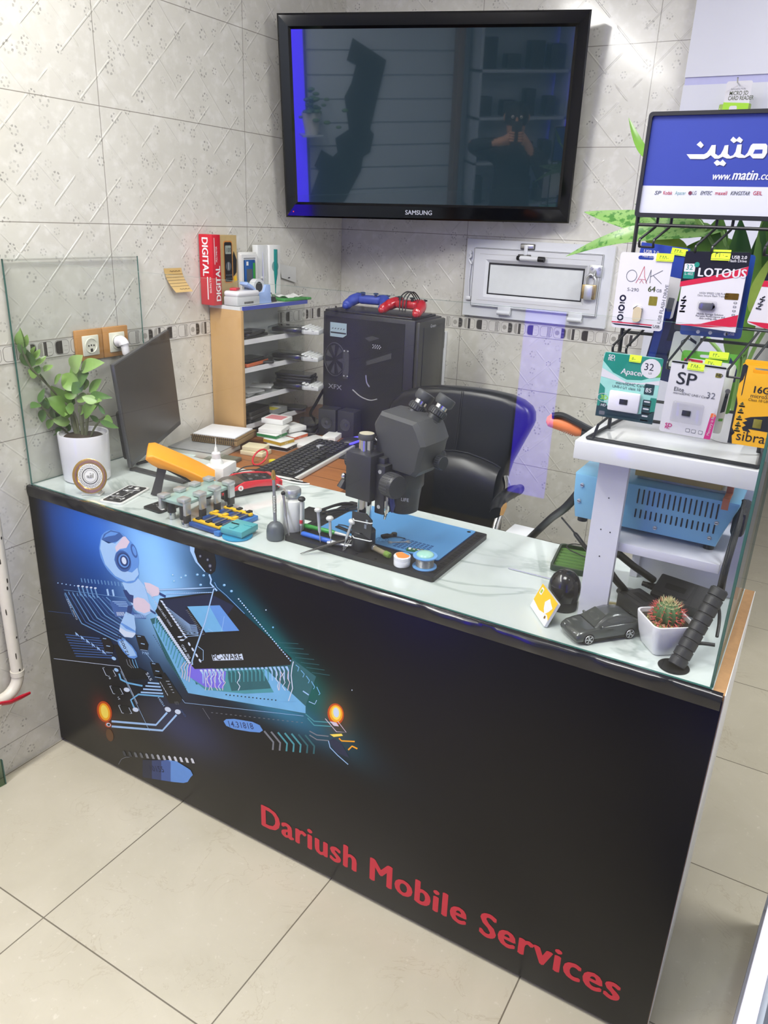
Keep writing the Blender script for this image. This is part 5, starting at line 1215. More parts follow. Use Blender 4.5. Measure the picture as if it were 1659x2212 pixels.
for i in range(13):
    a_ = math.radians(-60 + 150 * i / 12); rows.append([((.024 + .0022 * math.cos(13 * t)) * math.cos(a_) * math.cos(t), (.024 + .0022 * math.cos(13 * t)) * math.cos(a_) * math.sin(t), .071 + .023 * math.sin(a_)) for t in [2 * PI * j / 78 for j in range(79)]])
q.sheet(rows, cgr); q.build('body', cp, ang=70)
q = MB(); sp1 = pm('spine_red', (214, 92, 84), .5); sp2 = pm('spine_pale', (206, 200, 150), .5)
for i in range(8):
    a_ = math.radians(-35 + 118 * i / 7)
    for j in range(13):
        t0 = 2 * PI * j / 13; P_ = V((.0262 * math.cos(a_) * math.cos(t0), .0262 * math.cos(a_) * math.sin(t0), .071 + .0235 * math.sin(a_))); N_ = V((math.cos(a_) * math.cos(t0), math.cos(a_) * math.sin(t0), math.sin(a_)))
        for _ in range(4):
            d = (N_ + V((rr_.uniform(-.7, .7), rr_.uniform(-.7, .7), rr_.uniform(-.5, .7)))).normalized()
            q.cyl(P_, P_ + d * rr_.uniform(.008, .013), .00062, sp1 if i < 5 + (rr_.random() < .2) else sp2, 4, r2=.0001)
q.build('spines', cp)
# --- sleeved cable bundle coming out of the hole
MB().lathe([(0, .0004), (.027, .0004), (.0275, .0009), (.026, .0012), (.0245, .0006), (0, .0006)], pit, TR(1.7335, .046, H), 40).build('cable_hole', counter)  # flat disc, near-black colour stands in for the dark inside the hole
cs = thing('cable_sleeve', 'spiral-wrapped black cable bundle rising out of the counter hole', 'cable bundle', (1.7385, .05, H + .0022)); Tm = wt(cs)
pA = V((1.737, .049, H + .0022)); pB = at(1557, 1272, 'y', .13)
pB.x = min(pB.x, 1.776); d = pB - pA; q = MB(); n_ = 9
T = Tm @ (lambda m_: (setattr(m_, 'translation', pA) or m_))(d.to_track_quat('Z', 'Y').to_matrix().to_4x4())
prf = [(0, 0)]
for k in range(n_):
    z0 = d.length * k / n_; z1 = d.length * (k + 1) / n_ - .0016; prf += [(.0142, z0), (.0158, z0 + .001), (.0158, z1 - .001), (.0142, z1), (.0138, z1 + .0012)]
q.lathe(prf + [(0, d.length)], pm('sleeve_black', (40, 41, 44), .5), T, 28); q.build('sleeve', cs)
tops = [[(-.002, .0), (-.002, .04, .02), (.000, .10, .06), (.002, .14, .1)], [(.004, .004), (.002, .03, .02), (.003, .07, .06), (.004, .12, .12)], [(.002, .003), (.004, .05, -.01), (.004, .10, .02), (.003, .13, .07)]]
for i, tp in enumerate(tops):
    q = MB(); q.tube(smoothpath([pB + V((tp[0][0], tp[0][1], -.01))] + [pB + V((a_, c_, b_)) for a_, b_, c_ in tp[1:]], 8), .0042, kc, 10, Tm); q.build('cable', cs)
cable('short cut end of black cable sticking out beside the sleeve', [(1.752, .074, .90), (1.768, .078, .905), (1.79, .082, .907)], .0034, kc)
# --- orange-handled cutter on the shelf edge
t = thing('cable_cutter', 'hand cutter with an orange ribbed grip jutting off the white shelf', 'hand tool', (1.51, .235, 1.2321)); Tm = wt(t)
p0 = at(1266, 938, 'y', .235); p1 = at(1182, 903, 'y', .215); d = p1 - p0
T = Tm @ fr(p0, d, (0, .25, 1)); L = d.length; og = pm('grip_orange', (224, 124, 70), .45)
q = MB(); q.tube([(L * .1, 0, 0), (L * .2, 0, 0), (L * .45, .002, 0), (L * .75, .0, 0), (L * .93, -.002, 0), (L, -.003, 0)], [.008, .0135, .0155, .016, .014, .006], og, 16, T, flat=.8); q.build('grip', t)
q = MB()
for k in range(12): 
    x = L * (.28 + k * .052); q.tube([(x, -.014, .0108), (x, 0, .0135), (x, .014, .0108)], .0011, pm('grip_deep', (190, 84, 40), .5), 6, T)
q.build('grip_ribs', t)
q = MB(); q.tube([(-.012, .004, 0), (L * .08, .0, 0), (L * .14, 0, 0)], [.012, .009, .0085], blk, 12, T); q.tube(smoothpath([(L * -.3, .012, -.01), (0, .012, -.01), (L * .3, .014, -.012), (L * .7, .016, -.012), (L * .92, .008, -.01)], 5), .0062, blk, 10, T); q.build('frame', t)
# ================================================================ wire rack with hanging cards
RY_ = 0.196
wire = pm('rack_black', (28, 28, 30), .45, var=.05)
rk = thing('display_rack', 'black wire display rack with a blue sign standing on the shelf stand', 'display rack', (1.66, .2, 1.2321)); Tm = wt(rk)
X0, X1 = 1.5225, 1.785
q = MB()
q.tube([(X0, RY_, 1.236), (X0 - .004, RY_, 1.63)], .0036, wire, 8, Tm); q.tube([(X1, RY_, 1.236), (X1 - .004, RY_, 1.63)], .0036, wire, 8, Tm)
for z in (1.601, 1.443, 1.418, 1.30): q.tube([(X0 - .002, RY_, z), (X1, RY_, z)], .0028, wire, 8, Tm)
for x in (1.5515, 1.5745, 1.6475, 1.6725, 1.74, 1.765): q.tube([(x, RY_ + .005, 1.622), (x, RY_ + .005, 1.6)], .0025, wire, 8, Tm)
q.tube([(1.508, .106, 1.2355), (X1 + .01, .101, 1.2355)], .0033, wire, 8, Tm)
for x in (0, 1): q.tube([((1.508, X1 + .01)[x], .104, 1.2355), ((X0 + .002, X1)[x], .316, 1.2355)], .0033, wire, 8, Tm)
q.tube([(X0, .316, 1.2355), (X1, .316, 1.2355)], .0033, wire, 8, Tm)
q.tube([(1.518, .104, 1.2355), (1.524, .104, 1.262), (X0, RY_, 1.262)], .0026, wire, 8, Tm)
q.build('frame', rk)
# sign
SL = at(1405, 242, 'y', RY_); SB = at(1379, 462, 'y', RY_); sx0, sx1, sz0, sz1 = 1.516, 1.795, 1.617, 1.775
q = MB(); q.prism(key(rrect(sx0 - .002, sz0 - .004, sx1, sz1, .006), rrect(sx0 + .004, sz0 + .003, sx1 - .006, sz1 - .006, .003)), .009, wire, Tm @ fr((0, RY_, 0), (1, 0, 0), (0, 0, 1)), h0=-.004); q.build('sign_frame', rk)
sblue = pm('sign_blue', (52, 66, 150), .35, var=.03); swhite = pm('sign_white', (202, 204, 214), .35, var=.02)
sg = MB(); FS = Tm @ fr((0, RY_, 0), (1, 0, 0), (0, 0, 1))
def sp_(px, py, l=0): p = at(px, py, 'y', RY_ - .0045); return (p.x, p.z)
zc = at(1500, 398, 'y', RY_ - .004).z
sg.prism(rrect(sx0 + .003, sz0 + .002, sx1 - .005, sz1 - .005, .002), .0044, sblue, FS, h0=0)
zl = [sp_(1393, 401), sp_(1658, 404)]
sg.prism([(sx0 + .003, sz0 + .002), (sx1 - .005, sz0 + .002), (sx1 - .005, zl[1][1]), (sx0 + .003, zl[0][1])], .0047, swhite, FS, h0=.004)
bd = sg.build('sign_board', rk, flat=True)
q = MB()
def cr(x, y): return sp_(1470 + x / 4.608, y / 4.608)
word = [(60, 1535), (235, 1535), (262, 1520), (285, 1490), (310, 1445), (352, 1442), (345, 1530), (375, 1550), (400, 1535), (425, 1490), (440, 1448), (478, 1443), (470, 1530), (495, 1555), (525, 1545), (548, 1510), (565, 1440), (610, 1436), (600, 1530), (640, 1550), (668, 1520), (700, 1448), (720, 1430), (850, 1430), (866, 1450), (862, 1520), (840, 1560), (820, 1578), (720, 1577), (690, 1545), (640, 1572), (580, 1572), (545, 1560), (500, 1578), (460, 1578), (420, 1560), (380, 1580), (340, 1580), (300, 1545), (270, 1570), (235, 1584), (95, 1582)]
dk_ = pm('sign_outline', (40, 44, 92), .4)
def wpoly(pts, h, m_, dx=0, dy=0): q.add([cr(x + dx, y + dy) + (h,) for x, y in pts][::-1], [list(range(len(pts)))], m_, FS)
for dx, dy, h, m_ in ((8, 8, .0046, dk_), (0, 0, .0048, swhite)):
    wpoly(word, h, m_, dx, dy)
    for pts in ([(198, 1405), (232, 1445), (205, 1475), (160, 1440)], [(495, 1395), (525, 1360), (557, 1388), (585, 1360), (622, 1393), (600, 1425), (560, 1405), (530, 1425)], [(330, 1620), (365, 1590), (395, 1612), (420, 1588), (455, 1625), (430, 1655), (390, 1640), (360, 1652)]): wpoly(pts, h, m_, dx, dy)
wpoly([(742, 1490), (818, 1488), (812, 1528), (722, 1530)], .005, sblue)
def stext(t, px, py, size, m_, bold=0, shear=0, h=.0051, sx=1, x1=None):
    x, z = sp_(px, py)
    if x1:
        k = MB().text(t, size, m_, None, bold=bold, shear=shear); sx = (sp_(x1, py)[0] - x) / max(v[0] for v in k.v)
    q.text(t, size, m_, FS @ TR(x, z, 0), bold=bold, shear=shear, h=h, sx=sx)
stext('www.', 1537, 388, .0165, swhite, .02, .2, x1=1578); stext('matin', 1580, 388, .021, swhite, .026, .2, x1=1636); stext('.com', 1637, 388, .0165, swhite, .02, .2, x1=1680)
bk_ = pm('brand_grey', (92, 94, 104), .5); br2 = pm('brand_red', (178, 62, 74), .5); bt_ = pm('brand_teal', (120, 160, 160), .5)
for t_, px, m_, b_, sh in (('SP', 1413, bk_, .02, .2), ('Kodak', 1432, br2, .01, 0), ('Apacer', 1458, bt_, 0, 0), ('LG', 1495, bk_, 0, 0), ('EMTEC', 1512, bk_, .014, .3), ('maxell', 1544, br2, .01, 0), ('KINGSTAR', 1577, bk_, .014, .3), ('GEIL', 1626, br2, .014, 0)):
    stext(t_, px, 420 + (px - 1413) * .006, .0082, m_, b_, sh, h=.0052, x1={1413: 1428, 1432: 1452, 1458: 1481, 1495: 1504, 1512: 1538, 1544: 1570, 1577: 1619, 1626: 1646}[px])
x, z = sp_(1491, 417); q.prism([(x + .003 * math.cos(t), z + .003 * math.sin(t)) for t in [k * .45 for k in range(14)]], .0053, pm('brand_maroon', (110, 50, 70), .5), FS, h0=.0047)
q.build('sign_lettering', rk, flat=True)
# hooks
def hook(p0, p1, w2):
    q = MB(); a_ = V(p0); b_ = V(p1)
    for s_ in (-1, 1):
        o = V((s_ * w2, 0, 0)); q.tube(smoothpath([a_ + o, a_ + o + (b_ - a_) * .15, a_ + o + (b_ - a_) * .93, b_ + o, b_ + o + V((0, -.002, -.006)), b_ + o + V((-s_ * .0, .002, -.012))], 5), .0021, pm('hook_wire', (44, 45, 47), .3, metal=.4), 8, Tm)
    q.tube([b_ + V((-w2, .002, -.012)), b_ + V((w2, .002, -.012))], .0019, wire, 6, Tm)
    q.build('hook', rk)
hook((1.563, RY_ - .004, 1.598), (1.5545, .128, 1.578), .0115)
hook((1.66, RY_ - .004, 1.598), (1.648, .112, 1.572), .0125)
hook((1.752, RY_ - .004, 1.598), (1.748, .118, 1.575), .0125)
hook((1.563, RY_ - .004, 1.446), (1.543, .10, 1.405), .0115)
hook((1.66, RY_ - .004, 1.44), (1.6405, .085, 1.391), .0125)
hook((1.758, RY_ - .004, 1.44), (1.735, .075, 1.391), .0125)
# cards: local metric frame, origin bottom-left
neon = pm('price_neon', (206, 240, 40), .5, var=.02); tink = pm('tag_ink', (60, 70, 30), .6)
blis = clear('blister', (.95, .95, .96, 1), 1.45, .8)
def digits(q, s, x, y, h, T, z):
    """eastern Arabic numerals as strokes"""
    G = {'2': [(.1, 0, .1, 1), (.1, 1, .25, .75), (.25, .75, .45, .8), (.45, .8, .5, 1)], '8': [(0, 0, .3, 1), (.3, 1, .6, 0)], '0': [(.2, .45, .3, .55)], '5': [(.05, .2, .3, .9), (.3, .9, .55, .2), (.55, .2, .3, .05), (.3, .05, .05, .2)], '3': [(.1, 0, .1, 1), (.1, 1, .25, .75), (.25, .75, .35, 1), (.35, 1, .45, .75), (.45, .75, .6, 1)], '7': [(0, 1, .3, 0), (.3, 0, .6, 1)], '1': [(.2, 0, .2, 1)], '-': [(0, .25, .5, .25)], '6': [(.1, 0, .5, 1), (.1, .95, .5, 1)]}
    for ch in s:
        for a, b, c, d in G.get(ch, []):
            v = V((c - a, d - b, 0)); v.normalize(); n = V((-v.y, v.x, 0)) * .07
            q.poly([(x + (p.x) * h, y + p.y * h, z) for p in (V((a, b, 0)) + n * -1, V((c, d, 0)) + n * -1, V((c, d, 0)) + n, V((a, b, 0)) + n)], tink, T)
        x += h * .75
class Card:
    def __init__(s, label, px, y, base, name='memory_card_pack', slot=(.35, .65, .035, .085), h=None, r=.005, rot=0.0, group=None):
        bl = at(px[3][0], px[3][1], 'y', y); br = at(px[2][0], px[2][1], 'y', y); tl = at(px[0][0], px[0][1], 'y', y)
        s.w = (br - bl).length; s.h = (tl - bl).length
        s.t = thing(name, label, 'card pack', (bl + br) / 2, 0, group); s.T = wt(s.t) @ fr(bl, br - bl, tl - bl); s.q = MB(); s.n = 0
        q = MB(); o = rrect(0, 0, s.w, s.h, r)
        if slot: o = key(o, rrect(s.w * slot[0], s.h * (1 - slot[3]), s.w * slot[1], s.h * (1 - slot[2]), .003))
        q.prism(o, .0009, base, s.T); q.build('card', s.t, flat=True)
    def p(s, pts, m_, l=1): s.q.add([(x * s.w, y * s.h, .0009 + .00012 * l) for x, y in pts], [list(range(len(pts)))], m_, s.T); return s
    def r(s, x0, y0, x1, y1, m_, l=1, rad=.0015): s.q.add([(x, y, .0009 + .00012 * l) for x, y in rrect(x0 * s.w, y0 * s.h, x1 * s.w, y1 * s.h, rad)], [list(range(20))], m_, s.T); return s
    def o(s, x, y, rd, m_, l=1, ry=1): s.q.add([(x * s.w + rd * math.cos(k * .3142), y * s.h + rd * ry * math.sin(k * .3142), .0009 + .00012 * l) for k in range(20)], [list(range(20))], m_, s.T); return s
    def x(s, t, x, y, size, m_, l=3, bold=0, rot=0, sx=1, shear=0): s.q.text(t, size, m_, s.T @ TR(x * s.w, y * s.h, .0009 + .00012 * l) @ RZ(math.radians(rot)), bold=bold, sx=sx, shear=shear); return s
    def done(s): s.q.build('print', s.t, flat=True); return s
    def blister(s, x0, y0, x1, y1, d=.006, m_=None):
        q = MB(); q.box((x0 * s.w, y0 * s.h, .0016), (x1 * s.w, y1 * s.h, .0016 + d), m_ or blis, s.T, bev=.003); q.build('blister', s.t)
    def part(s, name, x0, y0, x1, y1, z0, z1, m_, bev=.001): q = MB(); q.box((x0 * s.w, y0 * s.h, z0), (x1 * s.w, y1 * s.h, z1), m_, s.T, bev=bev); return q.build(name, s.t)
    def price(s, x, y, w_, h_, txt):
        q = MB(); T = s.T @ TR(x * s.w, y * s.h, .0022) @ RX(-.15); q.prism(rrect(0, 0, w_, h_, .0008), .0005, neon, T); digits(q, txt, w_ * .2, h_ * .3, h_ * .42, T, .0006)
        q.add([(0, h_ * .1, .0006), (w_, h_ * .1, .0006), (w_, h_ * .14, .0006), (0, h_ * .14, .0006)], [[0, 1, 2, 3]], tink, T); q.build('price_sticker', s.t, flat=True)
cw = pm('pack_white', (208, 206, 210), .35, var=.02); ck = pm('pack_black', (24, 24, 32), .3); cr_ = pm('pack_red', (192, 32, 62), .35); cbl = pm('pack_blue', (44, 66, 156), .35); cgr_ = pm('pack_green', (90, 160, 50), .35)
cteal = pm('pack_teal', (30, 130, 112), .35, var=.1); cmint = pm('pack_mint', (150, 206, 196), .35, var=.12); cdk = pm('pack_deepgreen', (28, 56, 56), .35, var=.1); grt = pm('pack_grey', (100, 102, 110), .5); cyl_ = pm('pack_yellow', (240, 176, 20), .4, var=.03); cgold = pm('pack_gold', (150, 140, 50), .3, metal=.5, var=.3, scale=200); cor = pm('pack_magenta', (196, 40, 120), .35, var=.1); cora = pm('pack_orange', (232, 110, 50), .35)
# white pack with eiffel tower logo
c = Card('white flash drive pack with a thin line logo and lime price sticker', [(1341, 544), (1462, 553), (1429, 716), (1320, 706)], .128, cw)
def ln(c, pts, w_, m_, l=3):
    for (a, b), (d, e) in zip(pts, pts[1:]):
        A = V((a * c.w, b * c.h, 0)); B = V((d * c.w, e * c.h, 0)); n = V((-(B - A).y, (B - A).x, 0)).normalized() * w_ / 2
        c.q.add([tuple(v + V((0, 0, .0009 + .00012 * l))) for v in (A - n, B - n, B + n, A + n)], [[0, 1, 2, 3]], m_, c.T)
ln(c, [(.27 + .1 * math.cos(k * .3307), .70 + .075 * math.sin(k * .3307)) for k in range(20)], .0009, grt)
ln(c, [(.37, .61), (.43, .7), (.49, .83), (.52, .7), (.58, .61)], .0008, br2); ln(c, [(.42, .66), (.55, .66)], .0006, br2); ln(c, [(.44, .61), (.475, .65), (.52, .61)], .0006, br2)
ln(c, [(.56, .62), (.60, .70), (.63, .79), (.64, .62)], .0009, grt); ln(c, [(.63, .7), (.85, .79)], .0009, grt); ln(c, [(.68, .72), (.86, .62)], .0009, grt)
c.x('S-290', .22, .5, .0078, grt, sx=1.1).x('64', .62, .51, .0125, tink, bold=.02).x('GB', .78, .51, .007, grt).x('USB FLASH DRIVE', .955, .1, .0082, grt, rot=86)
c.r(.67, .33, .83, .45, cgold)
for y in (.40, .27, .14): c.o(.16, y, .0056, ck); c.o(.16, y, .0028, cw, 2); c.r(.11, y - .065, .21, y - .06, grt)
c.p([(.0, .085), (.72, .075), (.8, .09), (.95, .02), (.1, .03), (.02, .055)], cw, 1); c.p([(.0, .082), (.83, .078), (.83, .062), (.0, .066)], cr_, 2); c.p([(.0, .055), (.95, .05), (.97, .03), (.08, .036)], ck, 2); c.r(.8, .03, .97, .075, cw, 3); c.x('USB', .82, .04, .0065, ck, 4, bold=.02)
c.done(); q = MB(); pb = pm('champagne_shell', (200, 186, 152), .35, metal=.1); q.prism(rrect(.41 * c.w, .1 * c.h, .57 * c.w, .30 * c.h, .006), .006, pb, c.T, h0=.0018); q.build('flash_drive', c.t); q = MB(); q.prism(key(rrect(.4 * c.w, .22 * c.h, .58 * c.w, .325 * c.h, .008), rrect(.43 * c.w, .24 * c.h, .55 * c.w, .30 * c.h, .006)), .0045, cw, c.T, h0=.001); q.build('drive_loop', c.t)
c.price(.69, .905, .028, .0125, '288-')
c = Card('blue-topped flash drive pack hanging behind the white line-logo pack', [(1378, 522), (1477, 534), (1452, 690), (1352, 672)], .172, cw, slot=(.3, .62, .04, .09))
c.p([(0, .62), (1, .58), (1, 1), (0, 1)], cbl, 1); c.x('USB 2.0', .08, .86, .008, cw, bold=.02).x('Flash Drive', .08, .8, .005, cw); c.r(.82, .1, .95, .3, grt).r(.1, .0, .95, .14, cbl); c.done(); c.price(.64, .89, .026, .0125, '228-')
# black white red pack
c = Card('black, white and red flash drive pack with a grey drive', [(1487, 541), (1621, 546), (1592, 722), (1455, 712)], .112, clear('pack_film', (.9, .9, .93, 1), 1.45), slot=(.33, .66, .045, .095))
c.p([(.02, .08), (.97, .02), (.99, .97), (.03, .985)], cw, 0.5); c.p([(.0, .58), (1, .83), (1, .99), (.02, .99)], ck, 1); c.p([(.0, .55), (1, .72), (1, .83), (.7, .74), (.0, .615)], cr_, 2); c.p([(.0, .07), (.42, .1), (.97, .24), (.97, .09), (.5, .06)], cr_, 2)
c.r(.03, .655, .2, .84, cteal, 3).r(.03, .74, .2, .84, cw, 4).x('32', .05, .765, .0115, cteal, 5).x('L-402', .05, .70, .0055, cw, 5).o(.22, .83, .004, cteal, 5)
c.x('LOTOUS', .25, .69, .0185, cw, 5, bold=.035, sx=.95); c.x('USB 2.0', .73, .915, .0068, cw, 5, bold=.03).x('Flash Drive', .69, .875, .0058, cw, 5, bold=.02)
c.r(.72, .42, .93, .50, pm('holo_brown', (104, 78, 20), .3, metal=.4, var=.3, scale=300), 3).x('HIGH SPEED USB FLASH', .32, .475, .0042, grt).x('Data Secure Flash Transfer', .3, .445, .0042, grt)
c.x('Mobile Storage Solution', .33, .215, .0042, ck).x('Portable Performance and', .32, .187, .0042, ck).x('data coding info', .38, .16, .0042, ck)
for y in (.41, .34, .27): c.p([(.07, y), (.11, y + .035), (.125, y + .02), (.09, y - .012)], ck, 3); c.r(.05, y - .03, .14, y - .026, grt, 3)
for y in (.385, .335, .285, .235): c.r(.87, y - .012, .92, y + .012, grt, 3, .001).r(.88, y - .005, .91, y + .005, cw, 4, .0005)
c.done(); gd = pm('drive_grey', (120, 120, 126), .25, metal=.5); q = MB(); q.prism(rrect(.35 * c.w, .28 * c.h, .57 * c.w, .37 * c.h, .003), .006, gd, c.T, bev=.001, h0=.0018); q.build('flash_drive', c.t); q = MB(); q.prism(key(rrect(.5 * c.w, .28 * c.h, .6 * c.w, .37 * c.h, .006), rrect(.55 * c.w, .3 * c.h, .585 * c.w, .35 * c.h, .003)), .0048, gd, c.T, h0=.0018); q.build('drive_loop', c.t); c.blister(.33, .265, .63, .39, .0075)
c.price(.42, .89, .028, .016, '310-')
c = Card('blue flash drive pack tucked behind the black and red pack', [(1497, 546), (1632, 552), (1600, 733), (1468, 722)], .135, pm('pack_navy', (32, 66, 140), .3), slot=(.33, .66, .045, .095))
for x in (.3, .5, .75): c.o(x, .05, .003, swhite, 2)
c.r(.75, .03, .93, .07, cbl, 2).x('USB', .78, .04, .006, cw, 3); c.done()
c = Card('white pack with a red band cut by the picture edge', [(1646, 553), (1775, 558), (1740, 735), (1612, 698)], .118, cw, slot=(.36, .68, .045, .095))
c.p([(.0, .66), (1, .9), (1, .99), (.0, .99)], ck, 1).p([(0, .57), (1, .74), (1, .84), (.0, .66)], cr_, 2).r(.06, .72, .2, .9, cw, 3).r(.06, .72, .2, .81, pm('pack_sky', (60, 150, 210), .35), 4)
for y in (.42, .35, .28): c.p([(.07, y), (.11, y + .035), (.125, y + .02), (.09, y - .012)], ck, 3); c.r(.05, y - .03, .14, y - .026, grt, 3)
c.p([(.0, .03), (1, .2), (1, .06), (.3, .0)], cr_, 2); c.done()
# teal pack
c = Card('teal and white micro memory card pack hanging lowest at the rack end', [(1309, 759), (1437, 779), (1409, 917), (1286, 897)], .098, cmint, slot=(.36, .6, .045, .10))
c.p([(0, .86), (.2, .70), (.45, .62), (.7, .64), (.86, .70), (1, .72), (1, .99), (.02, .99)], cteal, 1); c.p([(.86, .70), (1, .72), (1, .88), (.9, .86)], cgr_, 2); c.p([(0, .62), (.45, .56), (1, .6), (1, .67), (.7, .6), (.45, .58), (.0, .75)], cw, 2); c.p([(0, .0), (1, .0), (1, .2), (.72, .12), (.3, .2), (0, .16)], cdk, 1); c.p([(0, .16), (.12, .18), (.1, .45), (0, .52)], cteal, 1); c.p([(.86, .12), (1, .2), (1, .4), (.9, .4)], cteal, 1)
c.x('Apacer', .33, .70, .0135, cw, 4, bold=.02, shear=.1).o(.82, .83, .0165, cw, 3).x('32', .70, .8, .017, ck, 4).x('U3', .79, .745, .0048, ck, 4).x('microSDHC Card', .27, .535, .0068, ck, 4).x('UHS-I U1 class 10', .22, .475, .0066, ck, 4)
c.x('SD', .08, .91, .009, cw, 4, bold=.04).x('HC I', .08, .875, .006, cw, 4, bold=.03)
c.r(.77, .44, .93, .60, cdk, 3).x('85', .79, .475, .0105, cw, 4, bold=.02)
for y in (.33, .22, .11): c.r(.78, y - .06, .92, y + .03, cdk, 3).r(.80, y - .01, .90, y + .012, cw, 4, .001).r(.78, y - .07, .92, y - .062, cw, 4)
c.x('3D', .04, .27, .011, pm('pack_lime', (150, 200, 60), .4), 4, bold=.03); ln(c, [(.1 + .11 * math.cos(k * .35), .30 + .065 * math.sin(k * .35)) for k in range(3, 17)], .0008, cw, 4); c.r(.05, .13, .17, .22, cdk, 4).x('HD', .07, .165, .0062, cw, 5, bold=.02).r(.06, .03, .16, .09, grt, 4)
c.done(); c.blister(.2, .13, .74, .44, .007, pm('blister_white', (222, 220, 228), .2, coat=.3)); c.part('memory_card', .4, .25, .54, .33, .0088, .0096, ck, .0003); c.price(.44, .895, .02, .012, '5-')
# white pack with SP
c = Card('plain white micro memory card pack with a magenta edge strip', [(1445, 776), (1562, 788), (1536, 950), (1423, 930)], .083, cw, slot=(.32, .68, .05, .10))
c.r(.0, .955, 1, 1, pm('pack_silver', (170, 172, 178), .3), 1, .004).x('SP', .14, .69, .0285, ck, 4, bold=.015, sx=1.15).x('Elite', .13, .59, .0095, ck, 4).x('microSDHC UHS-I Card', .13, .55, .0055, ck, 4, shear=.2).x('32', .74, .555, .0145, grt, 4).r(.83, .845, .94, .905, cgold, 3).x('HD', .845, .86, .0068, ck, 4, bold=.03)
c.p([(.86, .0), (.98, .0), (1, .33), (.97, .37), (.9, .35)], cor, 2); c.p([(.9, .3), (1, .33), (.97, .37), (.9, .36)], cora, 3); c.x('Memory is forever!', .945, .05, .0062, cw, 5, rot=86)
c.x('SD', .1, .08, .009, cor, 4, bold=.04).x('HC', .1, .05, .006, cor, 4, bold=.03)
for x in (.5, .61, .74): c.r(x, .05, x + .08, .1, grt, 3, .001).r(x + .008, .056, x + .072, .094, cw, 4, .0008)
c.done(); c.blister(.17, .17, .76, .46, .006); c.part('memory_card', .37, .27, .53, .345, .0016, .0026, ck, .0003); c.price(.3, .9, .026, .013, '285-')
c = Card('white pack with a red header hanging behind the plain white pack', [(1462, 770), (1578, 772), (1556, 938), (1448, 918)], .108, pm('pack_pale', (206, 214, 208), .35), slot=(.32, .68, .05, .10))
c.r(.0, .9, .36, .99, cr_, 2).x('32', .05, .92, .008, cw, 3, bold=.02).p([(.9, .3), (.98, .33), (.98, .62), (.92, .6)], ck, 2).p([(.9, .18), (.98, .19), (.98, .23), (.9, .22)], cgr_, 2).o(.95, .62, .004, grt, 3); c.done(); c.price(.4, .92, .026, .012, '27-')
c = Card('green and navy pack hanging behind both white packs', [(1466, 755), (1598, 767), (1575, 895), (1455, 880)], .125, cgr_, slot=(.32, .6, .05, .10))
c.p([(.3, .35), (1, .55), (1, .75), (.85, .95), (.8, .6), (.3, .5)], pm('pack_navy2', (36, 40, 84), .35), 1).p([(.55, .3), (.95, .5), (.9, .55), (.5, .4)], cw, 2); c.done(); c.price(.48, .9, .03, .012, '22-')
# yellow packs
for i, (dx, y, lb) in enumerate(((0, .072, 'yellow micro memory card pack with black brush strokes'), (4, .088, 'yellow pack tucked directly behind the brush-stroke pack'))):
    c = Card(lb, [(1602 + dx, 783 - 2 * dx), (1735 + dx, 795 - 2 * dx), (1700 + dx, 976 - dx), (1571 + dx, 956 - dx)], y, cyl_, slot=(.18, .66, .045, .11), r=.003)
    if i == 0:
        c.x('16GB', .23, .66, .015, ck, 4, bold=.025).x('microSDHC', .22, .6, .0088, ck, 4).x('Class 10 UHS-I', .2, .555, .006, ck, 4).x('sibraton', .12, .055, .0225, ck, 4, bold=.002)
        c.p([(.22, .18), (.35, .17), (.3, .21), (.75, .2), (.9, .25), (.9, .38), (.6, .4), (.3, .36), (.2, .33), (.26, .31), (.18, .28), (.25, .25), (.19, .22)], ck, 2)
        c.p([(0, 0), (.08, .0), (.05, .1), (.09, .14), (.03, .2), (.04, .5), (0, .6)], ck, 2).p([(.0, .75), (.05, .8), (.09, .97), (.03, .99), (0, .97)], ck, 2).p([(.07, .6), (.085, .62), (.09, .97), (.07, .97)], ck, 2)
        for y_ in (.5, .42, .335, .255, .19): c.p([(.08, y_), (.12, y_ + .035), (.15, y_), (.115, y_ - .01)], tink, 3); c.r(.07, y_ - .025, .17, y_ - .02, tink, 3)
        c.done(); c.part('memory_card', .36, .235, .5, .345, .0016, .0026, cgold, .0004)
    else: c.done()
c = Card('white adapter cable pack hanging at the back of the rack', [(1462, 715), (1512, 722), (1496, 800), (1440, 790)], .185, pm('pack_cream', (222, 224, 216), .35), name='cable_pack', slot=None)
ln(c, [(.75, .8), (.5, .85), (.35, .75), (.35, .55), (.5, .42)], .0012, ck); c.p([(.5, .42), (.75, .38), (.78, .28), (.55, .34)], ck, 3).p([(.62, .9), (.9, .8), (.9, .72), (.65, .8)], ck, 3); c.done()
c = Card('dark violet-blue pack hanging behind the end of the rack', [(1398, 640), (1475, 655), (1462, 830), (1384, 810)], .187, pm('pack_violet', (40, 40, 84), .3, var=.2), name='cable_pack', slot=None)
c.p([(.05, .1), (.25, .05), (.22, .9), (.02, .85)], cbl, 2).o(.7, .35, .012, ck, 2).o(.7, .35, .008, grt, 3).p([(.4, .5), (.95, .55), (.9, .95), (.42, .9)], ck, 2); c.done()
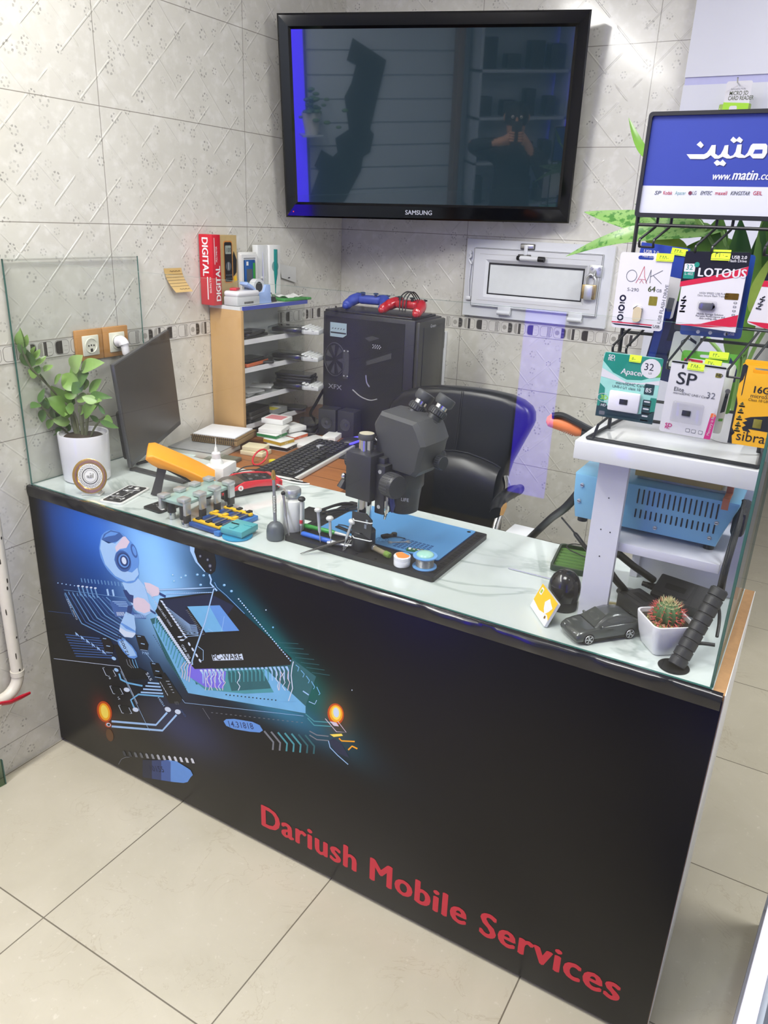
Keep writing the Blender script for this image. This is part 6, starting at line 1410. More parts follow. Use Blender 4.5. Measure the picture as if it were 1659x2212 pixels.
# --- leafy plant standing behind the rack
ag = thing('leafy_plant', 'potted plant with long speckled green leaves behind the wire rack', 'plant', (1.725, .275, 1.2321))
MB().lathe([(0, 0), (.03, 0), (.036, .06), (.034, .06), (.03, .05), (0, .05)], ceram, n=28).build('pot', ag)
def aglao():
    m, nt, p = newmat('speckled_leaf'); co, _ = coords(nt)
    f1 = noise(nt, co, 75, 3, .6).sm(.5, .58)
    b = mixc(nt, noise(nt, co, 12, 2), sr(88, 132, 64), sr(132, 166, 98)); b = mixc(nt, f1, b, sr(62, 112, 48))
    nt.links.new(b, p.inputs['Base Color']); p.inputs['Roughness'].default_value = .3; return m
al = aglao(); al2 = leaf_mats('aglao', [(96, 138, 54), (136, 160, 72), (66, 108, 46)])
def ap_(px, py, y): return at(px, py, 'y', y) - V(ag.location)
q = MB()
wide = lambda k: (math.sin(PI * k ** .62) ** .8 if 0 < k < 1 else .02)
wide2 = lambda k: (math.sin(PI * k ** 1.2) ** .8 if 0 < k < 1 else .02)
for (b, t_, w_, m_, y0, y1, cu) in (((1530, 500), (1262, 458), .06, al, .30, .36, -.02), ((1560, 500), (1222, 554), .044, al, .29, .34, .09), ((1480, 560), (1390, 512), .05, al2[1], .31, .33, .05), ((1600, 560), (1470, 540), .055, al2[0], .3, .33, .12), ((1402, 345), (1358, 254), .017, al2[0], .31, .36, -.1), ((1420, 480), (1370, 440), .01, al2[2], .3, .34, .1),
        ((1530, 570), (1558, 465), .05, al2[0], .28, .30, .0), ((1590, 720), (1600, 470), .06, al2[2], .27, .30, 0), ((1660, 700), (1648, 470), .055, al2[0], .27, .29, 0), ((1640, 640), (1680, 440), .06, al2[2], .27, .3, 0), ((1585, 780), (1622, 560), .05, al2[0], .27, .28, .05), ((1640, 690), (1700, 520), .06, al2[1], .24, .24, .0), ((1610, 650), (1540, 585), .045, al, .29, .3, .1), ((1500, 700), (1470, 575), .045, al2[0], .3, .32, 0), ((1520, 690), (1512, 600), .05, al2[2], .3, .32, .05), ((1690, 700), (1660, 540), .05, al2[2], .28, .3, 0)):
    blade(q, ap_(*b, y0), ap_(*t_, y1), w_, m_, (.1, -.75, .65), .22, cu, 12, wide)
q.build('foliage', ag, ang=80)
q = MB(); gs_ = pm('leaf_stalk', (120, 160, 80), .4)
for (b, y0) in (((1530, 500), .30), ((1560, 500), .29), ((1480, 560), .31), ((1600, 560), .3), ((1402, 345), .31), ((1530, 570), .28), ((1590, 720), .27), ((1640, 640), .27), ((1660, 700), .27), ((1500, 700), .3)):
    B = ap_(*b, y0); q.tube(smoothpath([(0, 0, .05), (B.x * .3, B.y * .3, .05 + max(.02, B.z - .05) * .6), B], 6), .0035, gs_)
q.build('stalk', ag)
# ================================================================ desk behind the counter
def wood_top():
    m, nt, p = newmat('desk_wood'); co, (x, y, z) = coords(nt)
    b = mixc(nt, noise(nt, vec(nt, x * 4, y * 30), 2.0, 4, .6, .8), sr(126, 76, 40), sr(166, 108, 62))
    k = ((y - .02) / .105).fr(); j = (k - .5).abs().gt(.482)
    b = mixc(nt, j * .8, b, sr(70, 40, 24)); nt.links.new(b, p.inputs['Base Color']); p.inputs['Roughness'].default_value = .35; return m
dw = wood_top()
dsk = thing('computer_desk', 'brown wooden desk along the tiled wall behind the counter', 'desk', (.33, 1.0, 0))
Tm = wt(dsk)
q = MB(); q.box((.004, .480, DK - .025), (.70, 1.42, DK), dw, Tm, bev=.002); q.build('desktop', dsk)
dkw = pm('dark_wood', (64, 42, 28), .5)
for x, y in ((.03, .51), (.56, .51), (.03, 1.38), (.56, 1.38)): MB().box((x - .02, y - .02, 0), (x + .02, y + .02, DK - .025), dkw, Tm).build('leg', dsk)
MB().box((.05, 1.36, .4), (.65, 1.375, DK - .025), dkw, Tm).build('back_board', dsk)
def dk(px, py, dz=0.0, z=DK): p = at(px, py, 'z', z + dz); return p
D0 = DK + .0006
# --- keyboard
kbl = thing('keyboard', 'black keyboard with a pale front edge lying across the desk', 'keyboard', (.452, .705, D0), math.radians(97)); kgrey = pm('kb_edge', (196, 196, 192), .4)
q = MB(); q.box((-.21, -.075, 0), (.215, .075, .014), kgrey, bev=.004); q.box((-.207, -.066, .013), (.212, .072, .0175), blk, bev=.002); q.build('base', kbl)
q = MB(); kt = pm('key_black', (38, 39, 42), .35, var=.1)
for r in range(6):
    n_ = 18
    for k in range(n_):
        if r == 0 and 5 < k < 12 and k != 8: continue
        x = -.2 + k * .0222 + (r % 2) * .003; y = -.06 + r * .0205
        q.box((x, y, .0175), (x + .0185, y + .0165, .0235), kt, bev=.002, seg=1)
q.box((-.085, -.06, .0175), (.02, -.0435, .0235), kt, bev=.002, seg=1); q.build('keys', kbl)
q = MB(); q.text('KOLUMAN', .011, silver, TR(-.19, -.0655, .0236), bold=.02); q.prism([(.085, .0), (.11, .012), (.125, .002), (.13, .02), (.11, .025), (.1, .018)], .0238, silver); q.build('logo', kbl, flat=True)
# --- mouse pad, mouse
mpd = thing('mouse_pad', 'thin black mouse pad beside the keyboard', 'mouse pad', (.545, .93, D0)); q = MB(); q.box((-.09, -.13, 0), (.12, .16, .003), pm('pad_black', (34, 35, 40), .8, var=.1), RZ(.05), bev=.001); q.build('pad', mpd)
mou = thing('mouse', 'black mouse glowing blue along its back', 'mouse', (.475, .945, DK + .0042), math.radians(-55)); q = MB(); q.ball((0, 0, .002), .03, blk, sc=(1, 1.75, .95), lo=-4, hi=90); q.build('body', mou)
q = MB(); q.tube(smoothpath([(-.033, -.03, .006), (-.026, .02, .024), (0, .042, .022), (.026, .02, .024), (.033, -.03, .006)], 6), .004, pm('mouse_glow', (80, 70, 240), .3, emit=.9)); q.build('light_strip', mou)
# --- paper pad on spiral notebook, grey book
gbk = thing('grey_notebook', 'flat grey hardcover notebook with a window cut in its cover', 'notebook', (.105, .60, D0), math.radians(10)); gry = pm('cover_grey', (150, 152, 152), .5, var=.05)
q = MB(); q.box((-.085, -.085, 0), (.095, .07, .022), pm('page_edge', (206, 208, 200), .7), bev=.001); q.box((-.087, -.087, .022), (.097, .072, .025), gry, bev=.001); q.build('cover', gbk)
q = MB(); q.box((-.052, .002, .025), (.0, .024, .0255), dark); q.box((-.04, .004, .0255), (-.004, .016, .0258), silver); q.text('notebook', .012, silver, TR(.01, -.07, .0254)); q.build('cover_label', gbk)
nb = thing('spiral_notepad', 'spiral-bound pad with a blank white sheet on a brown cover', 'notepad', (.118, .668, D0 + .0262), math.radians(14)); brn = pm('pad_brown', (150, 124, 84), .6, var=.12)
q = MB(); q.box((-.08, -.062, 0), (.09, .085, .020), brn, bev=.003); q.box((-.082, -.064, .02), (.092, .087, .023), pm('pad_cover', (120, 96, 62), .5), bev=.001); q.build('cover', nb)
q = MB(); q.box((-.076, -.056, .0231), (.08, .08, .0275), pm('paper_white', (228, 230, 234), .7), bev=.0006); q.build('paper', nb)
q = MB()
for k in range(22): q.tube([(-.074 + k * .0073, -.062, .026), (-.074 + k * .0073, -.069, .016), (-.074 + k * .0073, -.064, .004)], .0012, dark, 5)
q.build('spiral', nb)
# flat boards in front of the notebook
for i, (x, y, rz, a, b, h, c, lb, nm, ct_) in enumerate(((.07, .53, .2, .13, .075, .008, (196, 208, 202), 'pale glass-like sheet lying in front of the grey notebook', 'glass_sheet', 'sheet'), (.235, .535, .16, .10, .085, .012, (96, 98, 88), 'dark grey tablet lying beside the white charger', 'tablet', 'tablet'))):
    t = thing(nm, lb, ct_, (x, y, D0), rz); q = MB(); q.box((-a / 2, -b / 2, 0), (a / 2, b / 2, h), pm('flat_%d' % i, c, .25, var=.06), bev=.002); q.build('body', t)
    if i: q = MB(); q.box((-a / 2 + .004, -b / 2 + .004, h), (a / 2 - .004, b / 2 - .004, h + .0005), pm('tablet_glass', (112, 114, 100), .15, coat=.3), None); q.build('screen', t)
# --- stack of small boxes
wbx = pm('box_white', (222, 222, 218), .5, var=.03); gbx = pm('box_green', (40, 120, 66), .5); ybx = pm('box_yellow', (186, 150, 40), .5); obx = pm('box_orange', (196, 88, 44), .5); rbx = pm('box_red', (190, 40, 60), .5); cbx = pm('box_cream', (214, 204, 170), .6)
def cart(label, x, y, z, rz, a, b, h, base, stripe=None, top=None):
    t = thing('small_carton', label, 'carton', (x, y, z), math.radians(rz)); q = MB(); q.box((-a / 2, -b / 2, 0), (a / 2, b / 2, h), base, bev=.0012); q.build('box', t)
    if stripe: q = MB(); q.box((-a / 2 - .0004, -b / 2 - .0004, h * .15), (a / 2 + .0004, -b / 2 + .001, h * .85), stripe); q.box((a / 2 - .001, -b / 2, h * .15), (a / 2 + .0004, b / 2, h * .85), stripe); q.text('BL-5C', h * .4, pw, fr((a / 2 + .0006, -b * .2, h * .35), (0, 1, 0), (0, 0, 1))); q.build('printed_side', t)
    if top: q = MB(); q.box((-a * .38, -b * .4, h), (a * .38, b * .3, h + .0005), top); q.build('printed_top', t)
    return t
cart('cream carton nearest the charger cables', .265, .672, D0, 8, .085, .06, .014, cbx)
cart('cream carton with a red side lying on another cream carton', .262, .676, D0 + .0146, 14, .075, .055, .014, cbx, None, None)
cart('white carton with black front at the bottom of the stack', .290, .782, D0, 6, .085, .075, .016, wbx, ck)
cart('flat open white carton lying beside the keyboard', .335, .885, D0, -4, .07, .14, .013, wbx)
cart('yellow-sided carton in the middle of the stack', .275, .785, D0 + .0166, -5, .08, .07, .015, wbx, ybx)
cart('orange-sided carton behind the yellow-sided one', .272, .88, D0 + .0166 - .003, -2, .06, .075, .014, wbx, obx)
cart('green-sided white carton above the yellow-sided one', .24, .792, D0 + .0322, 4, .08, .07, .014, wbx, gbx)
cart('plain white carton lying across the green-sided one', .235, .81, D0 + .0468, 18, .085, .085, .015, wbx)
cart('white carton with a pink printed top crowning the stack', .205, .865, D0 + .0624, 10, .085, .075, .017, wbx, None, pm('pink_print', (206, 130, 134), .5))
cart('torn white carton behind the stack top', .24, .905, D0 + .0312, -14, .07, .08, .016, wbx)
cart('long low white carton below the speakers', .36, 1.0, D0, 14, .05, .11, .018, wbx)
t = thing('red_ring', 'red plastic ring and yellow cap lying by the charging cables', 'ring', (.345, .595, D0)); q = MB(); q.tube([(.024 * math.cos(k * .314), .024 * math.sin(k * .314), .022 + .02 * math.sin(k * .314)) for k in range(20)], .003, redp, 8, closed=True); q.build('ring', t); q = MB(); q.cyl((.035, .02, 0), (.035, .02, .014), .012, pm('cap_yellow', (220, 206, 40), .4)); q.build('cap', t)
# phones and drives in a pile beside the boxes
def phone(label, x, y, z, rz, a=.07, b=.145, h=.009, m_=None, name='smartphone', tilt=0, lens=True, group=None, cat='phone'):
    t = thing(name, label, cat, (x, y, z), rz, group); q = MB(); q.prism(rrect(-a / 2, -b / 2, a / 2, b / 2, .009), h, m_ or blk, RX(tilt), bev=.002); q.build('body', t)
    q = MB(); q.prism(rrect(-a / 2 + .003, -b / 2 + .004, a / 2 - .003, b / 2 - .004, .007), h + .0004, gloss, RX(tilt), h0=h - .0002); q.build('screen', t)
    if lens: q = MB(); q.cyl(RX(tilt) @ V((0, b / 2 - .0005, h / 2)), RX(tilt) @ V((0, b / 2 + .0004, h / 2)), .0022, alu, 10); q.build('port', t)
    return t
phone('black phone at the bottom of the pile left of the speakers', .245, 1.0, D0, .25)
phone('black phone with a shiny rim second in the pile by the speakers', .25, 1.0, D0 + .0100, .45, m_=gun)
phone('thick black phone resting on two others by the speakers', .245, 1.0, D0 + .0200, .3, h=.016)
phone('small black phone crowning the pile by the speakers', .24, 1.005, D0 + .0370, .6, a=.06, b=.11)
# --- pc tower
pc = thing('computer_tower', 'large black computer tower with a see-through side panel', 'computer tower', (.445, 1.19, D0)); Tm = wt(pc)
tx0, tx1, ty0, ty1, tz1 = .252, .640, 1.082, 1.285, 1.278
q = MB(); q.box((tx0, ty0, DK + .012), (tx1 - .012, ty1, tz1), blk, Tm, bev=.004); q.box((tx0, ty0 + .01, tz1 - .001), (tx1 - .03, ty1 - .01, tz1 + .006), blk, Tm, bev=.003); q.build('case', pc)
q = MB(); q.box((tx0 + .012, ty0 - .003, DK + .03), (tx1 - .05, ty0 - .0003, tz1 - .015), pm('smoked_window', (30, 31, 33), .3), Tm); q.build('side_window', pc)
q = MB(); q.box((tx1 - .012, ty0 + .002, DK + .012), (tx1 + .006, ty1 - .002, tz1 - .004), pm('tower_front', (58, 58, 54), .35, metal=.3), Tm, bev=.006); q.box((tx1 + .005, ty0 + .03, DK + .03), (tx1 + .0085, ty1 - .03, tz1 - .025), pm('tower_stripe', (40, 41, 38), .3), Tm, bev=.002); q.text('Green', .016, silver, Tm @ fr((tx1 + .0088, ty0 + .075, tz1 - .028), (0, 1, 0), (0, 0, 1))); q.build('front_fascia', pc)
FT = Tm @ fr((tx0, ty0 - .0034, DK), (1, 0, 0), (0, 0, 1))
q = MB(); q.prism([(.035, .345), (.105, .345), (.105, .374), (.105, .392), (.035, .392)][:0] or [(.033, .352), (.088, .352), (.103, .362), (.103, .402), (.033, .402)], .0005, pm('sticker_blue', (150, 170, 178), .4), FT); q.prism([(.035, .364), (.101, .364), (.101, .369), (.035, .369)], .0007, dark, FT)
for k in range(5): q.prism([(.04 + k * .012, .378), (.046 + k * .012, .38), (.048 + k * .012, .384), (.042 + k * .012, .383)], .0007, slate, FT)
q.build('sticker', pc, flat=True)
q = MB(); q.text('XFX', .024, pm('logo_grey', (150, 152, 154), .3, metal=.4), FT @ TR(.028, .162, .0004), bold=.01, sx=1.3); q.build('logo', pc, flat=True)
# what shows through the window: fan, cooler, graphics card, cable
q = MB(); gfan = pm('fan_grey', (62, 63, 64), .4, var=.1)
q.tube([(.055 + .045 * math.cos(k * .2618), .27 + .06 * math.sin(k * .2618), .0006) for k in range(24)], .0016, gfan, 6, FT, closed=True)
for k in range(7): q.prism([(.055 + .01 * math.cos(k * .9), .27 + .013 * math.sin(k * .9)), (.055 + .04 * math.cos(k * .9 - .25), .27 + .053 * math.sin(k * .9 - .25)), (.055 + .04 * math.cos(k * .9 + .2), .27 + .053 * math.sin(k * .9 + .2))], .0008, gfan, FT, h0=.0003)
q.build('fan', pc)
q = MB(); q.prism([(.092, .205), (.112, .205), (.116, .235), (.116, .29), (.112, .31), (.092, .31), (.09, .29), (.09, .235)], .001, gfan, FT)
for x, y in ((.096, .305), (.111, .305), (.096, .215), (.111, .215)): q.ball((x, y, .001), .0032, alu, FT, n=10)
q.build('cooler', pc)
q = MB()
for i in range(4):
    for j in range(3): q.cyl(FT @ V((.215 + i * .009 + (j % 2) * .004, .330 + j * .005, .0002)), FT @ V((.215 + i * .009 + (j % 2) * .004, .330 + j * .005, .001)), .002, silver, 8)
q.prism([(.19, .28), (.29, .32), (.29, .30), (.19, .265)], .0007, gfan, FT); q.prism([(.2, .35), (.24, .365), (.21, .37), (.18, .36)], .0006, gfan, FT)
q.build('card_grille', pc, flat=True)
q = MB(); q.tube(smoothpath([(.135, .17, .0012), (.17, .15, .002), (.21, .142, .002), (.24, .15, .0012)], 6), .0022, pm('cable_silver', (150, 150, 150), .3), 6, FT); q.tube(smoothpath([(.19, .23, .0012), (.195, .205, .002), (.206, .19, .0012)], 6), .0026, alu, 6, FT); q.build('inner_cable', pc)
for x in (.28, .6):
    MB().box((x - .015, ty0 + .02, D0), (x + .015, ty1 - .02, DK + .012), blk, Tm, bev=.002).build('foot', pc)
# --- speakers
def spk(label, x, y, rz):
    t = thing('desktop_speaker', label, 'speaker', (x, y, D0), rz); q = MB(); q.box((-.034, -.03, 0), (.034, .03, .1), pm('speaker_black', (34, 35, 36), .6), bev=.003); q.build('cabinet', t)
    q = MB(); q.lathe([(.022, 0), (.0215, .002), (.018, .0005), (.008, .0), (.0078, .002), (0, .005)], pm('cone', (52, 53, 54), .35, coat=.2), TR(0, -.0305, .05) @ RX(math.radians(90)), 28); q.build('driver', t); return t
spk('small black speaker nearest the phone shelf', .318, 1.035, math.radians(12)); spk('small black speaker in front of the tower logo', .394, 1.05, math.radians(4))
t = thing('tangled_cables', 'heap of black cables with white ties in front of the tower', 'cables', (.51, 1.02, D0)); q = MB()
for k in range(9): q.tube(smoothpath([(rr_.uniform(-.05, .05), rr_.uniform(-.03, .03), rr_.uniform(.004, .03)) for _ in range(6)], 5), .0026, kc, 6)
q.build('cable', t)
q = MB()
for x, y, a_ in ((-.03, -.02, .4), (.0, -.03, 1.1), (.03, -.028, -.6)): q.tube(smoothpath([(x - .012 * math.cos(a_), y, .03 - .012 * math.sin(a_)), (x, y - .006, .036), (x + .014 * math.cos(a_), y, .03 + .014 * math.sin(a_))], 4), .0018, wc, 6)
q.build('tie', t)
t = thing('plier_set', 'upright steel pliers and picks standing beside the microscope', 'pliers', (.665, 1.0, D0)); q = MB()
for dx in (-.012, .006): q.box((dx - .006, -.003, 0), (dx + .004, .004, .12), pm('plier_grip', (100, 98, 92), .4, metal=.3), RY(.03), bev=.003)
q.build('handle', t); q = MB(); q.cyl((.03, 0, 0), (.03, 0, .10), .002, steel); q.cyl((-.035, 0, 0), (-.035, 0, .11), .002, steel); q.build('pick', t)
# --- game controllers on the tower
def pad(label, x, y, rz, m_, m2):
    t = thing('game_controller', label, 'game controller', (x, y, tz1 + .0065), rz)
    q = MB()
    for s_ in (-1, 1):
        q.tube(smoothpath([(s_ * .03, .012, .036), (s_ * .054, .0, .037), (s_ * .068, -.03, .026), (s_ * .072, -.058, .0135)], 5), [.018] * 5 + [.0195] * 5 + [.017] * 5 + [.0125], m_, 14)
        q.ball((s_ * .072, -.058, .0135), .0127, m_, n=12)
    q.box((-.045, -.022, .02), (.045, .028, .05), m_, bev=.011, seg=3); q.build('shell', t)
    q = MB()
    for s_ in (-1, 1): q.cyl((s_ * .026, -.014, .048), (s_ * .026, -.014, .058), .0055, m2); q.lathe([(0, .058), (.0095, .057), (.0095, .060), (.007, .0615), (0, .0605)], m2, TR(s_ * .026, -.014, 0), 18)
    q.build('thumbstick', t)
    q = MB(); q.box((-.062, .008, .052), (-.048, .013, .056), m2); q.box((-.0575, .0035, .052), (-.0525, .0175, .056), m2)
    for dx, dy in ((.05, .004), (.062, .012), (.05, .02), (.04, .012)): q.cyl((dx + .004, dy, .05), (dx + .004, dy, .0555), .0038, m2, 12)
    q.build('buttons', t)
    return t
padb = pm('pad_blue', (44, 66, 158), .5, var=.04); padr = pm('pad_red', (178, 22, 34), .2, coat=.6, var=.04)
pad('matt blue game controller lying on the tower', .385, 1.19, math.radians(6), padb, pm('stick_blue', (26, 38, 96), .5))
pr_ = pad('glossy red game controller with its cord wrapped round', .553, 1.165, math.radians(-6), padr, dark)
q = MB()
for k in range(3): q.tube(smoothpath([(-.012 + k * .012, -.035, .012), (-.02 + k * .014, -.02, .058), (-.004 + k * .01, .005, .078), (.012 + k * .01, .025, .05), (.01 + k * .01, .034, .02)], 6), .0022, kc, 6)
q.tube(smoothpath([(-.06, -.065, .004), (0, -.07, .004), (.06, -.062, .004), (.085, -.03, .004), (.1, 0, .012)], 6), .0022, kc, 6); q.build('cord', pr_)
cable('thick black cable running down the wall beside the tower', [(.225, 1.25, 1.2), (.218, 1.22, 1.1), (.212, 1.17, 1.0), (.20, 1.12, .93), (.17, 1.12, .875), (.2, 1.14, D0 + .007)], .006, kc)
# ================================================================ shelf unit with phones
ux = .137; sy0, sy1 = .775, 1.135; sz1 = 1.303
un = thing('phone_shelf', 'narrow white shelf unit with a raw board side against the wall', 'shelf unit', (.07, .955, D0)); Tm = wt(un)
q = MB(); q.box((.003, sy0 - .014, D0), (ux + .003, sy0, sz1 - .012), pm('kraft_board', (190, 152, 100), .7, var=.06, scale=30), Tm, bev=.001); q.build('side_board', un)
q = MB(); q.box((.003, sy1, D0), (ux - .01, sy1 + .004, sz1 - .012), clear('acrylic', (.93, .95, .94, 1)), Tm); q.build('end_pane', un)
q = MB(); q.box((.002, sy0 - .014, sz1 - .012), (ux, sy1 + .004, sz1), pm('shelf_face', (212, 214, 212), .4), Tm); q.box((ux, sy0 - .004, sz1 - .013), (ux + .003, sy1 + .005, sz1), pm('edge_blue', (64, 78, 168), .4), Tm); q.build('top', un)
SH = (1.180, 1.084, .978, .884)
for z in SH: q = MB(); q.box((.003, sy0, z), (ux - .002, sy1, z + .006), pm('shelf_face', (212, 214, 212)), Tm); q.box((ux - .002, sy0, z - .004), (ux + .001, sy1, z + .013), pm('shelf_lip', (222, 222, 222), .4), Tm); q.build('shelf', un)
q = MB(); q.box((.0025, sy0, D0), (.0035, sy1, sz1 - .012), pm('shelf_back', (186, 190, 188), .4), Tm); q.build('back', un)
# wrapped phones and stacks
bub = clear('bubble_wrap', (.80, .82, .82, 1), 1.5, 1.2, .12); bubw = pm('wrap_white', (196, 198, 196), .35, var=.25, scale=300, bmp=.4)
def wrapped(label, x, y, z, rz, inner=blk):
    t = thing('wrapped_phone', label, 'wrapped phone', (x, y, z), rz); t.scale = (1.2, 1.2, 1.15); q = MB(); q.prism(rrect(-.034, -.07, .034, .07, .01), .012, inner, TR(0, 0, .004), bev=.002); q.build('phone', t)
    q = MB(); q.box((-.04, -.08, 0), (.04, .04, .020), bub, bev=.006); q.build('film', t)
    q = MB()
    for i in range(7):
        for j in range(5): q.ball((-.034 + i * .011 + (j % 2) * .004, .034 + j * .011, .0205 - j * .002), .0056, bubw, n=8, lo=0, hi=90)
    q.box((-.039, .03, .002), (.039, .086, .0175), bubw, bev=.004); q.build('bubble_wrap', t); return t
wrapped('phone in bubble wrap on the top shelf of the unit', .155, 1.05, SH[0] + .0135, math.radians(-74)); wrapped('phone in bubble wrap on the second shelf of the unit', .155, 1.05, SH[1] + .0135, math.radians(-76))
phone('black phone lying flat at the front of the top shelf', .095, .855, SH[0] + .0135, math.radians(6)); phone('black phone resting on the flat one on the top shelf', .097, .85, SH[0] + .0240, math.radians(16)); phone('small black phone at the near end of the top shelf', .1, .80, SH[0] + .0232 + .0110, math.radians(80), a=.045, b=.09)
phone('phone with an orange rim on the second shelf', .095, .857, SH[1] + .0135, math.radians(8), m_=pm('rim_orange', (196, 100, 60), .35), h=.012); phone('dark phone under glare on top of the orange-rimmed one', .09, .84, SH[1] + .0268, math.radians(4)); phone('opened black phone board on the second shelf middle', .1, .935, SH[1] + .0135, math.radians(40), a=.06, b=.1, m_=pk); 
phone('lower black phone stacked at the far end of the third shelf', .15, 1.055, SH[2] + .0375, math.radians(-76)); phone('middle black phone stacked at the far end of the third shelf', .153, 1.055, SH[2] + .0482, math.radians(-78)); phone('upper black phone stacked at the far end of the third shelf', .15, 1.053, SH[2] + .0589, math.radians(-76)); wrapped('bubble-wrapped phone under the stack on the third shelf', .158, 1.05, SH[2] + .0135, math.radians(-76))
for i, (y, rz, a, lb) in enumerate(((.82, .3, .07, 'grey plastic pouch at the near end of the third shelf'), (.86, -.2, .08, 'flat clear pouch in the middle of the third shelf'), (.93, .5, .06, 'small silver pouch on the third shelf'))):
    t = thing('plastic_pouch', lb, 'pouch', (.085, y, SH[2] + .0135 + i * .0062), rz); q = MB(); q.box((-.04, -a / 2, 0), (.04, a / 2, .006), pm('pouch_%d' % i, (150 + 18 * i, 152 + 18 * i, 150 + 18 * i), .3, var=.25, scale=60), bev=.002); q.build('pouch', t)
phone('thick black phone at the bottom of the lowest shelf', .095, .866, SH[3] + .0135, math.radians(8), h=.012); phone('black phone second in the pile on the lowest shelf', .095, .866, SH[3] + .0262, math.radians(12), h=.012, m_=gun); phone('black device with white marks crowning the lowest shelf pile', .092, .866, SH[3] + .0389, math.radians(10), h=.014)
t = thing('grey_case', 'grey case with a yellow label on the lowest shelf', 'case', (.09, .985, SH[3] + .0135), math.radians(4)); q = MB(); q.box((-.035, -.05, 0), (.035, .05, .02), pm('case_grey', (140, 142, 140), .4), bev=.002); q.build('case', t); q = MB(); q.box((-.01, -.04, .02), (.03, .0, .0206), pm('label_yellow', (220, 206, 60), .5)); q.box((-.008, .0, .02), (.028, .02, .0207), pw); q.build('label', t)
phone('black phone leaning at the far end of the lowest shelf', .09, 1.08, SH[3] + .0135, math.radians(-70))
# ---------------- on top of the shelf unit
zt_ = sz1 + .0006
t = thing('meter_carton', 'tall red carton for a multimeter standing on the shelf unit', 'carton', (.05, .775, zt_)); Tm = wt(t); crd = pm('carton_red', (192, 30, 46), .35, var=.04)
A0 = at(432, 645, 'y', .752); 
q = MB(); q.box((.004, .722, zt_), (.06, .762, zt_ + .222), crd, Tm, bev=.0008)
q.build('box', t)
q = MB()
FL = Tm @ fr((.013, .7344, zt_ + .15), (0, 0, -1), (1, 0, 0))
FC = Tm @ fr((.0784, .740, zt_ + .01), (0, 0, 1), (0, -1, 0))
q.text('DIGITAL', .036, pw, Tm @ fr((.018, .7216, zt_ + .214), (0, 0, -1), (1, 0, 0)), bold=.03, sx=.9); q.text('MULTIMETER', .011, pw, Tm @ fr((.044, .7216, zt_ + .09), (0, 0, -1), (1, 0, 0)), sx=.8)
q.box((.034, .7214, zt_ + .018), (.038, .7219, zt_ + .09), pw, Tm)
q.text('DIGITAL', .030, pw, Tm @ fr((.0605, .756, zt_ + .012), (0, 0, 1), (0, -1, 0)), bold=.03, sx=1.0)
q.box((.0602, .732, zt_ + .13), (.0606, .734, zt_ + .212), pw, Tm); q.text('MULTIMETER', .0105, pw, Tm @ fr((.0605, .745, zt_ + .137), (0, 0, 1), (0, -1, 0)), sx=.8)
q.build('lettering', t, flat=True)
t = thing('meter_picture_box', 'box with a picture of an orange multimeter behind the red carton', 'carton', (.045, .835, zt_)); Tm = wt(t)
q = MB(); q.box((.006, .788, zt_), (.035, .872, zt_ + .220), pm('box_tan', (190, 164, 112), .5, var=.15, scale=40), Tm); q.build('box', t)
FQ = Tm @ fr((.0354, .788, zt_ + .005), (0, 1, 0), (0, 0, 1)) @ Matrix.Diagonal((1.2, 1.36, 1, 1)); q = MB()
q.prism(rrect(.014, .045, .05, .145, .007), .0006, pm('meter_orange', (200, 130, 60), .4), FQ); q.prism(rrect(.0165, .048, .0475, .142, .005), .0009, dark, FQ); q.prism(rrect(.02, .114, .044, .134, .002), .0012, pm('lcd', (150, 160, 150), .4), FQ); q.text('100', .014, dark, FQ @ TR(.0225, .119, .0014))
q.prism(arc(.032, .085, .011, 0, 360, 18)[:-1], .0012, slate, FQ); q.box((.0312, .077, .0012), (.0328, .094, .0015), pw, FQ)
for i in range(4):
    for j in range(2): q.prism(arc(.022 + i * .0068, .056 + j * .008, .0022, 0, 360, 8)[:-1], .0012, slate, FQ)
q.prism([(.052, .06), (.066, .07), (.068, .1), (.056, .12), (.052, .11)], .0008, dark, FQ); q.prism([(.054, .046), (.066, .05), (.064, .062), (.055, .06)], .0008, yel, FQ)
q.build('picture', t, flat=True)
t = thing('device_box', 'open white box holding a small blue screen device', 'box', (.06, .885, zt_)); Tm = wt(t)
q = MB(); q.box((.02, .880, zt_), (.042, .966, zt_ + .165), wbx, Tm, bev=.001); q.prism(key(rrect(.880, zt_, .966, zt_ + .158, .002), rrect(.891, zt_ + .010, .955, zt_ + .147, .003)), .048, wbx, Tm @ Matrix(((0, 0, 1, 0), (1, 0, 0, 0), (0, 1, 0, 0), (0, 0, 0, 1))), h0=.042); q.build('box', t)
q = MB(); q.box((.042, .897, zt_ + .03), (.052, .949, zt_ + .14), pm('device_blue', (34, 82, 142), .35), Tm, bev=.002); q.box((.052, .902, zt_ + .04), (.0525, .932, zt_ + .11), slate, Tm); q.box((.052, .936, zt_ + .04), (.0528, .947, zt_ + .13), gr, Tm); q.box((.052, .901, zt_ + .122), (.0526, .911, zt_ + .135), pw, Tm); q.build('device', t)
t = thing('pen_box', 'tall white tray box holding a teal pen tool', 'box', (.05, .975, zt_)); Tm = wt(t)
q = MB(); q.box((.018, .975, zt_), (.042, 1.030, zt_ + .188), pm('tray_white', (210, 212, 210), .4), Tm, bev=.001); q.box((.018, 1.032, zt_), (.05, 1.095, zt_ + .188), wbx, Tm, bev=.001); q.build('box', t)
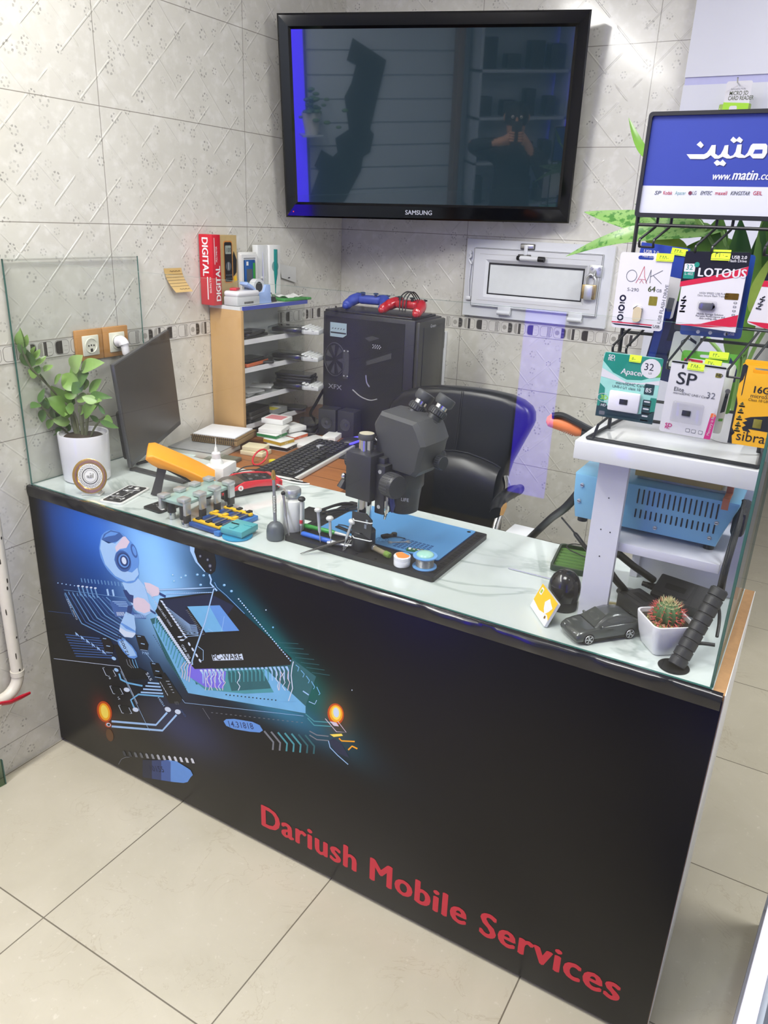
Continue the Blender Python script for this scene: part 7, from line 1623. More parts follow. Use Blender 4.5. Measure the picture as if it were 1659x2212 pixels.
q = MB(); q.tube([(.05, 1.0635, zt_ + .02), (.05, 1.0635, zt_ + .06), (.052, 1.0635, zt_ + .09), (.052, 1.0635, zt_ + .174)], [.002, .004, .0075, .0075], pm('pen_teal', (18, 120, 112), .25, coat=.3), 12, Tm); q.cyl((.0498, 1.0635, zt_ + .115), (.0506, 1.0635, zt_ + .115), .019, pm('cutout', (130, 160, 158), .5), 20, T=Tm); q.build('pen', t)
q = MB(); q.tube([(.0425, 1.002, zt_ + .03), (.044, 1.002, zt_ + .09), (.0425, 1.002, zt_ + .165)], [.004, .006, .001], steel, 8, Tm); q.box((.042, .99, zt_ + .075), (.046, 1.014, zt_ + .082), pw, Tm); q.build('tweezers', t)
t = thing('clear_case', 'translucent white lidded case at the front of the shelf top', 'case', (.098, .815, zt_), math.radians(0)); q = MB(); q.box((-.03, -.055, 0), (.03, .062, .03), pm('clear_white', (196, 198, 198), .25, var=.1), bev=.004); q.build('box', t); q = MB(); q.box((-.031, -.056, .028), (.031, .063, .048), ceram, bev=.009, seg=3); q.build('lid', t)
q = MB()
for k in range(8): q.box((.0302, -.02 + k * .006, .006), (.0308, -.016 + k * .006, .013), gun)
q.build('contents', t)
t = thing('tape_dispenser', 'pale blue tape dispenser with a clear roll of tape', 'tape dispenser', (.102, .905, zt_), math.radians(-4)); pb_ = pm('dispenser_blue', (150, 176, 222), .4)
q = MB(); q.prism([(-.022, .0), (.042, .0), (.036, .062), (.014, .062), (.004, .04), (-.02, .036), (-.05, .062), (-.075, .074), (-.08, .066), (-.05, .052), (-.022, .03)], .02, pb_, RZ(PI / 2) @ PX, bev=.002, h0=-.016); q.build('body', t)
q = MB(); Tt = TR(0, -.012, .056) @ RY(PI / 2); q.lathe([(.017, -.012), (.026, -.012), (.026, .012), (.017, .012), (.017, -.012)], pm('tape_roll', (206, 208, 208), .2), Tt, 28); q.lathe([(0, -.0125), (.012, -.0125), (.0165, -.0122), (.0165, .0122), (.012, .0125), (0, .0125)], dark, Tt, 24); q.build('tape_roll', t)
t = thing('binder_clip', 'small black binder clip beside the tape dispenser', 'clip', (.085, 1.0, zt_)); q = MB(); q.prism([(0, 0), (.02, 0), (.014, .016), (.006, .016)], .02, dark, PX, h0=0); q.tube([(.006, -.004, .014), (.0, -.004, .026), (.006, -.014, .03), (.0, -.018, .016)], .0012, dark, 6); q.build('clip', t)
t = thing('green_tray', 'thin green tray with a white tissue at the far end of the shelf top', 'tray', (.092, 1.075, zt_), math.radians(-4)); q = MB(); q.box((-.04, -.06, 0), (.045, .07, .010), pm('tray_leaf', (52, 140, 60), .4), bev=.003); q.box((.02, .06, 0), (.05, .085, .009), pm('tray_leaf', (52, 140, 60)), bev=.003); q.build('tray', t); q = MB(); q.sheet([[(-.034 + i * .013, -.045 + j * .018, .0125 + .004 * math.sin(i * 1.7 + j) + .003 * math.cos(j * 2.1)) for j in range(7)] for i in range(6)], pm('tissue', (226, 226, 224), .8)); q.build('tissue', t)
t = thing('small_red_pack', 'small red blister pack lying between the cartons', 'pack', (.092, .79, zt_ + .0487), .4); q = MB(); q.box((-.012, -.02, 0), (.012, .02, .008), crd, bev=.002); q.build('pack', t)
# ================================================================ fixed to the walls, and the chair
oak = pm('oak_plate', (176, 126, 66), .4, var=.12, scale=30); cream_s = pm('socket_cream', (214, 214, 196), .3)
for i, (y0, lb) in enumerate(((.200, 'wooden framed wall socket with nothing plugged in'), (.2965, 'wooden framed wall socket with a white plug in it'))):
    t = thing('wall_socket', lb, 'wall socket', (.0022, y0 + .046, 1.178)); Tm = wt(t)
    q = MB(); q.box((.0022, y0, 1.178), (.012, y0 + .0945, 1.2655), oak, Tm, bev=.003); q.build('back_plate', t)
    q = MB(); q.box((.012, y0 + .02, 1.192), (.0165, y0 + .077, 1.249), cream_s, Tm, bev=.003); q.build('face_plate', t)
    q = MB(); Ts = Tm @ TR(.0166, y0 + .0485, 1.2205) @ RY(PI / 2); q.lathe([(.0215, 0), (.0215, .0018), (.0195, .002), (.0185, -.0), (0, .0)], cream_s, Ts, 32)
    for dy in (-.009, .009, 0): q.cyl(Tm @ V((.0167, y0 + .0485 + dy, 1.2205 + (0 if dy else .001))), Tm @ V((.0175, y0 + .0485 + dy, 1.2205 + (0 if dy else .001))), .0024, pit, 12)
    q.box((.0167, y0 + .0445, 1.203), (.0178, y0 + .0525, 1.212), pit, Tm); q.build('socket_face', t)
t = thing('power_plug', 'white angled plug and flex in the right-hand wooden socket', 'plug', (.019, .345, 1.22)); Tm = wt(t)
q = MB(); q.tube(smoothpath([(.019, .345, 1.222), (.036, .345, 1.224), (.044, .346, 1.212), (.046, .348, 1.186)], 5), [.0165] * 5 + [.015] * 5 + [.0115] * 5 + [.01], ceram, 18, Tm); q.build('plug_body', t)
q = MB()
for k in range(5): q.cyl(Tm @ V((.046, .349, 1.182 - k * .0055)), Tm @ V((.046, .349, 1.1785 - k * .0055)), .0095 - k * .0006, ceram, 14)
q.cyl(Tm @ V((.046, .349, 1.184)), Tm @ V((.046, .349, 1.15)), .0055, ceram, 12); q.build('strain_relief', t)
q = MB(); q.tube(smoothpath([(.046, .349, 1.155), (.046, .352, 1.12), (.04, .37, 1.08), (.03, .385, 1.03), (.022, .39, .95), (.02, .39, H + .006)], 8), .0034, wc, 8, Tm); q.build('flex', t)
t = thing('sticky_note', 'yellow ruled sticky note curling off the tiled wall', 'note', (.001, .60, 1.35)); Tm = wt(t); nt_ = pm('note_yellow', (206, 174, 112), .8, var=.04)
rows = []
for i in range(9):
    k = i / 8; z = 1.4225 - .0725 * k; o = .0015 + .024 * k ** 2.2; sh = .0295 * k ** 1.5
    rows.append([Tm @ V((o + .0, .563 + .0765 * u + sh * .8, z)) for u in (0, .25, .5, .75, 1)])
q = MB(); q.sheet(rows, nt_); q.build('paper', t, ang=80)
q = MB()
for i in (2, 3, 4, 5, 6): q.tube([rows[i][0] + V((.0008, 0, 0)), rows[i][2] + V((.0008, 0, 0)), rows[i][4] + V((.0008, 0, 0))], .0004, gun, 4)
for i, a_, b_ in ((1, .3, .9), (7, .35, .95)):
    P_ = [rows[i][0].lerp(rows[i][4], a_ + (b_ - a_) * k / 10) + V((.0009, 0, .002 * math.sin(k * 2.3))) for k in range(11)]; q.tube(P_, .0005, dark, 4)
q.build('writing', t)
t = thing('white_card', 'small white card stuck on the wall above the shelf unit', 'card', (.001, 1.05, 1.335)); Tm = wt(t)
q = MB(); pts = [at(604, 570, 'x', .004), at(639, 577, 'x', .004), at(640, 611, 'x', .010), at(608, 600, 'x', .012)]
q.sheet([[pts[0], pts[1]], [pts[0].lerp(pts[3], .6) + V((.0, 0, 0)), pts[1].lerp(pts[2], .6)], [pts[3], pts[2]]], pm('card_paper', (206, 206, 202), .7), Tm); q.build('paper', t); q = MB(); c0 = pts[3].lerp(pts[2], .5) + V((.002, 0, .01)); q.box(c0 - V((.0005, .006, .002)), c0 + V((.0005, .004, .0015)), dark, Tm); q.build('mark', t)
# --- hatch window in the back wall
wn = struct(bpy.data.objects.new('window_1', None)); COL.objects.link(wn); wn.location = (.86, YB, 1.4); Tm = wt(wn); walu = pm('window_white', (214, 216, 220), .35, var=.02)
FW = Tm @ fr((.583, YB, 1.258), (1, 0, .0), (0, 0, 1)); WW, WH = .560, .281
q = MB(); q.prism(key(rrect(0, 0, WW, WH, .002), rrect(.035, .038, WW - .035, WH - .03, .002)), .018, walu, FW, bev=0, h0=.0005); q.build('window_frame', wn, flat=True)
q = MB(); q.prism(key(rrect(.036, .039, WW - .036, WH - .031, .001), rrect(.085, .075, WW - .085, WH - .07, .002)), .03, walu, FW, h0=.002)
o_ = [(.085, .075), (WW - .085, .075), (WW - .085, WH - .07), (.085, WH - .07)]; i_ = [(.098, .087), (WW - .098, .087), (WW - .098, WH - .083), (.098, WH - .083)]
for k in range(4): q.add([o_[k] + (.03,), o_[(k + 1) % 4] + (.03,), i_[(k + 1) % 4] + (.02,), i_[k] + (.02,)], [[0, 1, 2, 3]], walu, FW)
for a, b, c, d in ((.037, .040, WW - .037, .0412), (.037, WH - .0332, WW - .037, WH - .032), (.0365, .04, .0377, WH - .032), (WW - .0377, .04, WW - .0365, WH - .032)): q.box((a, b, .0302), (c, d, .0306), gun, FW)
for a, b, c, d in ((.06, .062, WW - .06, .0628), (.06, WH - .052, WW - .06, WH - .0512)): q.box((a, b, .0302), (c, d, .0305), mid, FW)
q.build('sash', wn, flat=True)
q = MB(); q.prism(key(rrect(.096, .085, WW - .096, WH - .081, .001), rrect(.101, .090, WW - .101, WH - .087, .001)), .0215, dark, FW, h0=.0185); q.build('rubber_seal', wn, flat=True)
q = MB(); q.box((.098, .087, .012), (WW - .098, WH - .083, .019), pm('window_panel', (218, 222, 222), .3), FW); q.build('panel', wn, flat=True)
for x in (.15, .425): q = MB(); q.box((x, .018, .018), (x + .052, .05, .033), walu, FW, bev=.004); q.cyl(FW @ V((x, .022, .032)), FW @ V((x + .052, .022, .032)), .008, walu, 16); q.build('hinge', wn)
q = MB(); q.box((.215, WH - .028, .018), (.27, WH - .008, .024), gun, FW, bev=.002); q.box((.217, WH - .026, .02), (.268, WH - .01, .03), alu, FW, bev=.003); q.box((.233, WH - .05, .028), (.247, WH - .012, .034), walu, FW, bev=.002); q.box((.212, WH - .066, .03), (.262, WH - .045, .034), gun, FW, bev=.002); q.box((.216, WH - .062, .03), (.258, WH - .049, .038), walu, FW, bev=.003); q.build('catch', wn)
q = MB(); q.tube([(.225, WH - .058, .044), (.3, WH - .058, .047)], .0085, walu, 14, FW); q.tube([(.296, WH - .058, .047), (.32, WH - .0585, .0475)], .0095, dark, 14, FW); q.tube([(.215, WH - .058, .04), (.228, WH - .058, .045)], .0088, dark, 14, FW); q.build('lever', wn)
q = MB(); q.tube([(.024, .07, .024), (.020, .13, .026), (.024, .20, .024)], .0025, walu, 8, FW); q.box((.012, .058, .018), (.034, .072, .03), walu, FW, bev=.003); q.tube(smoothpath([(.017, .232, .024), (.022, .218, .028), (.014, .208, .028), (.026, .19, .026)], 4), .004, walu, 8, FW); q.cyl(FW @ V((.018, .232, .018)), FW @ V((.018, .232, .03)), .007, walu, 12); q.build('stay_arm', wn)
q = MB(); hx = .483; q.box((hx, .175, .03), (hx + .045, .215, .034), steel, FW, bev=.001)
for x in (.008, .036): q.cyl(FW @ V((hx + x, .203, .034)), FW @ V((hx + x, .203, .037)), .005, alu, 12)
q.tube(smoothpath([(hx + .022, .195, .034), (hx + .022, .186, .046), (hx + .022, .172, .046), (hx + .022, .168, .034)], 5), .0035, steel, 8, FW); q.build('hasp', wn)
pdl = thing('padlock', 'brass-and-steel padlock hanging from the hatch window hasp', 'padlock', (FW @ V((hx + .012, .098, .045))) + V(wn.location)); Tp = wt(pdl) @ TR(*wn.location) @ FW
brs = pm('brass', (186, 164, 120), .25, metal=.85, var=.1); q = MB(); q.box((hx - .013, .100, .037), (hx + .036, .149, .055), brs, Tp, bev=.002); q.box((hx - .004, .0975, .0365), (hx + .026, .1475, .0555), steel, Tp, bev=.002); q.build('body', pdl)
q = MB(); q.tube(smoothpath([(hx - .006, .147, .046), (hx - .006, .168, .046), (hx + .011, .184, .046), (hx + .028, .168, .046), (hx + .028, .147, .046)], 6), .0045, steel, 12, Tp); q.build('shackle', pdl)
# white cable duct on the back wall beside the tower
t = thing('cable_duct', 'white vertical cable duct on the tiled wall beside the tower', 'duct', (.57, YB, .9)); Tm = wt(t); x_ = at(955, 760, 'y', YB - .01).x; q = MB(); q.box((x_ - .012, YB - .022, .86), (x_ + .014, YB - .0005, 1.185), walu, Tm, bev=.002); q.build('duct', t); q = MB(); q.box((x_ - .012, YB - .035, 1.12), (x_ + .014, YB - .0222, 1.185), pm('duct_grey', (120, 120, 118), .5), Tm, bev=.002); q.build('clamp', t)
# --- slatwall panel
sw = thing('slatwall_panel', 'white slatwall panel fixed to the back wall at the right', 'wall panel', (1.44, YB, 1.5)); Tm = wt(sw); swm = pm('slatwall_white', (206, 207, 216), .32, var=.02, scale=3); lav = pm('groove_lavender', (176, 176, 214), .3)
q = MB(); x0, x1 = 1.283, 1.598
gz = [.85, 1.15, 1.445, 1.74, 2.035, 2.33, 2.62]
prev = .7
for z in gz:
    q.box((x0, YB - .019, prev), (x1, YB - .0005, z - .012), swm, Tm); q.box((x0, YB - .007, z - .012), (x1, YB - .0005, z + .012), swm, Tm); prev = z + .012
q.build('panel', sw, flat=True)
for z in gz[:-1]: q = MB(); q.box((x0 + .002, YB - .016, z - .0118), (x1, YB - .0072, z + .0096), lav, Tm); q.box((x0 + .001, YB - .021, z + .0095), (x1, YB - .0072, z + .0125), swm, Tm); q.build('groove_strip', sw, flat=True)
t = thing('card_reader_pack', 'white and lime card reader pack hanging from the slatwall', 'card pack', (1.40, YB - .1, 1.93)); Tm = wt(t)
yk = YB - .115; bl = at(1558, 262, 'y', yk); br = at(1622, 262, 'y', yk); tl = at(1571, 176, 'y', yk); tr_ = at(1627, 175, 'y', yk); w_ = (tr_ - tl).length
FK = Tm @ fr(tl + V((0, 0, -.125)), (1, 0, 0), (0, 0, 1)); lime = pm('reader_lime', (152, 206, 20), .35, var=.02)
q = MB(); q.prism(key(rrect(0, 0, w_, .125, .006), arc(w_ * .5, .113, .004, 0, 360, 10)[:-1]), .001, cw, FK); q.build('card', t, flat=True)
q = MB(); q.prism([(0, 0), (w_, 0), (w_, .066), (0, .070)], .0013, lime, FK, h0=.0009); q.prism(rrect(w_ * .26, .0, w_ * .56, .06, .005), .0016, cw, FK, h0=.001); q.text('MICRO SD', .0155, tink, FK @ TR(w_ * .17, .088, .0012), bold=.01, sx=.72); q.text('CARD READER', .0155, tink, FK @ TR(w_ * .15, .075, .0012), bold=.01, sx=.68); q.text('Syncwire Multi', .0068, grt, FK @ TR(w_ * .2, .102, .0012)); q.build('print', t, flat=True)
q = MB(); q.box((-.012, -.02, -.016), (w_ + .006, .066, -.001), clear('reader_film', (.75, .88, .45, 1), 1.45), FK, bev=.004); q.build('bubble', t)
q = MB(); p_ = FK @ V((w_ * .5, .113, 0)); q.tube([p_ + V((0, .09, .002)), p_ + V((0, .02, .001)), p_ + V((0, -.045, .002)), p_ + V((0, -.055, .012))], .0021, chrome, 8); q.build('hook', t)
# --- gas pipe with a red valve lever
gp = thing('gas_pipe', 'old white-painted pipe with a red valve lever on the left wall', 'pipe', (.03, -.35, .5)); Tm = wt(gp); ppt = pm('pipe_paint', (214, 208, 192), .4, var=.05, bmp=.1)
xq = .035; A_ = at(-2, 1105, 'x', xq); B_ = at(38, 1455, 'x', xq); ym = B_.y; zb_ = at(15, 1500, 'x', xq).z
q = MB(); r_p = .0165
P_ = [(xq, ym, ZC - .002), (xq, ym, B_.z)] + [(xq, ym - .055 + .055 * math.cos(math.radians(a_)), B_.z - .055 * math.sin(math.radians(a_))) for a_ in (15, 30, 45, 60, 75, 90)] + [(xq, ym - .9, B_.z - .055)]
q.tube(P_, r_p, ppt, 20, Tm); q.tube([(xq, ym, B_.z + .012), (xq, ym, B_.z - .004)], r_p + .0025, ppt, 20, Tm); q.build('pipe', gp)
q = MB(); q.tube([(xq, ym - .075, B_.z - .055), (xq, ym - .13, B_.z - .055)], r_p + .006, ppt, 8, Tm); q.tube([(xq, ym - .12, B_.z - .058), (xq, ym - .12, B_.z - .085)], .012, pm('valve_green', (150, 168, 140), .4), 10, Tm); q.build('valve', gp)
c0 = at(0, 1520, 'x', .05); c1 = at(64, 1497, 'x', .05); cm = at(22, 1517, 'x', .05); q = MB()
q.tube([c0 + V((0, -.03, -.002)), c0, cm, c1.lerp(cm, .5), c1], [.009, .009, .0095, .0105, .007], pm('lever_red', (182, 28, 48), .3), 12, Tm, flat=.6); q.build('lever', gp)
q = MB(); rp = random.Random(12); chip = pm('bare_patch', (52, 46, 38), .7)
for k in range(9):
    z = B_.z + .02 + .06 * k + rp.uniform(-.02, .02); a_ = rp.uniform(-.9, .3); n = V((math.cos(a_), math.sin(a_), 0)); c = V((xq, ym, z)) + n * (r_p + .0003); s = V((-n.y, n.x, 0)); hw, hh2 = rp.uniform(.0015, .004), rp.uniform(.003, .012)
    q.poly([Tm @ (c + s * hw * math.cos(t) * rp.uniform(.7, 1.2) + V((0, 0, hh2 * math.sin(t)))) for t in [i * .785 for i in range(8)]], chip)
for z in (1.2, .8):
    pass
q.build('paint_chips', gp)
MB().box((.001, ym - .012, .98), (xq, ym + .012, .995), ppt, Tm, bev=.002).build('bracket', gp)
# glass pane edge at the left border and showcase corner at the right border
t = thing('standing_glass_pane', 'greenish glass pane corner standing on the floor by the left wall', 'glass pane', (.1, -.2, 0)); 
e0 = at(12, 1692, 'z', .0008); e1 = at(-12, 1705, 'z', .0008); d = (e1 - e0).normalized(); Tm = wt(t) @ fr(e0, d, (0, 0, 1)); q = MB(); q.box((0, 0, -.004), (.25, .085, .004), clear('green_pane', (.62, .72, .62, 1), 1.5), Tm); q.box((-.001, 0, -.0042), (.0015, .085, .0042), gedge, Tm); q.build('pane', t, flat=True)
t = thing('showcase', 'corner of a white-framed glass showcase at the lower right edge', 'showcase', (2.0, -.1, 0)); 
f0_ = at(1590, 2212, 'z', .62); f1_ = at(1659, 1955, 'z', .62); d = (f1_ - f0_); d.z = 0; d.normalize(); nrm = V((d.y, -d.x, 0)); lavf = pm('frame_lavender', (206, 206, 222), .35)
c0 = f0_ - d * .35
Tm = wt(t) @ fr((c0.x, c0.y, 0), d, (-nrm.x, -nrm.y, 0)) 
q = MB(); LL = 1.2
q.box((0, -.022, .60), (LL, -.0, .62), lavf, Tm, bev=.002); q.box((0, -.5, .60), (LL, -.48, .62), lavf, Tm, bev=.002); q.box((0, -.48, .6), (.02, -.022, .62), lavf, Tm); q.box((LL - .02, -.48, .6), (LL, -.022, .62), lavf, Tm); q.box((0, -.03, .56), (LL, -.002, .60), walu, Tm); q.box((0, -.03, 0), (.03, -.002, .6), walu, Tm); q.box((LL - .03, -.03, 0), (LL, -.002, .6), walu, Tm); q.box((0, -.5, 0), (LL, -.002, .08), pm('case_grey_panel', (150, 148, 152), .5), Tm); q.build('frame', t)
q = MB(); q.box((.03, -.012, .08), (LL - .03, -.008, .56), clear('case_glass', (.93, .95, .97, 1)), Tm); q.box((.02, -.48, .608), (LL - .02, -.022, .614), clear('case_glass', (.93, .95, .97, 1)), Tm); q.build('glass', t, flat=True)
q = MB(); q.box((.03, -.48, .3), (LL - .03, -.03, .31), clear('case_glass', (.93, .95, .97, 1)), Tm); q.box((.0, -.5, .08), (LL, -.49, .6), pm('case_grey_panel', (150, 148, 152), .5), Tm); q.build('shelf', t)
# --- office chair
ch = thing('office_chair', 'black leather office chair with a chrome and padded armrest', 'chair', (.9, 1.0, 0)); Tm = wt(ch)
lea = newmat('black_leather'); m_, nt, p = lea; co, _ = coords(nt); vo = nt.nodes.new('ShaderNodeTexVoronoi'); vo.inputs['Scale'].default_value = 420; nt.links.new(co, vo.inputs['Vector'])
nt.links.new(mixc(nt, noise(nt, co, 6, 3), sr(20, 20, 22), sr(30, 30, 32)), p.inputs['Base Color']); p.inputs['Roughness'].default_value = .33; bump(nt, vo.outputs[0], p, .12, .0006); lea = m_
YC = .87
def cpx(x, y, yy): return at(820 + x / 4.74, 800 + y / 4.74, 'y', yy)
outl = [(95, 420), (130, 300), (230, 215), (380, 175), (560, 163), (760, 172), (950, 190), (1150, 222), (1330, 265), (1450, 320), (1530, 385), (1562, 450), (1562, 540), (1535, 600), (1470, 715), (1400, 840), (1330, 965), (1290, 1080), (1262, 1180), (1240, 1290), (1215, 1450), (1200, 1600), (1180, 1800), (420, 1640), (330, 1400), (300, 1200), (240, 1000), (150, 700), (110, 560)]
O_ = [cpx(x, y, YC) for x, y in outl]; oc = cpx(800, 700, YC)
bm_ = bmesh.new(); N_ = len(O_)
def ringo(k, dy, dzf=0): return [bm_.verts.new(oc + (p - oc) * k + V((0, dy + .05 * ((p.x - oc.x) / .25) ** 2 * -1 * 0, 0))) for p in O_]
R_ = [ringo(.93, .055), ringo(.985, .045), ringo(1.0, .025), ringo(1.0, .008), ringo(.985, -.006), ringo(.955, -.014), ringo(.88, -.018), ringo(.6, -.016), ringo(.3, -.012)]
for a_, b_ in zip(R_, R_[1:]):
    for k in range(N_): bm_.faces.new([a_[k], a_[(k + 1) % N_], b_[(k + 1) % N_], b_[k]])
bm_.faces.new(R_[0][::-1]); bm_.faces.new(R_[-1]); bmesh.ops.recalc_face_normals(bm_, faces=list(bm_.faces))
q = MB(); q.bm(bm_, lea, Tm); q.build('backrest', ch, ang=70)
# lumbar cushion
arc_ = [(380, 1000), (430, 880), (520, 835), (620, 822), (760, 825), (900, 850), (1050, 905), (1180, 965), (1240, 1005)]
rows = []
for x, y in arc_:
    top_ = cpx(x, y, YC - .016); row = []
    for k, (dz, dy) in enumerate(((0, 0), (-.004, -.014), (-.018, -.030), (-.05, -.042), (-.11, -.046), (-.2, -.04), (-.27, -.016), (-.3, 0.0))): row.append(top_ + V((0, dy, dz)))
    rows.append(row)
q = MB(); q.sheet(rows, lea, Tm); q.build('lumbar_cushion', ch, ang=80)
q = MB(); q.tube([Tm @ (cpx(x, y - 6, YC - .0175)) for x, y in arc_], .0025, lea, 8)
for dx in (-9, 9): q.tube([Tm @ cpx(x + dx, y, YC - .0185) for x, y in ((850, 215), (835, 320), (818, 440), (800, 580), (785, 700), (765, 815))], .0009, pm('seam_thread', (40, 40, 42), .5), 5)
q.build('seam', ch)
q = MB(); q.box((.62, .60, .43), (1.13, 1.0, .53), lea, Tm, bev=.03, seg=3); q.build('seat', ch)
# armrests and steel frame
pa = [cpx(1190, 1460, .60), cpx(1230, 1340, .66), cpx(1330, 1260, .74), cpx(1420, 1225, .80)]
for sgn in (0, 1):
    off = V((0, 0, 0)) if not sgn else V((-.40, .0, -.0))
    q = MB(); q.tube(smoothpath([p_ + off for p_ in pa], 5), [.022] * 3 + [.026] * 10 + [.022] * 3, lea, 14, Tm, flat=.7); q.build('armrest', ch)
    q = MB(); b0 = cpx(1290, 1100, .85) + off; q.tube(smoothpath([b0, b0 + V((.02, -.03, -.02)), b0 + V((.028, -.08, -.06)), b0 + V((.03, -.14, -.14)), b0 + V((.03, -.16, -.3)), b0 + V((-.02, -.16, -.44))], 6), .011, chrome, 14, Tm); q.build('arm_frame', ch)
q = MB(); fo = pm('foam', (196, 152, 92), .9, var=.2, scale=200, bmp=.5); p_ = cpx(1275, 1400, .60); q.poly([p_ + V((dx, 0, dz)) + V((0, -.012, 0)) for dx, dz in ((-.006, -.022), (.004, -.02), (.012, .006), (.01, .02), (.002, .012), (-.004, .0))], fo, Tm); q.build('torn_foam', ch)
q = MB(); q.cyl(Tm @ V((.88, .82, .12)), Tm @ V((.88, .82, .43)), .03, dark); q.build('gas_lift', ch)
for k in range(5):
    a_ = k * 1.2566; q = MB(); e_ = V((.88 + .28 * math.cos(a_), .82 + .28 * math.sin(a_), .075)); q.tube([V((.88, .82, .13)), e_], [.03, .016], dark, 10, Tm); q.build('base_arm', ch); q = MB(); q.cyl(Tm @ (e_ + V((-.012, 0, -.045))), Tm @ (e_ + V((.012, 0, -.045))), .03, dark); q.build('caster', ch)
q = MB(); q.tube([V((.88, .95, .42)), V((.88, .99, .5)), V((.9, .935, .75))], .02, dark, 10, Tm); q.build('back_support', ch)
t = thing('white_stool_edge', 'edge of a white panel seen behind the chair armrest', 'panel', (1.14, .8, 0)); Tm = wt(t)
p_ = at(1122, 1150, 'y', .62); q = MB(); q.box((p_.x - .03, .56, 0), (p_.x + .03, .66, p_.z + .006), walu, Tm, bev=.002); q.build('panel', t)
# ================================================================ the photographer, mirrored in the television
def figure():
    J = {}
    def j(n, p, r): J[n] = (V(p), r)
    c = V((2.17, -1.86, 0)); f = V((-.36, .93, 0)); l = V((-.93, -.36, 0))
    def at_(a, b, z): return c + f * a + l * b + V((0, 0, z))
    j('pel', at_(0, 0, .92), .145); j('wst', at_(.01, 0, 1.08), .14); j('chs', at_(.02, 0, 1.26), .155); j('nb', at_(0.0, 0, 1.42), .075); j('nk', at_(.03, .0, 1.49), .055)
    j('h1', at_(.05, .0, 1.56), .074); j('h2', at_(.045, .0, 1.64), .088); j('h3', at_(.03, .0, 1.70), .066)
    for s, n in ((1, 'L'), (-1, 'R')):
        j(n + 'cl', at_(0, s * .10, 1.40), .085); j(n + 'sh', at_(0, s * .19, 1.385), .07)
        if s > 0: j(n + 'el', at_(.16, .33, 1.45), .05)
        else: j(n + 'el', at_(.12, -.27, 1.17), .05)
        j(n + 'wr', at_(.27, s * .075, 1.50 + .0 * s), .031); j(n + 'pm', at_(.30, s * .052, 1.53), .036)
        j(n + 'hp', at_(0, s * .09, .86), .11); j(n + 'kn', at_(.02, s * .11, .49), .07); j(n + 'an', at_(-.02, s * .12, .09), .045); j(n + 'to', at_(.13, s * .135, .04), .038)
        for k in range(4):
            b = at_(.318, s * (.045), 1.51 + k * .017); j(n + 'f%da' % k, b, .0095); j(n + 'f%db' % k, b + f * .022 - l * s * .010, .0085); j(n + 'f%dc' % k, b + f * .026 - l * s * .034, .0075)
        b = at_(.30, s * .04, 1.49); j(n + 'ta', b, .011); j(n + 'tb', b - l * s * .022 - f * .012 + V((0, 0, .016)), .010); j(n + 'tc', b - l * s * .034 - f * .010 + V((0, 0, .032)), .0085)
    E = [('pel', 'wst'), ('wst', 'chs'), ('chs', 'nb'), ('nb', 'nk'), ('nk', 'h1'), ('h1', 'h2'), ('h2', 'h3')]
    for n in 'LR':
        E += [('chs', n + 'cl'), (n + 'cl', n + 'sh'), (n + 'sh', n + 'el'), (n + 'el', n + 'wr'), (n + 'wr', n + 'pm'), ('pel', n + 'hp'), (n + 'hp', n + 'kn'), (n + 'kn', n + 'an'), (n + 'an', n + 'to')]
        for k in range(4): E += [(n + 'pm', n + 'f%da' % k), (n + 'f%da' % k, n + 'f%db' % k), (n + 'f%db' % k, n + 'f%dc' % k)]
        E += [(n + 'pm', n + 'ta'), (n + 'ta', n + 'tb'), (n + 'tb', n + 'tc')]
    names = list(J); me = bpy.data.meshes.new('person'); me.from_pydata([J[n][0] for n in names], [(names.index(a), names.index(b)) for a, b in E], [])
    o = bpy.data.objects.new('person', me); COL.objects.link(o)
    sk = o.modifiers.new('s', 'SKIN'); sk.use_smooth_shade = True
    for n, d in zip(names, me.skin_vertices[0].data): d.radius = (J[n][1], J[n][1]); d.use_root = n == 'pel'
    ss = o.modifiers.new('d', 'SUBSURF'); ss.levels = 2; ss.render_levels = 2
    dg = bpy.context.evaluated_depsgraph_get(); dg.update()
    m2 = bpy.data.meshes.new_from_object(o.evaluated_get(dg)); o.modifiers.clear(); o.data = m2
    skin = pm('skin', (190, 140, 112), .5, var=.05); jac = pm('dark_jacket', (24, 25, 28), .8, var=.15); jean = pm('dark_trousers', (32, 34, 44), .85, var=.15); shoe = pm('shoe_black', (20, 20, 20), .5)
    for q_ in (jac, skin, jean, shoe): m2.materials.append(q_)
    for p in m2.polygons:
        z = p.center.z; a = (p.center - c).dot(f)
        p.material_index = 1 if (z > 1.475 and a < .16) or (a > .262) else 3 if z < .085 else 2 if z < .9 else 0
        p.use_smooth = True
    hd = J['h2'][0]; T = fr(hd, -l, (0, 0, 1))    # x = the figure's right, y up, z = forward
    T = fr(hd, l * -1, (0, 0, 1)); 
    if (V((T[0][2], T[1][2], T[2][2])) - f).length > 1: T = fr(hd, l, (0, 0, 1))
    q = MB(); q.ball((0, .012, -.012), .099, pm('hair_dark', (26, 22, 20), .7), T @ RX(math.radians(-62)), n=24, sc=(.93, 1.05, 1.08), lo=-12, hi=90); q.build('hair', o)
    q = MB(); q.tube([(0, .0, .088), (0, -.022, .104), (0, -.034, .090)], [.007, .012, .009], skin, 10, T)
    q.tube([(-.022, -.062, .080), (0, -.06, .088), (.022, -.062, .080)], [.003, .005, .003], pm('lips', (150, 88, 80), .5), 8, T)
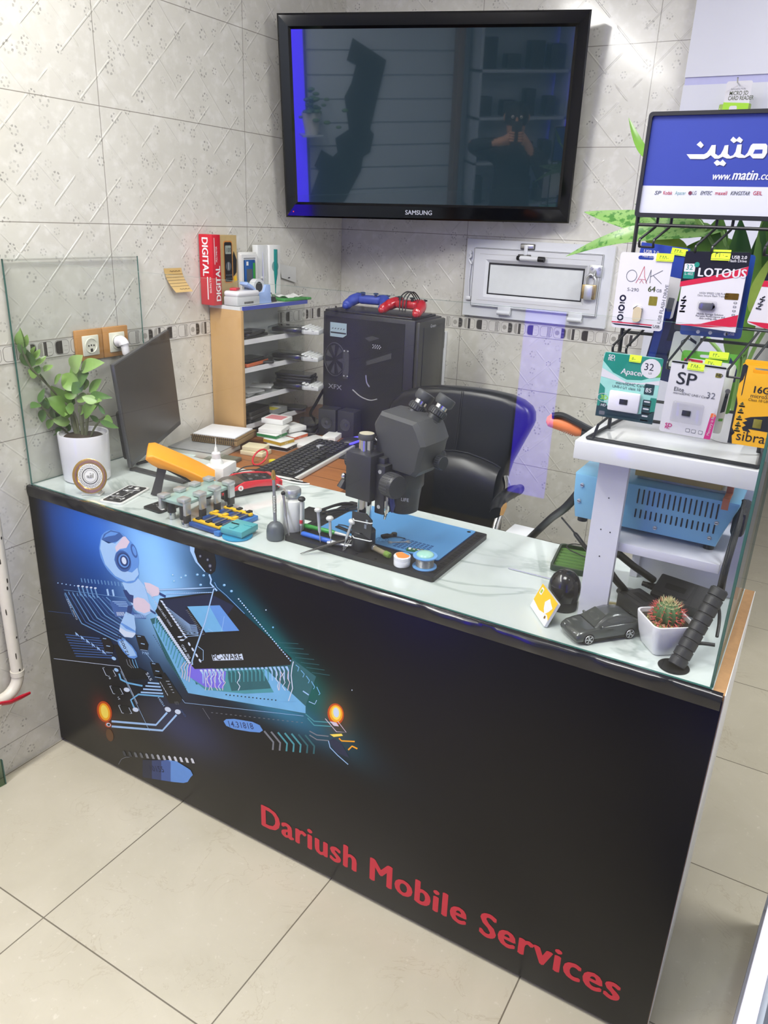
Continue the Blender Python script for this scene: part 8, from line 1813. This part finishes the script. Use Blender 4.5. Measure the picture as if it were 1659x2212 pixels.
    for s in (-1, 1):
        q.ball((s * .031, .004, .080), .011, pm('eye_white', (220, 216, 210), .3), T, n=12); q.ball((s * .031, .004, .087), .0055, dark, T, n=10)
        q.tube([(s * .018, .022, .086), (s * .034, .026, .083), (s * .048, .02, .072)], [.003, .0038, .002], dark, 6, T)
        q.ball((s * .089, -.006, .0), .021, skin, T, n=12, sc=(.35, 1.3, .8))
    q.build('face', o)
    tag(o, 'person in a dark jacket holding up a phone, mirrored in the television', 'person')
    t = thing('camera_phone', 'dark phone held up in both hands by the mirrored person', 'phone', at_(.335, 0, 1.535))
    ff = (f + V((0, 0, -.25))).normalized(); Tq = fr((0, 0, 0), l * -1, (0, 0, 1)); 
    q = MB(); q.box((-.037, -.06, -.004), (.037, .1, .004), dark, Tq, bev=.003); q.build('body', t)
    q = MB(); q.cyl(Tq @ V((.022, .085, 0)), Tq @ V((.022, .085, .0055)), .008, gloss); q.cyl(Tq @ V((.022, .065, 0)), Tq @ V((.022, .065, .0055)), .008, gloss); q.build('lens', t)
figure()
# ---------------------------------------------------------------- repeats carry one group phrase
GR = {'smartphone': 'phones on the shelf unit and the desk', 'wrapped_phone': 'bubble-wrapped phones on the shelf unit', 'plastic_pouch': 'pouches on the third shelf', 'small_carton': 'stack of small cartons on the desk', 'memory_card_pack': 'card packs hanging on the wire rack', 'cable_pack': 'packs at the back of the wire rack', 'charging_cable': 'cables from the white charger', 'power_cable': 'black cables around the rework station', 'thin_wire': 'thin wires by the rework station', 'precision_screwdriver': 'precision screwdrivers in the work tray', 'knife_handle': 'handled blades in the work tray', 'tweezers': 'tweezers in the work tray', 'power_adapter': 'power adapters by the cactus', 'desktop_speaker': 'desktop speakers', 'game_controller': 'game controllers on the tower', 'wall_socket': 'wooden framed wall sockets'}
for o in list(COL.objects):
    if o.parent is None and o.get('category') and not o.get('group'):
        g = GR.get(o.name.split('.')[0])
        if g: o['group'] = g

# pieces of a part hang under that part
SUB = {('toy_car', 'rim'): 'wheel', ('microscope', 'eye_cup'): 'eyepiece', ('memory_card_pack', 'print'): 'card', ('memory_card_pack', 'drive_loop'): 'flash_drive', ('cable_pack', 'print'): 'card', ('card_reader_pack', 'print'): 'card',
       ('wall_socket', 'socket_face'): 'face_plate', ('computer_tower', 'fan'): 'side_window', ('computer_tower', 'cooler'): 'side_window', ('computer_tower', 'card_grille'): 'side_window', ('computer_tower', 'inner_cable'): 'side_window', ('computer_tower', 'sticker'): 'side_window', ('computer_tower', 'logo'): 'side_window',
       ('window_1', 'rubber_seal'): 'sash', ('window_1', 'panel'): 'sash', ('window_1', 'lever'): 'sash', ('smartphone', 'port'): 'body', ('gas_pipe', 'lever'): 'valve', ('gas_pipe', 'paint_chips'): 'pipe', ('shelf_stand', 'peg_hole'): 'post', ('hot_air_station', 'vent_slots'): 'case', ('hot_air_station', 'screw'): 'case',
       ('power_plug', 'strain_relief'): 'plug_body', ('display_plate', 'calligraphy'): 'dish', ('game_controller', 'thumbstick'): 'shell', ('game_controller', 'buttons'): 'shell', ('keyboard', 'keys'): 'base', ('keyboard', 'logo'): 'base', ('mouse', 'light_strip'): 'body', ('cable_cutter', 'grip_ribs'): 'grip', ('television', 'logo'): 'bezel', ('television', 'standby_light'): 'bezel',
       ('display_rack', 'sign_lettering'): 'sign_board', ('desktop_speaker', 'driver'): 'cabinet', ('small_carton', 'printed_side'): 'box', ('small_carton', 'printed_top'): 'box', ('meter_carton', 'lettering'): 'box', ('meter_picture_box', 'picture'): 'box', ('flux_tin', 'lid_label'): 'lid', ('spiral_notepad', 'spiral'): 'cover', ('grey_notebook', 'cover_label'): 'cover', ('sticky_note', 'writing'): 'paper', ('office_chair', 'torn_foam'): 'armrest', ('microscope', 'lettering'): 'lens_ring', ('work_mat', 'dot'): 'sheet', ('work_tray', 'groove'): 'plate', ('potted_cactus', 'spines'): 'body'}
def mid_(o): return sum((V(c) for c in o.bound_box), V((0, 0, 0))) / 8
for t in list(COL.objects):
    if t.parent is not None: continue
    k = t.name.split('.')[0]
    for c in list(t.children):
        w_ = SUB.get((k, c.name.split('.')[0]))
        if not w_: continue
        ps = [p for p in t.children if p.name.split('.')[0] == w_]
        if ps: c.parent = min(ps, key=lambda p: (mid_(p) - mid_(c)).length)
